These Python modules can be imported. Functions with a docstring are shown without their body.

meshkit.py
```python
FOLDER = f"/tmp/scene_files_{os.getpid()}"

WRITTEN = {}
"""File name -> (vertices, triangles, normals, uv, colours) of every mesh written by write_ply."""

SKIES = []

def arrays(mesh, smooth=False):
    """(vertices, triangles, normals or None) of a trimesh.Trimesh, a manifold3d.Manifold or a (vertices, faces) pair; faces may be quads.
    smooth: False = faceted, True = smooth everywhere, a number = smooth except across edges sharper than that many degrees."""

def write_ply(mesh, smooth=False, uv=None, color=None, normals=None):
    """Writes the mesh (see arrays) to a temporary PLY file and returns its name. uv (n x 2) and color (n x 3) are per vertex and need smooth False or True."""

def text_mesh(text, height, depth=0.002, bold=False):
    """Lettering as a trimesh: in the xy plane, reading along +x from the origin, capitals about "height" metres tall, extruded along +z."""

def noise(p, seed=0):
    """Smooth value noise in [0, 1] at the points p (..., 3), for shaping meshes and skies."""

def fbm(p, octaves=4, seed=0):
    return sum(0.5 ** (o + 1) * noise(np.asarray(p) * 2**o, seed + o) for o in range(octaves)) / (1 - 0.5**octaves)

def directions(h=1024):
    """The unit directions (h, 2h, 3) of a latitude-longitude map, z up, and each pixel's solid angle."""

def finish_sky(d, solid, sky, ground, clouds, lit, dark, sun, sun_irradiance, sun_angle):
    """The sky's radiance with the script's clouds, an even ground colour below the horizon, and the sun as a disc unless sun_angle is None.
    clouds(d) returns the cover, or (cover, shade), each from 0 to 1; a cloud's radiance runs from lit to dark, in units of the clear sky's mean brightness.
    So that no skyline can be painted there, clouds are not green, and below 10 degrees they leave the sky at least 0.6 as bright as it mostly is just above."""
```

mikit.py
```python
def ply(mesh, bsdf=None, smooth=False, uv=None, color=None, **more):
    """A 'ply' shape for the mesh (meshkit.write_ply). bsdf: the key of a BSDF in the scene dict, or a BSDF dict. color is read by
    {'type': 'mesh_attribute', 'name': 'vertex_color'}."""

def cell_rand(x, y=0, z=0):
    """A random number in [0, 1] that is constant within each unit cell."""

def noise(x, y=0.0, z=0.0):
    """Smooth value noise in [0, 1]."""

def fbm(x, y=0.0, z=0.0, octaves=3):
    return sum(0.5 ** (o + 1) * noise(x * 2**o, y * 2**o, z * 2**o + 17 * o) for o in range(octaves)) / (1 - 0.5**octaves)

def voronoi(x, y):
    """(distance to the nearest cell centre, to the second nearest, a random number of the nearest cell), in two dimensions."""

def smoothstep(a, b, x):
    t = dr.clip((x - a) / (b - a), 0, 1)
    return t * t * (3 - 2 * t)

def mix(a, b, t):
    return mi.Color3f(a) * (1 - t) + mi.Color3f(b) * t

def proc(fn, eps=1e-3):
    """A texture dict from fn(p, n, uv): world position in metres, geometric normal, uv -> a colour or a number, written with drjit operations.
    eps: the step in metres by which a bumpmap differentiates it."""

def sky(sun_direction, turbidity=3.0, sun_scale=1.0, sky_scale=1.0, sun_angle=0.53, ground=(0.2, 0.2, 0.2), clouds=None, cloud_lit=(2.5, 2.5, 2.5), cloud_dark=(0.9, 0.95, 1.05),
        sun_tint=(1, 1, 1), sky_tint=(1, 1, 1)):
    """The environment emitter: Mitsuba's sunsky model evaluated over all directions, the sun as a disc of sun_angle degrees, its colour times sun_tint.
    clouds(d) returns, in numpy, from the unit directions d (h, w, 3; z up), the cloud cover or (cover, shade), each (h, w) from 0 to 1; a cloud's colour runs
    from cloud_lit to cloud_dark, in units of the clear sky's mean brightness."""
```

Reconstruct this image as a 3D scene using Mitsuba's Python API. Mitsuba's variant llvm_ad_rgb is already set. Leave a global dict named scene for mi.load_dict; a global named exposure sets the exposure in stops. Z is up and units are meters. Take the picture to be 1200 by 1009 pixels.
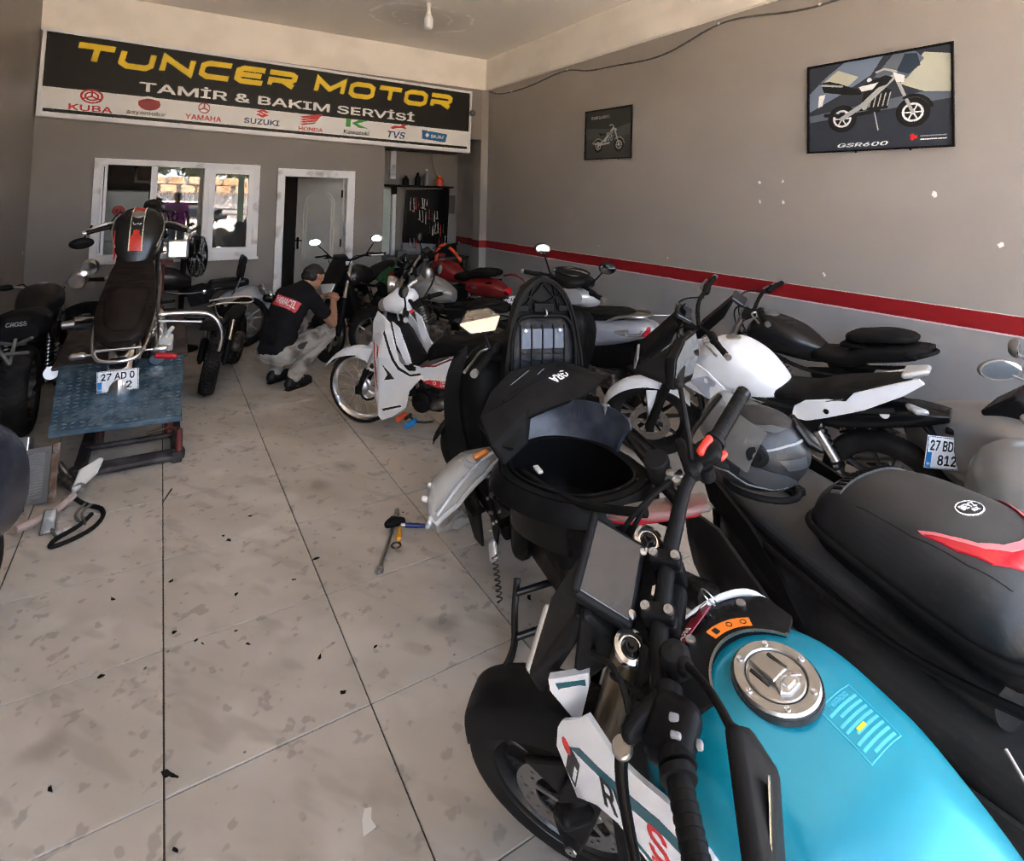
import math, random
import numpy as np, trimesh, mitsuba as mi, mikit, meshkit
import drjit as dr
from mikit import proc, fbm, noise, voronoi, smoothstep, mix
from scipy.interpolate import CubicSpline, PchipInterpolator
from shapely.geometry import Polygon, LineString, Point, MultiPolygon, box as sbox
from shapely.ops import unary_union as _uu
def unary_union(gs): return _uu([g if g.is_valid else g.buffer(0) for g in gs])
from shapely import affinity
random.seed(3); RNG = np.random.default_rng(5)
T = mi.ScalarTransform4f
scene, labels = {}, {}
exposure = 5.3
# ---------------------------------------------------------------- camera, sky
CAM_O = np.array([-0.08758, -1.90443, 1.7053])
CAM_F = np.array([0.51694204, 0.85396486, 0.05928692]); CAM_U = np.array([-0.04765982, -0.04043917, 0.9980447])
FOC, PX, PY = 651.80, 585.24, 196.10
scene['camera'] = {'type': 'perspective', 'fov': 2*math.degrees(math.atan(600/FOC)), 'fov_axis': 'x', 'near_clip': 0.05, 'far_clip': 300.0,
    'principal_point_offset_x': (600-PX)/1200, 'principal_point_offset_y': (504.5-PY)/1009,
    'to_world': T().look_at(origin=CAM_O.tolist(), target=(CAM_O+CAM_F).tolist(), up=CAM_U.tolist())}
def hazy(d):
    f = meshkit.fbm(d*2.3+7, 4)
    return np.clip(0.30+0.7*(f-0.45), 0, 1), np.clip((f-0.55)*0.8, 0, 1)
scene['sky'] = mikit.sky((0.25, 0.30, 0.92), turbidity=4.0, ground=(0.40, 0.38, 0.35), clouds=hazy, cloud_lit=(1.78, 1.70, 1.56), cloud_dark=(1.0, 0.99, 0.97), sun_tint=(1.0, 0.95, 0.88))

# ---------------------------------------------------------------- materials
def pr(col, rough=0.5, spec=0.5, metal=0.0, coat=0.0, coat_gloss=0.9, sheen=0.0):
    c = col if isinstance(col, dict) else {'type': 'rgb', 'value': list(col)}
    d = {'type': 'principled', 'base_color': c, 'roughness': rough, 'metallic': metal, 'specular': spec}
    if coat: d['clearcoat'] = coat; d['clearcoat_gloss'] = coat_gloss
    if sheen: d['sheen'] = sheen
    return {'type': 'twosided', 'b': d}
def add_mats(**k): scene.update(k)
def dusty(base, dust, amount, scale=9.0):
    def fn(p, n, uv):
        f = fbm(p.x*scale, p.y*scale, p.z*scale, 3); g = fbm(p.x*60, p.y*60, p.z*60, 2)
        t = dr.clip(smoothstep(0.25, 0.8, f)*(0.35+0.65*dr.maximum(n.z, 0))*amount + smoothstep(0.66, 0.8, g)*0.08*amount, 0, 1)
        return mix(base, dust, t)
    return proc(fn)
def speck(a, b, sc, lo=0.4, hi=0.7):
    return proc(lambda p, n, uv: mix(a, b, smoothstep(lo, hi, fbm(p.x*sc, p.y*sc, p.z*sc, 3))))
def grain(p):  # seat vinyl
    return fbm(p.x*300, p.y*300, p.z*300, 2)
DUST = (0.30, 0.26, 0.21)
add_mats(
 black_plastic=pr(dusty((0.0055,0.0055,0.006), (0.06,0.057,0.053), 0.10), 0.42, 0.09),
 helmet_paint=pr(dusty((0.011,0.012,0.014),(0.13,0.125,0.12),0.3,7), 0.34, 0.4),
 black_matte=pr(dusty((0.006,0.006,0.0063), (0.08,0.073,0.065), 0.12), 0.55, 0.08),
 black_dusty=pr(dusty((0.0085,0.0085,0.009), (0.105,0.103,0.10), 0.5, 4.0), 0.44, 0.35),
 black_gloss=pr((0.005,0.005,0.0055), 0.18, 0.25),
 black_paint=pr((0.008,0.008,0.0085), 0.3, 0.35, 0, 0.5),
 blue_black=pr(dusty((0.010,0.014,0.024), (0.12,0.135,0.17), 0.4, 12), 0.34),
 seat_vinyl=pr(dusty((0.007,0.0068,0.0068), (0.06,0.055,0.05), 0.16), 0.5, 0.10),
 seat_brown=pr(dusty((0.011,0.0075,0.0065), (0.06,0.05,0.042), 0.2), 0.45, 0.14),
 tyre_rubber=pr(dusty((0.008,0.008,0.0083), (0.10,0.086,0.07), 0.32), 0.62, 0.08),
 grip_rubber=pr((0.007,0.007,0.007), 0.5, 0.15),
 dark_metal=pr(speck((0.035,0.033,0.031),(0.11,0.10,0.085),30), 0.45, 0.5, 0.6),
 engine_metal=pr(speck((0.10,0.095,0.09),(0.25,0.23,0.20),24), 0.42, 0.5, 0.85),
 engine_black=pr(speck((0.009,0.0085,0.008),(0.03,0.026,0.023),18), 0.5, 0.15),
 steel=pr((0.42,0.41,0.40), 0.35, 0.5, 1.0),
 satin_alu=pr((0.55,0.55,0.55), 0.33, 0.5, 1.0),
 chrome=pr((0.78,0.78,0.79), 0.09, 0.5, 1.0),
 fork_gold=pr((0.16,0.115,0.062), 0.28, 0.5, 0.8),
 disc_steel=pr((0.32,0.31,0.30), 0.38, 0.5, 1.0),
 rusty=pr(speck((0.10,0.055,0.035),(0.22,0.17,0.13),20), 0.7),
 white_paint=pr(dusty((0.74,0.75,0.76),(0.42,0.37,0.30),0.16,6), 0.18, 0.5, 0, 0.6),
 white_plastic=pr((0.72,0.73,0.74), 0.35),
 offwhite=pr((0.62,0.61,0.58), 0.4),
 teal_paint=pr(speck((0.002,0.235,0.335),(0.004,0.30,0.40),3), 0.24, 0.6, 0.35, 1.0, 0.95),
 teal_dark=pr((0.008,0.085,0.11), 0.3),
 red_paint=pr((0.16,0.008,0.010), 0.2, 0.5, 0, 0.8),
 red_plastic=pr((0.55,0.02,0.03), 0.35),
 red_bright=pr((0.62,0.035,0.02), 0.4),
 red_lens=pr((0.50,0.008,0.02), 0.12, 0.6, 0, 1.0),
 red_lens_light=pr((0.72,0.16,0.18), 0.12, 0.6, 0, 1.0),
 maroon=pr((0.17,0.010,0.022), 0.45),
 orange=pr((0.85,0.20,0.02), 0.45),
 orange_lens=pr((0.75,0.22,0.02), 0.15, 0.5, 0, 1.0),
 orange_red=pr((0.62,0.075,0.03), 0.4),
 yellow=pr((0.80,0.58,0.03), 0.45),
 green_paint=pr((0.02,0.09,0.03), 0.25, 0.5, 0, 0.7),
 silver_paint=pr(dusty((0.42,0.44,0.50),(0.35,0.31,0.26),0.35,6), 0.28, 0.5, 0.25, 0.6),
 grey_paint=pr(dusty((0.20,0.20,0.195),(0.33,0.29,0.24),0.65,5), 0.32, 0.5, 0.3, 0.5),
 grey_dark=pr(dusty((0.075,0.075,0.075),(0.28,0.25,0.21),0.55,6), 0.4),
 graphite=pr((0.12,0.12,0.125), 0.32, 0.5, 0.3),
 grey_plastic=pr((0.22,0.225,0.23), 0.5),
 lens_silver=pr((0.62,0.63,0.64), 0.13, 0.6, 0.45, 1.0),
 blue_print=pr((0.02,0.22,0.55), 0.4),
 blue_sign=pr((0.015,0.13,0.32), 0.4),
 navy=pr((0.01,0.03,0.16), 0.4),
 red_print=pr((0.55,0.025,0.03), 0.4),
 green_print=pr((0.05,0.33,0.04), 0.4),
 black_print=pr((0.012,0.012,0.012), 0.4),
 white_print=pr((0.80,0.80,0.80), 0.4),
 cream_print=pr((0.66,0.63,0.50), 0.4),
 grey_print=pr((0.30,0.32,0.35), 0.4),
 plate_white=pr((0.78,0.80,0.83), 0.35),
 mirror_glass={'type':'twosided','b':{'type':'conductor','specular_reflectance':{'type':'rgb','value':[0.86,0.87,0.86]}}},
 screen_glass=pr((0.010,0.014,0.020), 0.12, 0.7, 0, 1.0),
 clear_plastic={'type':'thindielectric','int_ior':1.5},
 bag_plastic={'type':'principledthin','base_color':{'type':'rgb','value':[0.75,0.74,0.72]},'roughness':0.25,'spec_trans':0.55,'diff_trans':0.8},
 visor={'type':'blendbsdf','weight':0.24,'a':{'type':'thindielectric','int_ior':1.5},'b':pr((0.24,0.23,0.21),0.45)},
 pane={'type':'thindielectric','int_ior':1.55},
 label_teal=pr((0.06,0.42,0.52),0.35), seat_blue=pr((0.10,0.125,0.17),0.35), helmet_grey=pr((0.045,0.047,0.05),0.4),
 blue_light=pr((0.30,0.38,0.50), 0.35),
)
# ---------------------------------------------------------------- mesh helpers
cat = trimesh.util.concatenate
def numbered(key):
    used = lambda k: k in scene or k in labels or any(s.startswith(k+'__') for s in scene)
    if not used(key): return key
    i = 1
    while used('%s_%03d' % (key, i)): i += 1
    return '%s_%03d' % (key, i)
def tr(m, M=None, t=None):
    m = m.copy()
    if M is not None: m.apply_transform(M)
    if t is not None: m.apply_translation(t)
    return m
def rotm(ax, deg, pt=None):
    return trimesh.transformations.rotation_matrix(math.radians(deg), {'x':[1,0,0],'y':[0,1,0],'z':[0,0,1]}.get(ax, ax) if isinstance(ax, str) else ax, pt)
def rot(m, ax, deg, pt=None): return tr(m, rotm(ax, deg, pt))
def mv(m, *t): return tr(m, None, t)
def bx(sx, sy, sz, c=(0,0,0), ch=0.0):
    """box with chamfered edges, centre c"""
    if ch <= 0:
        return mv(trimesh.creation.box((sx,sy,sz)), *c)
    a, b, d = sx/2, sy/2, sz/2; ch = min(ch, 0.45*min(sx,sy,sz)); P = []
    for i in (-1,1):
        for j in (-1,1):
            for k in (-1,1):
                P += [(i*(a-ch), j*(b-ch), k*d), (i*(a-ch), j*b, k*(d-ch)), (i*a, j*(b-ch), k*(d-ch))]
    return mv(trimesh.convex.convex_hull(np.array(P)), *c)
_ico = trimesh.creation.icosphere(subdivisions=1).vertices
_ico2 = trimesh.creation.icosphere(subdivisions=2).vertices
def hull(pts, r):
    """convex hull of spheres"""
    pts = np.asarray(pts, float); rs = np.broadcast_to(r, (len(pts),))
    return trimesh.convex.convex_hull(np.vstack([p+_ico*q for p, q in zip(pts, rs)]))
def rbox(sx, sy, sz, r, c=(0,0,0)):
    return mv(hull([(i*(sx/2-r), j*(sy/2-r), k*(sz/2-r)) for i in (-1,1) for j in (-1,1) for k in (-1,1)], r), *c)
def spline(pts, m, closed=False):
    p = np.asarray(pts, float)
    if closed: p = np.vstack([p, p[:1]])
    if len(p) == 2: return p[0]+(p[1]-p[0])*np.linspace(0,1,m)[:,None]
    d = np.r_[0, np.cumsum(np.maximum(np.linalg.norm(np.diff(p,axis=0),axis=1),1e-9)**0.5)]
    return CubicSpline(d, p, bc_type='periodic' if closed else 'natural')(np.linspace(0,d[-1],m))
def grid_faces(n, m, wrap_m=True, wrap_n=False):
    i, j = np.meshgrid(np.arange(n if wrap_n else n-1), np.arange(m if wrap_m else m-1), indexing='ij')
    a = i*m+j; b = i*m+(j+1)%m; c = ((i+1)%n)*m+(j+1)%m; d = ((i+1)%n)*m+j
    return np.vstack([np.stack([a,b,c],-1).reshape(-1,3), np.stack([a,c,d],-1).reshape(-1,3)])
def skin(rings, cap=True, wrap_n=False):
    R = np.asarray(rings, float); n, m = R.shape[:2]; V = R.reshape(-1,3); Fc = [grid_faces(n, m, True, wrap_n)]
    if cap and not wrap_n:
        V = np.vstack([V, R[0].mean(0), R[-1].mean(0)]); j = np.arange(m)
        Fc += [np.stack([(j+1)%m, j, np.full(m, n*m)],1), np.stack([(n-1)*m+j, (n-1)*m+(j+1)%m, np.full(m, n*m+1)],1)]
    t = trimesh.Trimesh(V, np.vstack(Fc), process=False)
    if not wrap_n and t.volume < 0: t.invert()
    return t
def tube(pts, r, n=10, m=None, closed=False, straight=False):
    """swept tube along a spline; r: number or list of radii along the points"""
    pts = np.asarray(pts, float)
    if straight or len(pts) == 2: P = pts; m = len(P)
    else:
        m = m or max(8, 5*len(pts)); P = spline(pts, m, closed)
    if closed: P = P[:-1]
    k = len(P); rr = np.interp(np.linspace(0,1,k), np.linspace(0,1,np.size(r)), np.ravel(r)) if np.size(r)>1 else np.full(k, float(np.ravel(r)[0]))
    tan = np.gradient(P, axis=0) if not closed else np.roll(P,-1,0)-np.roll(P,1,0)
    tan /= np.maximum(np.linalg.norm(tan,axis=1,keepdims=True),1e-12)
    u = np.cross(tan[0],[0,0,1] if abs(tan[0][2])<0.9 else [1,0,0]); u /= np.linalg.norm(u); rings = []
    a = np.arange(n)*2*np.pi/n
    for i in range(k):
        u = u-tan[i]*(u@tan[i]); u /= max(np.linalg.norm(u),1e-12); w = np.cross(tan[i],u)
        rings.append(P[i]+rr[i]*(np.cos(a)[:,None]*u+np.sin(a)[:,None]*w))
    t = skin(rings, True, closed)
    if closed and t.volume < 0: t.invert()
    return t
def lathe(prof, n=32, axis='z', closed=False):
    """revolve (radius, height) profile"""
    a = np.arange(n)*2*np.pi/n
    rings = [np.stack([r*np.cos(a), r*np.sin(a), np.full(n,h)],1) for r,h in prof]
    t = skin(rings, not closed, closed)
    if t.volume < 0: t.invert()
    if axis == 'y': t = rot(t,'x',-90)
    if axis == 'x': t = rot(t,'y',90)
    return t
def cyl(p, q, r, n=16, r2=None):
    return tube([p,q],[r,r if r2 is None else r2],n)
def loft(st, m=32, n=36, ex=2.4):
    """body along x: stations (x, z_centre, half_width, h_up, h_down[, exponent[, y]]), superelliptic sections"""
    S = np.array([list(s)+[ex,0.0][len(s)-5:] for s in st], float)
    if S[0,0] > S[-1,0]: S = S[::-1]
    xs = S[:,0]; t = np.r_[np.linspace(0,1,m)]; t = 0.5-0.5*np.cos(np.pi*t); t = 0.5*t+0.5*np.linspace(0,1,m)
    X = xs[0]+(xs[-1]-xs[0])*t; Q = [PchipInterpolator(xs,S[:,i])(X) for i in range(1,7)]
    a = np.arange(n)*2*np.pi/n; c, s = np.cos(a), np.sin(a); rings = []
    for x,z,w,hu,hd,e,y in zip(X,*Q):
        yy = np.sign(c)*np.abs(c)**(2/e)*w; zz = np.sign(s)*np.abs(s)**(2/e)*np.where(s>=0,hu,hd)
        rings.append(np.stack([np.full(n,x), y+yy, z+zz],1))
    return skin(rings)
def polys(g): return [p for p in (g.geoms if hasattr(g,'geoms') else [g]) if p.area > 1e-9]
def extr(poly, d):
    """extrude a shapely polygon by d along +z"""
    if not hasattr(poly,'geom_type'): poly = Polygon(poly)
    if not poly.is_valid: poly = poly.buffer(0)
    return cat([trimesh.creation.extrude_polygon(p, d, engine='earcut') for p in polys(poly)])
def smooth_poly(pts, m=60, sharp=False):
    if sharp: return Polygon(pts)
    return Polygon(spline(pts, m, True)).buffer(0)
def fine(m, edge):
    v, f = trimesh.remesh.subdivide_to_size(m.vertices, m.faces, edge, max_iter=8)
    t = trimesh.Trimesh(v, f, process=False); t.merge_vertices(); return t
def panel(pts, t, yf=0.0, edge=0.04, sharp=True, m=60):
    """side panel: outline pts in (x, z), thickness t outwards in +y; yf a number or y(x, z)"""
    p = pts if hasattr(pts,'geom_type') else smooth_poly(pts, m, sharp)
    e = extr(p, t); e = trimesh.Trimesh(np.stack([e.vertices[:,0], e.vertices[:,2], e.vertices[:,1]],1), e.faces[:,::-1], process=False)
    if callable(yf):
        e = fine(e, edge); v = e.vertices.copy(); v[:,1] += yf(v[:,0], v[:,2]); e = trimesh.Trimesh(v, e.faces, process=False)
    else: e = mv(e, 0, yf, 0)
    return e
def mirror(m):
    v = m.vertices*[1,-1,1]; return trimesh.Trimesh(v, m.faces[:,::-1], process=False)
def both(m): return cat([m, mirror(m)])
def sheet(P, t, mn=(18,18)):
    """thin curved sheet through a control grid P[i][j] of points"""
    P = np.asarray(P,float); a = P
    for ax, k in ((0,mn[0]),(1,mn[1])):
        s = np.linspace(0,1,a.shape[ax])
        a = CubicSpline(s,a,axis=ax)(np.linspace(0,1,k)) if a.shape[ax]>2 else np.moveaxis(np.array([np.take(a,0,ax)*(1-q)+np.take(a,1,ax)*q for q in np.linspace(0,1,k)]),0,ax)
    n, m = mn; f = grid_faces(n,m,False)
    nn = trimesh.Trimesh(a.reshape(-1,3), f, process=False).vertex_normals
    V = np.vstack([a.reshape(-1,3)+nn*t/2, a.reshape(-1,3)-nn*t/2]); k = n*m
    idx = np.arange(k).reshape(n,m); b = np.r_[idx[0,:-1], idx[:-1,-1], idx[-1,:0:-1], idx[:0:-1,0]]; b2 = np.roll(b,-1)
    F = np.vstack([f, f[:,::-1]+k, np.stack([b,b2+k,b2],1), np.stack([b,b+k,b2+k],1)])
    tt = trimesh.Trimesh(V,F,process=False)
    if tt.volume < 0: tt.invert()
    return tt
def text(s, h, d=0.002, bold=True, width=None, center=True):
    m = meshkit.text_mesh(s, h, d, bold)
    b = m.bounds
    if width: m.apply_scale([width/(b[1][0]-b[0][0]),1,1])
    b = m.bounds
    if center: m.apply_translation([-(b[0][0]+b[1][0])/2, -(b[0][1]+b[1][1])/2, 0])
    return m
def basis(o, x, y, z=None):
    """matrix taking local x,y,z to the world axes x,y,z at o"""
    x = np.array(x,float); x /= np.linalg.norm(x); y = np.array(y,float); y = y-x*(x@y); y /= np.linalg.norm(y)
    M = np.eye(4); M[:3,0] = x; M[:3,1] = y; M[:3,2] = np.cross(x,y); M[:3,3] = o; return M
# ---------------------------------------------------------------- scene helpers
class Frame:
    """bike frame: x forward, y left, z up, origin on the ground under the front axle"""
    def __init__(s, x, y, deg, lean=0, z=0, pitch=0):
        th, l, p = map(math.radians, (deg, lean, pitch))
        fw = np.array([math.cos(th), math.sin(th), 0]); lf = np.array([-math.sin(th), math.cos(th), 0]); up = np.array([0,0,1.])
        fw, up = fw*math.cos(p)+up*math.sin(p), up*math.cos(p)-fw*math.sin(p)
        lf, up = lf*math.cos(l)-up*math.sin(l), up*math.cos(l)+lf*math.sin(l)
        s.M = np.eye(4); s.M[:3,0], s.M[:3,1], s.M[:3,2], s.M[:3,3] = fw, lf, up, (x,y,z)
    def steered(s, deg, rake=0.43, piv=(-.09,0,.295)):
        a = math.radians(deg); k = np.array([-math.sin(rake),0,math.cos(rake)])
        f = Frame(0,0,0); f.M = s.M@trimesh.transformations.rotation_matrix(a, k, piv); return f
    def sub(s, M):
        f = Frame(0,0,0); f.M = s.M@M; return f
WORLD = Frame(0,0,0)
def put(key, mesh, mat, M=None, smooth=30):
    m = mesh if M is None else tr(mesh, M)
    scene[key] = mikit.ply(m, mat, smooth=smooth); return key
class Thing:
    def __init__(s, name, label, cat_, frame=WORLD, group=None):
        s.key = numbered(name); s.f = frame; labels[s.key] = {'label': label, 'category': cat_}
        if group: labels[s.key]['group'] = group
    def part(s, name, mesh, mat, label=None, smooth=30, f=None):
        key = numbered(s.key+'__'+name)
        put(key, mesh, mat, (f or s.f).M, smooth)
        if label: labels[key] = {'label': label}
        return key[len(s.key)+2:]
def single(name, label, cat_, mesh, mat, frame=WORLD, group=None, smooth=30):
    k = numbered(name); put(k, mesh, mat, frame.M, smooth); labels[k] = {'label': label, 'category': cat_}
    if group: labels[k]['group'] = group
    return k
def struct(name, mesh, mat, smooth=False):
    k = numbered(name); put(k, mesh, mat, None, smooth); labels[k] = {'kind': 'structure'}; return k
def spart(parent, name, mesh, mat, smooth=False):
    return put(numbered(parent+'__'+name), mesh, mat, None, smooth)
# ================================================================ THE SETTING
XL, XR, YB, YF, ZC = -1.24, 4.15, 5.447, -2.75, 3.86
def f_tile(p, n, uv):
    tone = mikit.cell_rand(dr.floor(p.x/0.6), dr.floor(p.y/0.6), 3)
    big = fbm(p.x*2.1+3*p.y*0.3, p.y*1.7, 0.5, 4)
    streak = fbm((p.x*0.8+p.y*0.6)*16, (p.y*0.8-p.x*0.6)*5, 2.0, 3)
    c = mix((0.50,0.45,0.395), (0.41,0.365,0.31), smoothstep(0.35,0.7,big))
    c = mix(c, (0.58,0.54,0.49), smoothstep(0.55,0.8,fbm(p.x*5,p.y*5,4.0,3))*0.4)
    c = mix(c, (0.25,0.215,0.18), smoothstep(0.58,0.82,streak)*0.30)
    d1, d2, w = voronoi(p.x*6.0, p.y*6.0)
    c = mix(c, (0.06,0.052,0.045), (1-smoothstep(0.03,0.075,d1+0.09*noise(p.x*60,p.y*60,1)))*smoothstep(0.70,0.72,w))
    c = mix(c, (0.22,0.19,0.16), smoothstep(0.68,0.78,fbm(p.x*22+p.y*9,p.y*22-p.x*9,7.0,3))*0.45)
    d1, d2, w = voronoi(p.x*2.2+7, p.y*2.2)
    c = mix(c, (0.17,0.145,0.12), (1-smoothstep(0.06,0.30,d1+0.2*noise(p.x*14,p.y*14,5)))*smoothstep(0.74,0.76,w)*0.5)
    return c*(0.93+0.13*tone)
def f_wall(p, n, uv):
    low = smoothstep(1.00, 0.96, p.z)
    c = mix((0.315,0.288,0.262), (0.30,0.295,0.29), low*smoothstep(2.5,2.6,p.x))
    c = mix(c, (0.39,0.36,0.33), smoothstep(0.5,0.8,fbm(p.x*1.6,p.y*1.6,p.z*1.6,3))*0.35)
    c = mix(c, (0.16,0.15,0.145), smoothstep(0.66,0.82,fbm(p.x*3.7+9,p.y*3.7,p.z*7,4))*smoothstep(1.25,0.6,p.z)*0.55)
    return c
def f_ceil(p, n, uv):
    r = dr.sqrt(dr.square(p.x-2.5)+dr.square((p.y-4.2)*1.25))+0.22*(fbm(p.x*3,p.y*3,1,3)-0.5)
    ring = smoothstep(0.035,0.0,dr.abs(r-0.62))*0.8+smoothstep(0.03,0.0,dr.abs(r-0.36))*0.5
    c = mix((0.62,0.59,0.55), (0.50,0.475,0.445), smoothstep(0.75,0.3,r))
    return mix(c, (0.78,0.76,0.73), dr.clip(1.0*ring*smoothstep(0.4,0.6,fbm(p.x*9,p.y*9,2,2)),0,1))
add_mats(
 tile=pr(proc(f_tile), 0.36, 0.42), grout=pr((0.05,0.045,0.04), 0.9, 0.2),
 wall_paint=pr(proc(f_wall), 0.42, 0.4),
 wall_paint_dark=pr(proc(lambda p, n, uv: f_wall(p, n, uv)*0.74), 0.45, 0.3),  # same wall paint darkened; light falloff toward the back put into the colour
 ceiling_paint=pr(proc(f_ceil), 0.8, 0.3),
 beam_paint=pr(speck((0.84,0.80,0.73),(0.77,0.73,0.66),3), 0.6, 0.3),
 stripe_red=pr((0.24,0.010,0.013), 0.45),
 stripe_edge=pr((0.62,0.45,0.45), 0.6),
 pvc_white=pr((0.78,0.79,0.82), 0.3), pvc_dirty=pr(speck((0.74,0.75,0.77),(0.35,0.33,0.31),7,0.55,0.85), 0.35),
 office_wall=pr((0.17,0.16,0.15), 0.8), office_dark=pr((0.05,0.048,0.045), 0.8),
 plaster=pr((0.80,0.79,0.77), 0.8), hole_dark=pr((0.03,0.03,0.03), 0.9),
 pavement=pr(speck((0.60,0.55,0.48),(0.52,0.47,0.41),3), 0.8),
 asphalt=pr((0.20,0.20,0.20), 0.85),
 frosted=pr((0.55,0.63,0.58), 0.3),
)
# floor and its tiles
struct('floor', bx(XR-XL+0.4, 11.2, 0.1, ((XL+XR)/2, 2.75, -0.056)), 'grout')
for i in range(-3, 7):
    for j in range(-5, 12):
        x0, x1 = max(i*.6+.0025, XL), min((i+1)*.6-.0025, XR); y0, y1 = max(j*.6+.0025, YF), min((j+1)*.6-.0025, 6.45)
        if x1-x0 < .03 or y1-y0 < .03: continue
        if y0 > YB: continue
        h = 0.0006*((i*7+j*13) % 4)
        spart('floor', 'tile', bx(x1-x0, y1-y0, 0.012, ((x0+x1)/2, (y0+y1)/2, -0.006-h), 0.0015), 'tile')
# walls: back wall with window, door and alcove openings
WZ = (0.965, 2.075); WX = (-0.715, 0.93); DX = (1.14, 2.10); AX = 2.515
wall2 = sbox(XL-.1, 0, XR+.1, 3.95).difference(unary_union([sbox(WX[0]+.02, WZ[0]+.02, WX[1]-.02, WZ[1]-.02), sbox(DX[0]+.03, -1, DX[1]-.03, 2.01), sbox(AX, -1, XR, 2.62)]))
def upright(m, y): return tr(m, np.array([[1,0,0,0],[0,0,-1,y],[0,1,0,0],[0,0,0,1.]]))
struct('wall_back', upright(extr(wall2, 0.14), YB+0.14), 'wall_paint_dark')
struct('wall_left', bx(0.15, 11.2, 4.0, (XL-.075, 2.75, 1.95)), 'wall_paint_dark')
struct('wall_right', bx(0.15, 11.2, 4.0, (XR+.075, 2.75, 1.95)), 'wall_paint')
struct('trim_1', bx(0.12, 0.22, 3.4, (XR-.06, YB+.11, 1.69)), 'wall_paint')
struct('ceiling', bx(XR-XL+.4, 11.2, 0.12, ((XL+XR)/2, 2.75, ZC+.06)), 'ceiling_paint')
struct('trim_2', bx(XR-XL, 0.3, ZC-3.385, ((XL+XR)/2, YB+.145, (ZC+3.385)/2)), 'beam_paint')
struct('trim_3', bx(0.06, YB-YF, ZC-3.385, (XR-.03, (YB+YF)/2-.004, (ZC+3.385)/2)), 'beam_paint')
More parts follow.
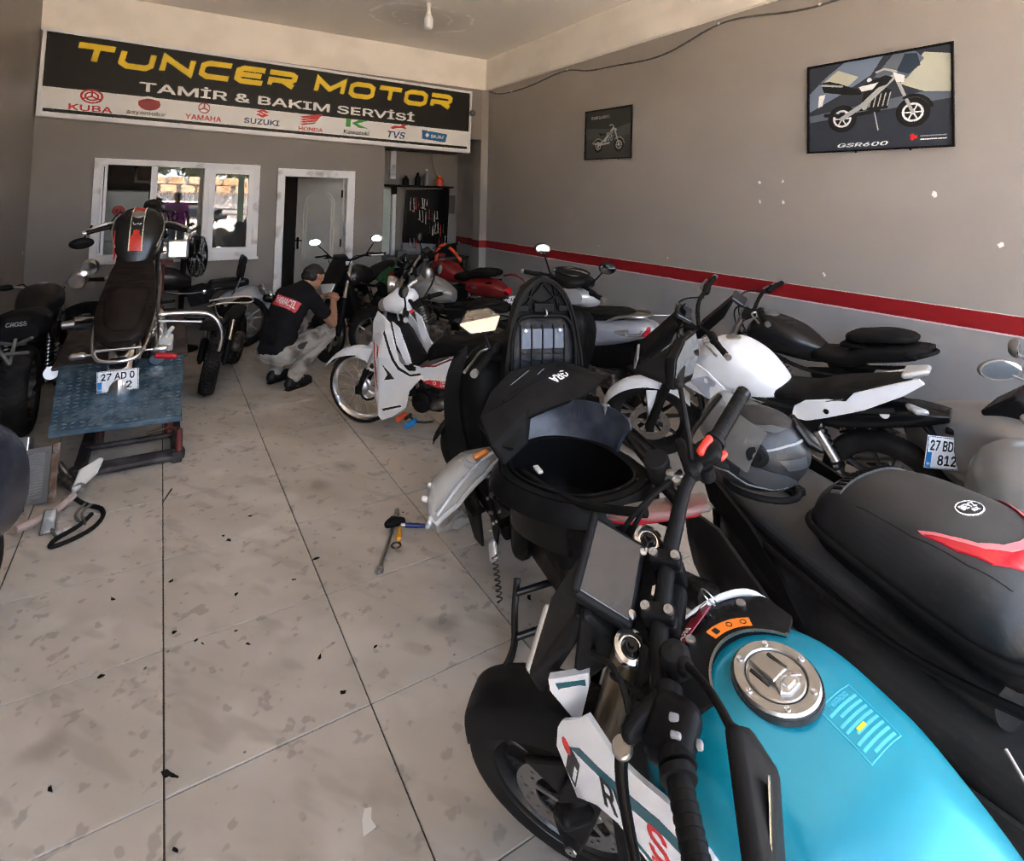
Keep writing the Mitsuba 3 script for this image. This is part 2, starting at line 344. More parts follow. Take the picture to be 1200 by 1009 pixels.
# red stripe along the right wall and round the pillar
spart('wall_right', 'stripe', cat([bx(.002, YB-YF, .108, (XR-.001, (YB+YF)/2, 1.043)), bx(.002, .85, .108, (XR-.001, 6.07, 1.043))]), 'stripe_red')
spart('wall_right', 'stripe_edge', cat([bx(.0015, YB-YF, .012, (XR-.0008, (YB+YF)/2, 0.984)), bx(.0015, YB-YF-1, .006, (XR-.0008, (YB+YF)/2-.4, 1.1))]), 'stripe_edge')
spart('trim_1', 'stripe', cat([bx(.002, .22, .108, (XR-.121, YB+.11, 1.043)), bx(.12, .002, .108, (XR-.06, YB-.001, 1.043))]), 'stripe_red')
# chips and plugs in the paint
def chip(y, z, s, seed):
    r = np.random.default_rng(seed); a = np.sort(r.uniform(0, 2*np.pi, 9))
    return panel(np.stack([np.cos(a), np.sin(a)], 1)*(s*r.uniform(.5,1.1,9))[:,None]*[0.8,1.2], .002)
for k,(px_, z, s) in enumerate([(0.92,1.90,.018),(0.72,1.9,.014),(0.92,1.74,.016),(0.72,1.735,.016),(-0.30,1.80,.02),(-.62,1.50,.02),(-.8,1.49,.02),(.40,1.20,.012),(.41,1.21,.01),(1.9,1.18,.012),(-.95,1.75,.02),(2.9,1.22,.012)]):
    m = chip(0,0,s,k); m = rot(m,'z',90); spart('wall_right', 'chip', mv(m, XR, px_, z), 'plaster')
spart('wall_left', 'chip', mv(rot(chip(0,0,.02,40),'z',-90), XL, 5.3, 1.09), 'plaster')
# window 1
def frame_rect(x0, x1, z0, z1, w, y0, y1): return upright(extr(sbox(x0,z0,x1,z1).difference(sbox(x0+w,z0+w,x1-w,z1-w)), y1-y0), y1)
k = struct('window_1', frame_rect(WX[0], WX[1], WZ[0], WZ[1], .065, 5.405, 5.53), 'pvc_dirty')
spart(k, 'mullion', bx(.062, .11, WZ[1]-WZ[0]-.13, (-.165, 5.47, sum(WZ)/2), .004), 'pvc_white')
spart(k, 'mullion', bx(.062, .11, WZ[1]-WZ[0]-.13, (.36, 5.47, sum(WZ)/2), .004), 'pvc_white')
spart(k, 'sash_frame', frame_rect(.391, .865, WZ[0]+.065, WZ[1]-.065, .055, 5.415, 5.475), 'pvc_white')
spart(k, 'pane', bx(.47, .004, .98, (.095, 5.47, sum(WZ)/2)), 'pane')
spart(k, 'pane', bx(.375, .004, .88, (.628, 5.45, sum(WZ)/2)), 'pane')
spart(k, 'sill', bx(WX[1]-WX[0]+.04, .06, .03, (sum(WX)/2, 5.43, WZ[0]-.012), .004), 'pvc_dirty')
spart(k, 'sliding_sash', frame_rect(-.66, -.60, WZ[0]+.06, WZ[1]-.06, .025, 5.47, 5.51), 'pvc_white')
# door 1: white frame, leaf opened into the office
k = struct('door_1', upright(extr(sbox(1.137,0,2.104,2.052).difference(sbox(1.225,-1,2.005,1.955)), .19), 5.60), 'pvc_dirty')
leaf = bx(.80, .04, 1.95, (-.40, 0, .985), .003); LM = rotm('z', -55.5); LM[:3,3] = (2.0, 5.56, 0)
kd = spart(k, 'leaf', tr(leaf, LM), 'offwhite')
def arch(x0, x1, z0, z1, rise, n=20):
    t = np.linspace(0, np.pi, n); cx, rx = (x0+x1)/2, (x1-x0)/2
    return Polygon([(x0,z0),(x1,z0)]+[(cx+rx*math.cos(a), z1+rise*math.sin(a)) for a in t])
for pl in (arch(-.67,-.13,.80,1.62,.17), Polygon([(-.40+.27*math.cos(a), .42+.34*math.sin(a)) for a in np.linspace(0,2*np.pi,40)])):
    for d in (0, .045):
        ring = pl.buffer(-d).difference(pl.buffer(-d-.014)); spart(k, 'leaf__moulding', tr(mv(rot(extr(ring, .012),'x',90), 0, -.02, 0), LM), 'offwhite')
spart(k, 'leaf__handle', tr(cat([rbox(.035,.012,.16,.005,(-.75,-.026,1.06)), cyl((-.75,-.02,1.1),(-.75,-.07,1.1),.009), cyl((-.75,-.065,1.1),(-.64,-.065,1.1),.009)]), LM), 'black_gloss')
spart(k, 'leaf__hinge', tr(cat([cyl((0,-.03,z-.05),(0,-.03,z+.05),.012) for z in (.3,1.1,1.75)]), LM), 'black_gloss')
# office behind window and door
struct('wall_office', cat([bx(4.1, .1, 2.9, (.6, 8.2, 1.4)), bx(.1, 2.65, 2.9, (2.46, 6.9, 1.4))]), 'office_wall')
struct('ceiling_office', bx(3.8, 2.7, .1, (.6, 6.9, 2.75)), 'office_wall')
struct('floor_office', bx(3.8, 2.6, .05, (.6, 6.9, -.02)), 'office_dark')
# alcove
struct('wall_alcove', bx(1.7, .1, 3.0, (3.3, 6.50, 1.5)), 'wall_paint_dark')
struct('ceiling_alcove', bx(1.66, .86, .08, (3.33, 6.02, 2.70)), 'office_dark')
# front of the shop and outdoors (the shop is open at the front)
struct('trim_4', bx(XR-XL+.4, .3, .5, ((XL+XR)/2, YF-.1, 3.72)), 'wall_paint')
struct('roof', bx(XR-XL+1.2, 12, .2, ((XL+XR)/2, 2.9, 4.1)), 'pavement')
struct('pavement', bx(40, 5.2, .1, (1.5, -5.4, -.065)), 'pavement')
struct('road', bx(60, 9, .1, (1.5, -12.3, -.12)), 'asphalt')
struct('ground_far', bx(90, 40, .1, (1.5, -36, -.10)), 'pavement')
# ================================================================ motorcycle components
def tyre_mesh(r, w, rim_r, n=72, m=24, groove=None, ex=2.3):
    """tyre revolved about y: tread radius r, width w, bead radius rim_r; groove(angle, s) = depth"""
    hw = w/2; h = (r-rim_r)
    a = np.linspace(-0.18*np.pi, 1.18*np.pi, m); rings = []
    cz = rim_r+h*0.36
    c, s = np.cos(a), np.sin(a)
    y = np.sign(c)*np.abs(c)**(2/ex)*hw; z = np.where(s>=0, np.sign(s)*np.abs(s)**(2/ex)*(r-cz), s*(cz-rim_r)/math.sin(0.18*np.pi))
    inner = np.array([[-hw*.75, rim_r-.004],[hw*.75, rim_r-.004]])
    pr_ = np.vstack([np.stack([y, cz+z],1), inner]); th = np.arange(n)*2*np.pi/n
    R = np.repeat(pr_[None,:,1], n, 0); Y = np.repeat(pr_[None,:,0], n, 0)
    if groove is not None:
        g = groove(th[:,None], Y/hw); g = np.where(R > cz, g, 0); R = R-g
    V = np.stack([R*np.cos(th)[:,None], Y, R*np.sin(th)[:,None]], -1)
    return skin_closed(V)
def skin_closed(V):
    n, m = V.shape[:2]; t = trimesh.Trimesh(V.reshape(-1,3), grid_faces(n,m,True,True), process=False)
    if t.volume < 0: t.invert()
    return t
def ring_y(prof, n=56):
    """closed (radius, y) profile revolved about the y axis"""
    th = np.arange(n)*2*np.pi/n; p = np.asarray(prof,float)
    V = np.stack([p[None,:,0]*np.cos(th)[:,None], np.repeat(p[None,:,1],n,0), p[None,:,0]*np.sin(th)[:,None]],-1)
    return skin_closed(V)
def yplate(poly, t, y0):
    """polygon in (x, z) extruded from y0 to y0+t"""
    return panel(poly, t, y0)
def circ(r, c=(0,0), n=28): return Point(*c).buffer(r, quad_segs=max(3,n//4))
def disc_mesh(ro, ri, y0, t=.004, holes=10):
    g = circ(ro,n=64).difference(circ(ri,n=40)); hs = []
    for k in range(holes):
        for q,rr in enumerate((ri+.25*(ro-ri), ri+.5*(ro-ri), ri+.75*(ro-ri))):
            a = 2*np.pi*(k+q*.33)/holes; hs.append(circ(.0045,(rr*math.cos(a),rr*math.sin(a)),8))
    g = g.difference(unary_union(hs))
    arms = [LineString([(.028*math.cos(a),.028*math.sin(a)),((ri+.006)*math.cos(a+.35),(ri+.006)*math.sin(a+.35))]).buffer(.008) for a in np.arange(5)*2*np.pi/5]
    return yplate(unary_union([g, circ(.034).difference(circ(.012))]+arms), t, y0)
def wheel(th, name, x, r=.30, w=.10, rim=None, style='cast', f=None, disc=None, disc_y=.055, mats=('tyre_rubber','black_paint'), z=None, groove=None, n=72, spokes=5, drum=None, m=24):
    """tyre, rim (cast or wire) and disc as sub-parts of the wheel"""
    rim = rim or r*.72; F = (f or th.f).sub(trimesh.transformations.translation_matrix((x,0,r if z is None else z)))
    hw = w*.36
    th.part(name+'__tyre', tyre_mesh(r,w,rim,n,m,groove), mats[0], smooth=40, f=F)
    rp = [(rim+.004,-hw),(rim+.010,-hw-.006),(rim+.002,-hw-.010),(rim-.012,-hw*.7),(rim-.020,0),(rim-.012,hw*.7),(rim+.002,hw+.010),(rim+.010,hw+.006),(rim+.004,hw)]
    g = [ring_y(rp)]
    if style == 'cast':
        for k in range(spokes):
            a = 2*np.pi*k/spokes+.3
            for s in (-1,1):
                b = a+s*.10; c = a+s*.24
                g.append(hull([(.03*math.cos(b),q,.03*math.sin(b)) for q in (-.018,.018)]+[((rim-.012)*math.cos(c),q,(rim-.012)*math.sin(c)) for q in (-.008,.008)], .006))
        g.append(ring_y([(.012,-.05),(.034,-.045),(.040,-.02),(.040,.02),(.034,.045),(.012,.05)],24))
        th.part(name+'__rim', cat(g), mats[1], smooth=35, f=F)
    else:
        th.part(name+'__rim', cat(g), mats[1], smooth=35, f=F)
        dr_ = drum or .055; sp = []
        for k in range(36):
            a = 2*np.pi*k/36; s = 1 if k%2 else -1; b = a+(.30 if (k//2)%2 else -.30)
            sp.append(cyl((dr_*math.cos(b), s*.024, dr_*math.sin(b)), (rim*math.cos(a), s*.004, rim*math.sin(a)), .0016, 5))
        kk = th.part(name+'__spokes', cat(sp), 'chrome', f=F); labels[th.key+'__'+kk] = {'kind':'stuff', 'label':'thin chrome wire spokes'}
        th.part(name+'__hub', ring_y([(.012,-.05),(dr_*.7,-.045),(dr_,-.028),(dr_,-.02),(dr_*.8,-.012),(dr_*.8,.012),(dr_,.02),(dr_,.028),(dr_*.7,.045),(.012,.05)],32), 'satin_alu', smooth=40, f=F)
    if disc: th.part(name+'__brake_disc', disc_mesh(disc, disc*.66, disc_y), 'disc_steel', f=F)
    return F
def fork_pair(th, top, axle, r=.021, gap=.10, mats=('black_plastic','chrome'), f=None, split=.5):
    """two telescopic legs from top (x, z) down to axle (x, z)"""
    for s in (-1,1):
        a, b = np.array([top[0],s*gap,top[1]]), np.array([axle[0],s*gap,axle[1]]); c = a+(b-a)*split
        k = th.part('fork_leg', cat([tube([c,c+(b-c)*.1,b+(b-c)*.04],[r*1.05,r*1.4,r*1.35],14,straight=True), rbox(.05,.03,.06,.008,b)]), mats[0], f=f)
        th.part(k+'__stanchion', cyl(a, c+(b-c)*.1, r, 14), mats[1], f=f)
def mirror_unit(th, name, base, tip, f, n=(-1,0,0), size=(.075,.045), shape='oval', up=(0,0,1), mat='black_plastic', glass='mirror_glass', mid=None):
    """mirror on a stalk: head centre tip, glass facing n"""
    n_ = np.array(n,float); n_ /= np.linalg.norm(n_); M = basis(tip, np.cross(up,n_), up)
    rx, ry = size
    prof = {'oval':[(math.cos(a)*rx, math.sin(a)*ry) for a in np.linspace(0,2*np.pi,32)[:-1]],
            'hex':[(-rx,-ry*.3),(-rx*.6,ry*.8),(rx*.45,ry),(rx,ry*.35),(rx*.7,-ry*.8),(-rx*.5,-ry)],
            'leaf':[(-rx,0),(-rx*.5,ry*.9),(rx*.3,ry),(rx,ry*.5),(rx*.85,-ry*.6),(0,-ry)]}[shape]
    P = Polygon(prof) if shape=='oval' else Polygon(prof).buffer(.012).buffer(-.004)
    sh = []
    for zz, sc in ((-.002,1.0),(-.016,1.0),(-.030,.82),(-.038,.5)):
        q = np.asarray(affinity.scale(P,sc,sc,origin=(0,0)).exterior.coords)[:-1]; sh.append(np.c_[q,np.full(len(q),zz)])
    k = th.part(name, cat([tr(skin(sh), M), tube([base, mid if mid is not None else (np.array(base)*.5+np.array(tip)*.5), np.array(tip)-n_*.03], [.007,.006,.006], 8)]), mat, f=f, smooth=40)
    th.part(k+'__mirror_glass', tr(extr(P.buffer(-.006), .002), M), glass, f=f)
    return k
def grip_set(th, p0, p1, f, mat='grip_rubber', r=.016, lever=True, lev_dir=(1,0,-.15), name='grip', bar_end='satin_alu'):
    """rubber grip from inner p0 to outer p1, bar end, lever in front"""
    p0, p1 = np.array(p0,float), np.array(p1,float); d = (p1-p0)/np.linalg.norm(p1-p0)
    k = th.part(name, cat([cyl(p0,p1,r,18), cyl(p0-d*.006,p0+d*.004,r*1.45,18)]+[cyl(p0+d*q,p0+d*(q+.004),r*1.07,16) for q in np.arange(.015,np.linalg.norm(p1-p0)-.01,.012)]), mat, f=f)
    th.part(k+'__bar_end', cyl(p1,p1+d*.022,r*1.08,16), bar_end, f=f)
    if lever:
        l = np.array(lev_dir,float); l /= np.linalg.norm(l)
        th.part('lever', tube([p0-d*.035+l*.02, p0-d*.01+l*.055, p0+d*.06+l*.06, p1+l*.052],[.007,.006,.0055,.007],8), 'satin_alu' if bar_end=='satin_alu' else 'black_gloss', f=f)
    return d
def plate_tr(th, lines, M, w=.16, h=.13, stripe=True, f=None, smudge=False, fs=None):
    """Turkish style number plate; M: centre, x right, y up, z out"""
    k = th.part('number_plate', tr(rbox(w,h,.003,.0012), M), 'plate_white', f=f)
    th.part(k+'__border', tr(mv(extr(sbox(-w/2,-h/2,w/2,h/2).buffer(-.003).difference(sbox(-w/2,-h/2,w/2,h/2).buffer(-.0055)),.001),0,0,.0012), M), 'black_print', f=f)
    if stripe:
        th.part(k+'__blue_band', tr(bx(.024,h*.46 if len(lines)>1 else h*.92,.001,(-w/2+.016,-h*.235 if len(lines)>1 else 0,.0018)), M), 'blue_print', f=f)
        th.part(k+'__country_code', tr(mv(text('TR',.011,.0006),-w/2+.016,-h*.36,.0022), M), 'white_print', f=f)
    for i, s in enumerate(lines):
        hh = fs or h*.30; y = (h*.22 if i==0 else -h*.22) if len(lines)>1 else 0
        ww = (w*.80 if i==0 and len(lines)>1 else w*.52) if len(s)>2 else None
        th.part(k+'__lettering', tr(mv(text(s,hh,.001,True,ww),.0 if i==0 and len(lines)>1 else .018,y,.0018), M), 'black_print', f=f)
    return k
def coil_spring(p0, p1, r, wire=.005, turns=9):
    p0,p1 = np.array(p0,float),np.array(p1,float); d=(p1-p0)/np.linalg.norm(p1-p0); u=np.cross(d,[0,1,0]); u/=np.linalg.norm(u); v=np.cross(d,u)
    t=np.linspace(0,1,turns*10); a=t*turns*2*np.pi
    return tube(p0+np.outer(t,p1-p0)+r*(np.outer(np.cos(a),u)+np.outer(np.sin(a),v)), wire, 6, straight=True)
def engine(th, x, z, s=1.0, f=None, mat='engine_black', fins=True, w=.15):
    """crankcase, finned cylinder, side covers, carburettor"""
    k = th.part('engine', cat([rbox(.30*s,w*1.3,.20*s,.03,(x,0,z)), rbox(.16*s,w*1.5,.16*s,.03,(x-.10*s,0,z-.01)), tube([(x+.05*s,0,z+.05*s),(x+.12*s,0,z+.24*s)],[.075*s,.065*s],16)]), mat, f=f)
    for sd in (-1,1): th.part(k+'__side_cover', mv(rot(lathe([(.001,.02),(.06*s,.018),(.078*s,.008),(.082*s,-.01)],24),'x',-90*sd), x+.03*s, sd*(w*.65), z), 'engine_metal' if mat!='engine_black' else 'dark_metal', f=f)
    if fins:
        fm = [tr(rbox(.17*s,w*1.05,.007,.003), trimesh.transformations.translation_matrix((x+(.055+.012*q)*s,0,z+(.09+.026*q)*s))@rotm('y',25)) for q in range(6)]
        th.part(k+'__cooling_fins', cat(fm), 'dark_metal', f=f)
    th.part(k+'__exhaust_pipe', tube([(x+.15*s,-.03,z+.20*s),(x+.24*s,-.05,z+.12*s),(x+.20*s,-.09,z-.08*s),(x-.05*s,-.11,z-.12*s),(x-.35*s,-.12,z-.08*s)],.017,10), 'steel', f=f)
    return k
def cable(th, pts, f=None, r=.004, mat='black_matte', name='cable'):
    return th.part(name, tube(pts, r, 6), mat, f=f)
def ring_pts(poly, x_cut, n):
    """points along the outer (+y, rear) side of a polygon's outline, for a skirt"""
    q = np.array(poly.exterior.coords)[:-1]; c = q.mean(0); a = np.unwrap(np.arctan2(q[:,1]-c[1], q[:,0]-c[0])); o = np.argsort(np.mod(a,2*np.pi)); q, a = q[o], np.mod(a,2*np.pi)[o]
    w = np.linspace(math.radians(40), math.radians(268), n)
    return np.stack([np.interp(w,a,q[:,0],period=2*np.pi), np.interp(w,a,q[:,1],period=2*np.pi)],1)
add_mats(lens_smoke={'type':'blendbsdf','weight':0.42,'a':{'type':'thindielectric','int_ior':1.5},'b':pr((0.36,0.34,0.31),0.3)})
# ================================================================ teal naked motorcycle, nearest the camera
def build_teal():
    A = Frame(.973, -.751, 88.6, 10.9); S = A.steered(36.5, .433)
    t = Thing('motorcycle', 'teal and white naked motorcycle nearest the camera with a steel fuel cap', 'motorcycle', A)
    P = t.part
    def groove(th, y):
        u = (th*9/np.pi*1.0+np.abs(y)*1.3) % 1.0; k = (np.abs(u-0.5) < 0.055) & (np.abs(y) > 0.12) & (np.abs(y) < 0.86)
        v = (th*9/np.pi+0.5-np.abs(y)*0.7) % 1.0; k2 = (np.abs(v-0.5) < 0.05) & (np.abs(y) > 0.35) & (np.abs(y) < 0.75)
        return np.where(k | k2, 0.004, 0.0)
    wheel(t, 'front_wheel', 0, .295, .115, .212, 'cast', S, disc=.145, disc_y=.052, groove=groove, n=300, m=44)
    wheel(t, 'rear_wheel', -1.36, .305, .15, .215, 'cast', A, disc=.11, disc_y=-.07)
    # fork
    for s in (-1,1):
        top = np.array([-.335, s*.104, .985]); ax = np.array([-.015, s*.085, .295]); d = ax-top
        k = P('fork_leg', tube([top+d*.0, top+d*.02, top+d*.52, top+d*.53], [.027,.0285,.0285,.024], 22, straight=True), 'fork_gold', f=S)
        P(k+'__stanchion', tube([top+d*.53, ax+[-.01,0,.03]], .0205, 16), 'chrome', f=S)
        P(k+'__cap_ring', tr(lathe([(.017,-.004),(.0275,-.004),(.030,.004),(.029,.012),(.023,.014),(.020,.007),(.017,.007)],36,closed=True), basis(top, [1,0,.45],[0,1,0])), 'chrome', smooth=40, f=S)
        P(k+'__cap', tr(cat([lathe([(.0165,-.004),(.0165,.010),(.011,.016),(.006,.016),(.005,.022),(.001,.022)],24)]), basis(top, [1,0,.45],[0,1,0])), 'black_gloss', smooth=40, f=S)
        P(k+'__axle_foot', hull([ax+[-.02,0,.05], ax+[.02,0,.03], ax, ax+[.0,s*.02,0]], .026), 'black_plastic', f=S)
        P(k+'__guard', hull([top+d*.60+[.03,s*.02,0], top+d*.60+[-.03,s*.03,0], top+d*.93+[.035,s*.02,0], top+d*.93+[-.02,s*.03,0], top+d*.75+[.05,s*.015,0]], .010), 'black_matte', f=S)
        P('axle_nut', cyl(ax, ax+[0,s*.045,0], .014, 8), 'steel', f=S)
    P('brake_caliper', cat([hull([(-.13,.075,.33),(-.11,.075,.44),(-.16,.08,.40)], .022), hull([(-.02,.08,.30),(-.10,.085,.38)], .012)]), 'engine_metal', f=S)
    P('upper_yoke', cat([hull([(-.335,.104,.955),(-.335,-.104,.955),(-.40,.03,.955),(-.40,-.03,.955)], .016), cyl((-.375,0,.94),(-.375,0,.985),.022,20)]), 'black_plastic', f=S)
    P('lower_yoke', hull([(-.25,.104,.80),(-.25,-.104,.80),(-.30,0,.80)], .022), 'black_plastic', f=S)
    P('steering_nut', cyl((-.375,0,.985),(-.375,0,.995),.016,6), 'chrome', f=S)
    # fender
    ang = np.radians([42,62,85,108,135,160]); g = []
    for a in ang:
        wv = .062+.012*math.sin(a)
        g.append([((.318)*math.cos(a)-.003, y, .295+(.318-.030*(abs(y)/wv)**2)*math.sin(a)-(0.045 if abs(y)>wv*.99 else 0)) for y in np.linspace(-wv,wv,7)])
    P('front_fender', cat([sheet(g, .004, (40,20)), both(hull([(-.06,.078,.52),(-.12,.082,.44),(-.02,.08,.40),(.05,.075,.48)], .008))]), 'black_plastic', smooth=40, f=S)
    # headlight cowl and dash
    cowl = cat([hull([(-.055,.05,.72),(-.055,-.05,.72),(-.075,.075,.80),(-.075,-.075,.80),(-.21,.085,.955),(-.21,-.085,.955),(-.24,.08,1.01),(-.24,-.08,1.01)], .012),
                hull([(-.20,.09,.86),(-.20,-.09,.86),(-.26,.085,1.02),(-.26,-.085,1.02),(-.30,.08,.95),(-.30,-.08,.95)], .014)])
    P('headlight_cowl', cowl, 'black_plastic', smooth=20, f=S)
    P('headlight', hull([(-.045,.045,.73),(-.045,-.045,.73),(-.055,.06,.79),(-.055,-.06,.79)], .010), 'lens_silver', f=S)
    for s in (1,-1):
        wing = panel([(-.135,.855),(-.235,.905),(-.222,.86),(-.165,.735),(-.128,.82)], .012, lambda x,z: .098-.25*(x+.18)**2)
        stp = panel([(-.15,.850),(-.222,.884),(-.218,.868),(-.205,.866),(-.16,.842),(-.152,.835)], .0015, lambda x,z: .1105-.25*(x+.18)**2)
        k = P('headlight_wing', wing if s>0 else mirror(wing), 'white_paint', f=S); P(k+'__stripe', stp if s>0 else mirror(stp), 'teal_dark', f=S)
    ez = np.array([.075,0,.055]); ez /= np.linalg.norm(ez); M = basis((-.288,0,1.030), (0,-1,0), ez)
    k = P('dashboard', tr(cat([rbox(.166,.118,.026,.009), mv(rbox(.13,.08,.03,.01),0,.01,-.02)]), M), 'black_plastic', f=S)
    P(k+'__screen', tr(mv(rbox(.146,.098,.004,.0018),0,0,.0125), M), 'screen_glass', f=S)
    P(k+'__hood', tr(hull([(-.075,.058,.016),(.075,.058,.016),(-.07,.05,.0),(.07,.05,.0)], .008), M), 'black_matte', f=S)
    for x in (-.06,.062): P(k+'__button', tr(mv(lathe([(.008,0),(.007,.004),(.001,.005)],16), x, -.052, .012), M), 'satin_alu', f=S)
    # handlebar
    R = [(-.386,0,1.0),(-.387,.075,1.0),(-.396,.135,1.008),(-.412,.19,1.034),(-.437,.238,1.05),(-.470,.305,1.052),(-.527,.462,1.05)]
    bar = [(x,-y,z) for x,y,z in R[:0:-1]]+R
    P('handlebar', tube(bar, [.011,.011,.0112,.0135,.0155,.0165,.0165,.0165,.0155,.0135,.0112,.011,.011], 20, 90), 'graphite' if 0 else 'black_plastic', f=S, smooth=50)
    for s in (-1,1):
        k = P('bar_clamp', cat([rbox(.060,.030,.022,.006,(-.386,s*.052,1.014)), rbox(.060,.030,.05,.008,(-.386,s*.052,.978))]), 'black_plastic', f=S)
        for q in (-.021,.021): P(k+'__bolt', tr(lathe([(.003,.026),(.0045,.030),(.0085,.030),(.0085,.020)],16), trimesh.transformations.translation_matrix((-.386+q,s*.052,1.0))), 'satin_alu', f=S)
    grip_set(t, (-.474,-.318,1.052), (-.527,-.465,1.05), S, lev_dir=(1,-.25,-.1), bar_end='black_gloss')
    grip_set(t, (-.455,.286,1.052), (-.527,.465,1.05), S, lever=False, bar_end='black_gloss', r=.0175)
    # right switch block
    k = P('switch_block', cat([hull([(-.445,-.262,1.05),(-.47,-.31,1.052),(-.475,-.27,1.062),(-.43,-.30,1.03)], .020), cyl((-.448,-.268,1.03),(-.448,-.268,1.0),.02)]), 'black_plastic', f=S)
    P(k+'__stop_switch', hull([(-.452,-.262,1.076),(-.468,-.296,1.078)], .0095), 'red_bright', f=S)
    P(k+'__starter_button', hull([(-.490,-.268,1.056),(-.496,-.280,1.054)], .008), 'red_bright', f=S)
    # brake master cylinder and reservoir
    k = P('brake_master_cylinder', cat([hull([(-.425,-.232,1.055),(-.40,-.30,1.058)], .013), cyl((-.425,-.228,1.05),(-.44,-.236,1.05),.02)]), 'black_plastic', f=S)
    P(k+'__reservoir', mv(lathe([(.022,-.045),(.026,-.04),(.027,-.005),(.029,-.003),(.029,.010),(.026,.013),(.001,.013)],28), -.352,-.245,1.055), 'black_matte', smooth=40, f=S)
    P(k+'__bracket', cat([tube([(-.36,-.23,1.03),(-.39,-.225,1.035),(-.42,-.222,1.045)],.006), mv(lathe([(.009,0),(.009,.008),(.001,.009)],12),-.385,-.218,1.05), mv(lathe([(.009,0),(.009,.008),(.001,.009)],12),-.40,-.205,1.045)]), 'satin_alu', f=S)
    # mirrors
    mirror_unit(t, 'mirror', (-.43,-.252,1.06), (-.438,-.405,1.20), S, n=(-.93,.20,.12), size=(.085,.042), shape='leaf', mid=(-.43,-.30,1.14))
    P('mirror_shell', hull([(-.425,-.33,1.20),(-.425,-.475,1.205),(-.40,-.40,1.225),(-.335,-.375,1.205)], .012), 'black_matte', f=S)
    M = basis((-.588,.345,1.175), (0.05,1,.0), (-.08,0,1))
    k = P('mirror', cat([tube([(-.455,.150,1.055),(-.50,.20,1.10),(-.545,.268,1.145)], [.0065,.006,.0065], 10), tube([(-.545,.268,1.145),(-.556,.285,1.155)], [.011,.015],12),
          hull([(-.565,.283,1.165),(-.560,.30,1.195),(-.585,.30,1.145),(-.590,.44,1.150),(-.585,.43,1.20),(-.575,.30,1.15)], .013)]), 'black_matte', f=S, smooth=25)
    P(k+'__mirror_glass', tr(panel(Polygon([(-.04,-.016),(.05,-.014),(.05,.010),(-.035,.014)]).buffer(.004), .002), basis((-.594,.365,1.172),(0,1,0),(1,0,0.05))), 'mirror_glass', f=S)
    P('mirror_mount', cat([mv(lathe([(.024,-.02),(.025,.004),(.018,.014),(.001,.018)],24), -.432,.135,1.045), hull([(-.432,.135,1.04),(-.452,.150,1.05)],.014)]), 'black_matte', f=S, smooth=40)
    # left switch block with grey buttons, clutch perch and lever
    k = P('switch_block', cat([hull([(-.432,.210,1.05),(-.452,.262,1.052),(-.462,.22,1.058),(-.418,.25,1.035)], .022), tube([(-.448,.262,1.052),(-.453,.275,1.052)],[.024,.027],24)]), 'black_plastic', f=S)
    for q,(x,y,z,a,b) in enumerate(((-.449,.232,1.074,.016,.011),(-.453,.252,1.074,.016,.009),(-.473,.225,1.066,.012,.01),(-.481,.246,1.056,.010,.012))):
        P(k+'__button', rbox(a,b,.010,.0035,(x,y,z)), 'grey_plastic', f=S)
    P(k+'__legend', cat([bx(.002,.008,.0006,(-.447-.006*i,.214,1.0735)) for i in range(3)]), 'white_print', f=S)
    k = P('clutch_perch', cat([hull([(-.425,.185,1.04),(-.39,.225,1.04),(-.375,.245,1.035)], .014), cyl((-.425,.178,1.036),(-.43,.20,1.038),.022)]), 'black_plastic', f=S)
    P('clutch_lever', tube([(-.375,.225,1.03),(-.362,.262,1.02),(-.372,.31,1.012),(-.40,.37,1.01),(-.43,.45,1.012)],[.009,.010,.0085,.0075,.009],12), 'black_gloss', f=S)
    P('lever_pivot', mv(lathe([(.015,0),(.016,.006),(.014,.009),(.001,.0095)],24), -.365,.262,1.026), 'steel', f=S)
    # cables
    for pts in ([(-.375,.235,1.03),(-.33,.16,1.02),(-.27,.12,.98),(-.25,.06,.90)], [(-.43,.22,1.03),(-.36,.17,1.0),(-.30,.13,.95),(-.28,.08,.88)], [(-.40,-.25,1.03),(-.33,-.17,1.02),(-.27,-.12,.97),(-.26,-.05,.88)],
                [(-.36,-.245,1.01),(-.31,-.16,.99),(-.25,-.11,.9),(-.18,-.095,.7),(-.10,-.09,.45)]): cable(t, pts, S, .0055)
    P('wiring', tube([(-.37,.10,1.0),(-.36,.14,.965),(-.34,.16,.92),(-.31,.13,.84)],[.012,.016,.015,.012],10), 'black_matte', f=S)
    # ignition lock
    P('ignition_lock', cat([rbox(.05,.045,.05,.008,(-.44,.0,.925)), mv(lathe([(.018,0),(.019,.006),(.014,.01),(.008,.01),(.007,.006),(.001,.006)],24),-.445,-.02,.95)]), 'black_plastic', f=A)
    # fuel tank
    st = [(-.40,.79,.10,.07,.12),(-.45,.80,.155,.128,.14),(-.52,.80,.188,.166,.15),(-.60,.80,.200,.182,.16),(-.70,.80,.192,.162,.16),(-.80,.79,.165,.132,.15),(-.90,.775,.125,.085,.13),(-.97,.76,.095,.04,.10)]
    tank = loft(st, 56, 64, 2.5); k = P('fuel_tank', tank, 'teal_paint', smooth=50)
    capM = basis((-.606,0,.9845), (1,0,-.02), (0,1,0))
    P(k+'__cap_ring', tr(lathe([(.044,-.006),(.0625,-.006),(.0635,.001),(.061,.005),(.0475,.005),(.0455,.003)],64,closed=True), capM), 'satin_alu', smooth=30)
    P(k+'__cap_seal', tr(lathe([(.060,-.010),(.0665,-.010),(.0665,-.001),(.060,-.001)],48,closed=True), capM), 'black_print')
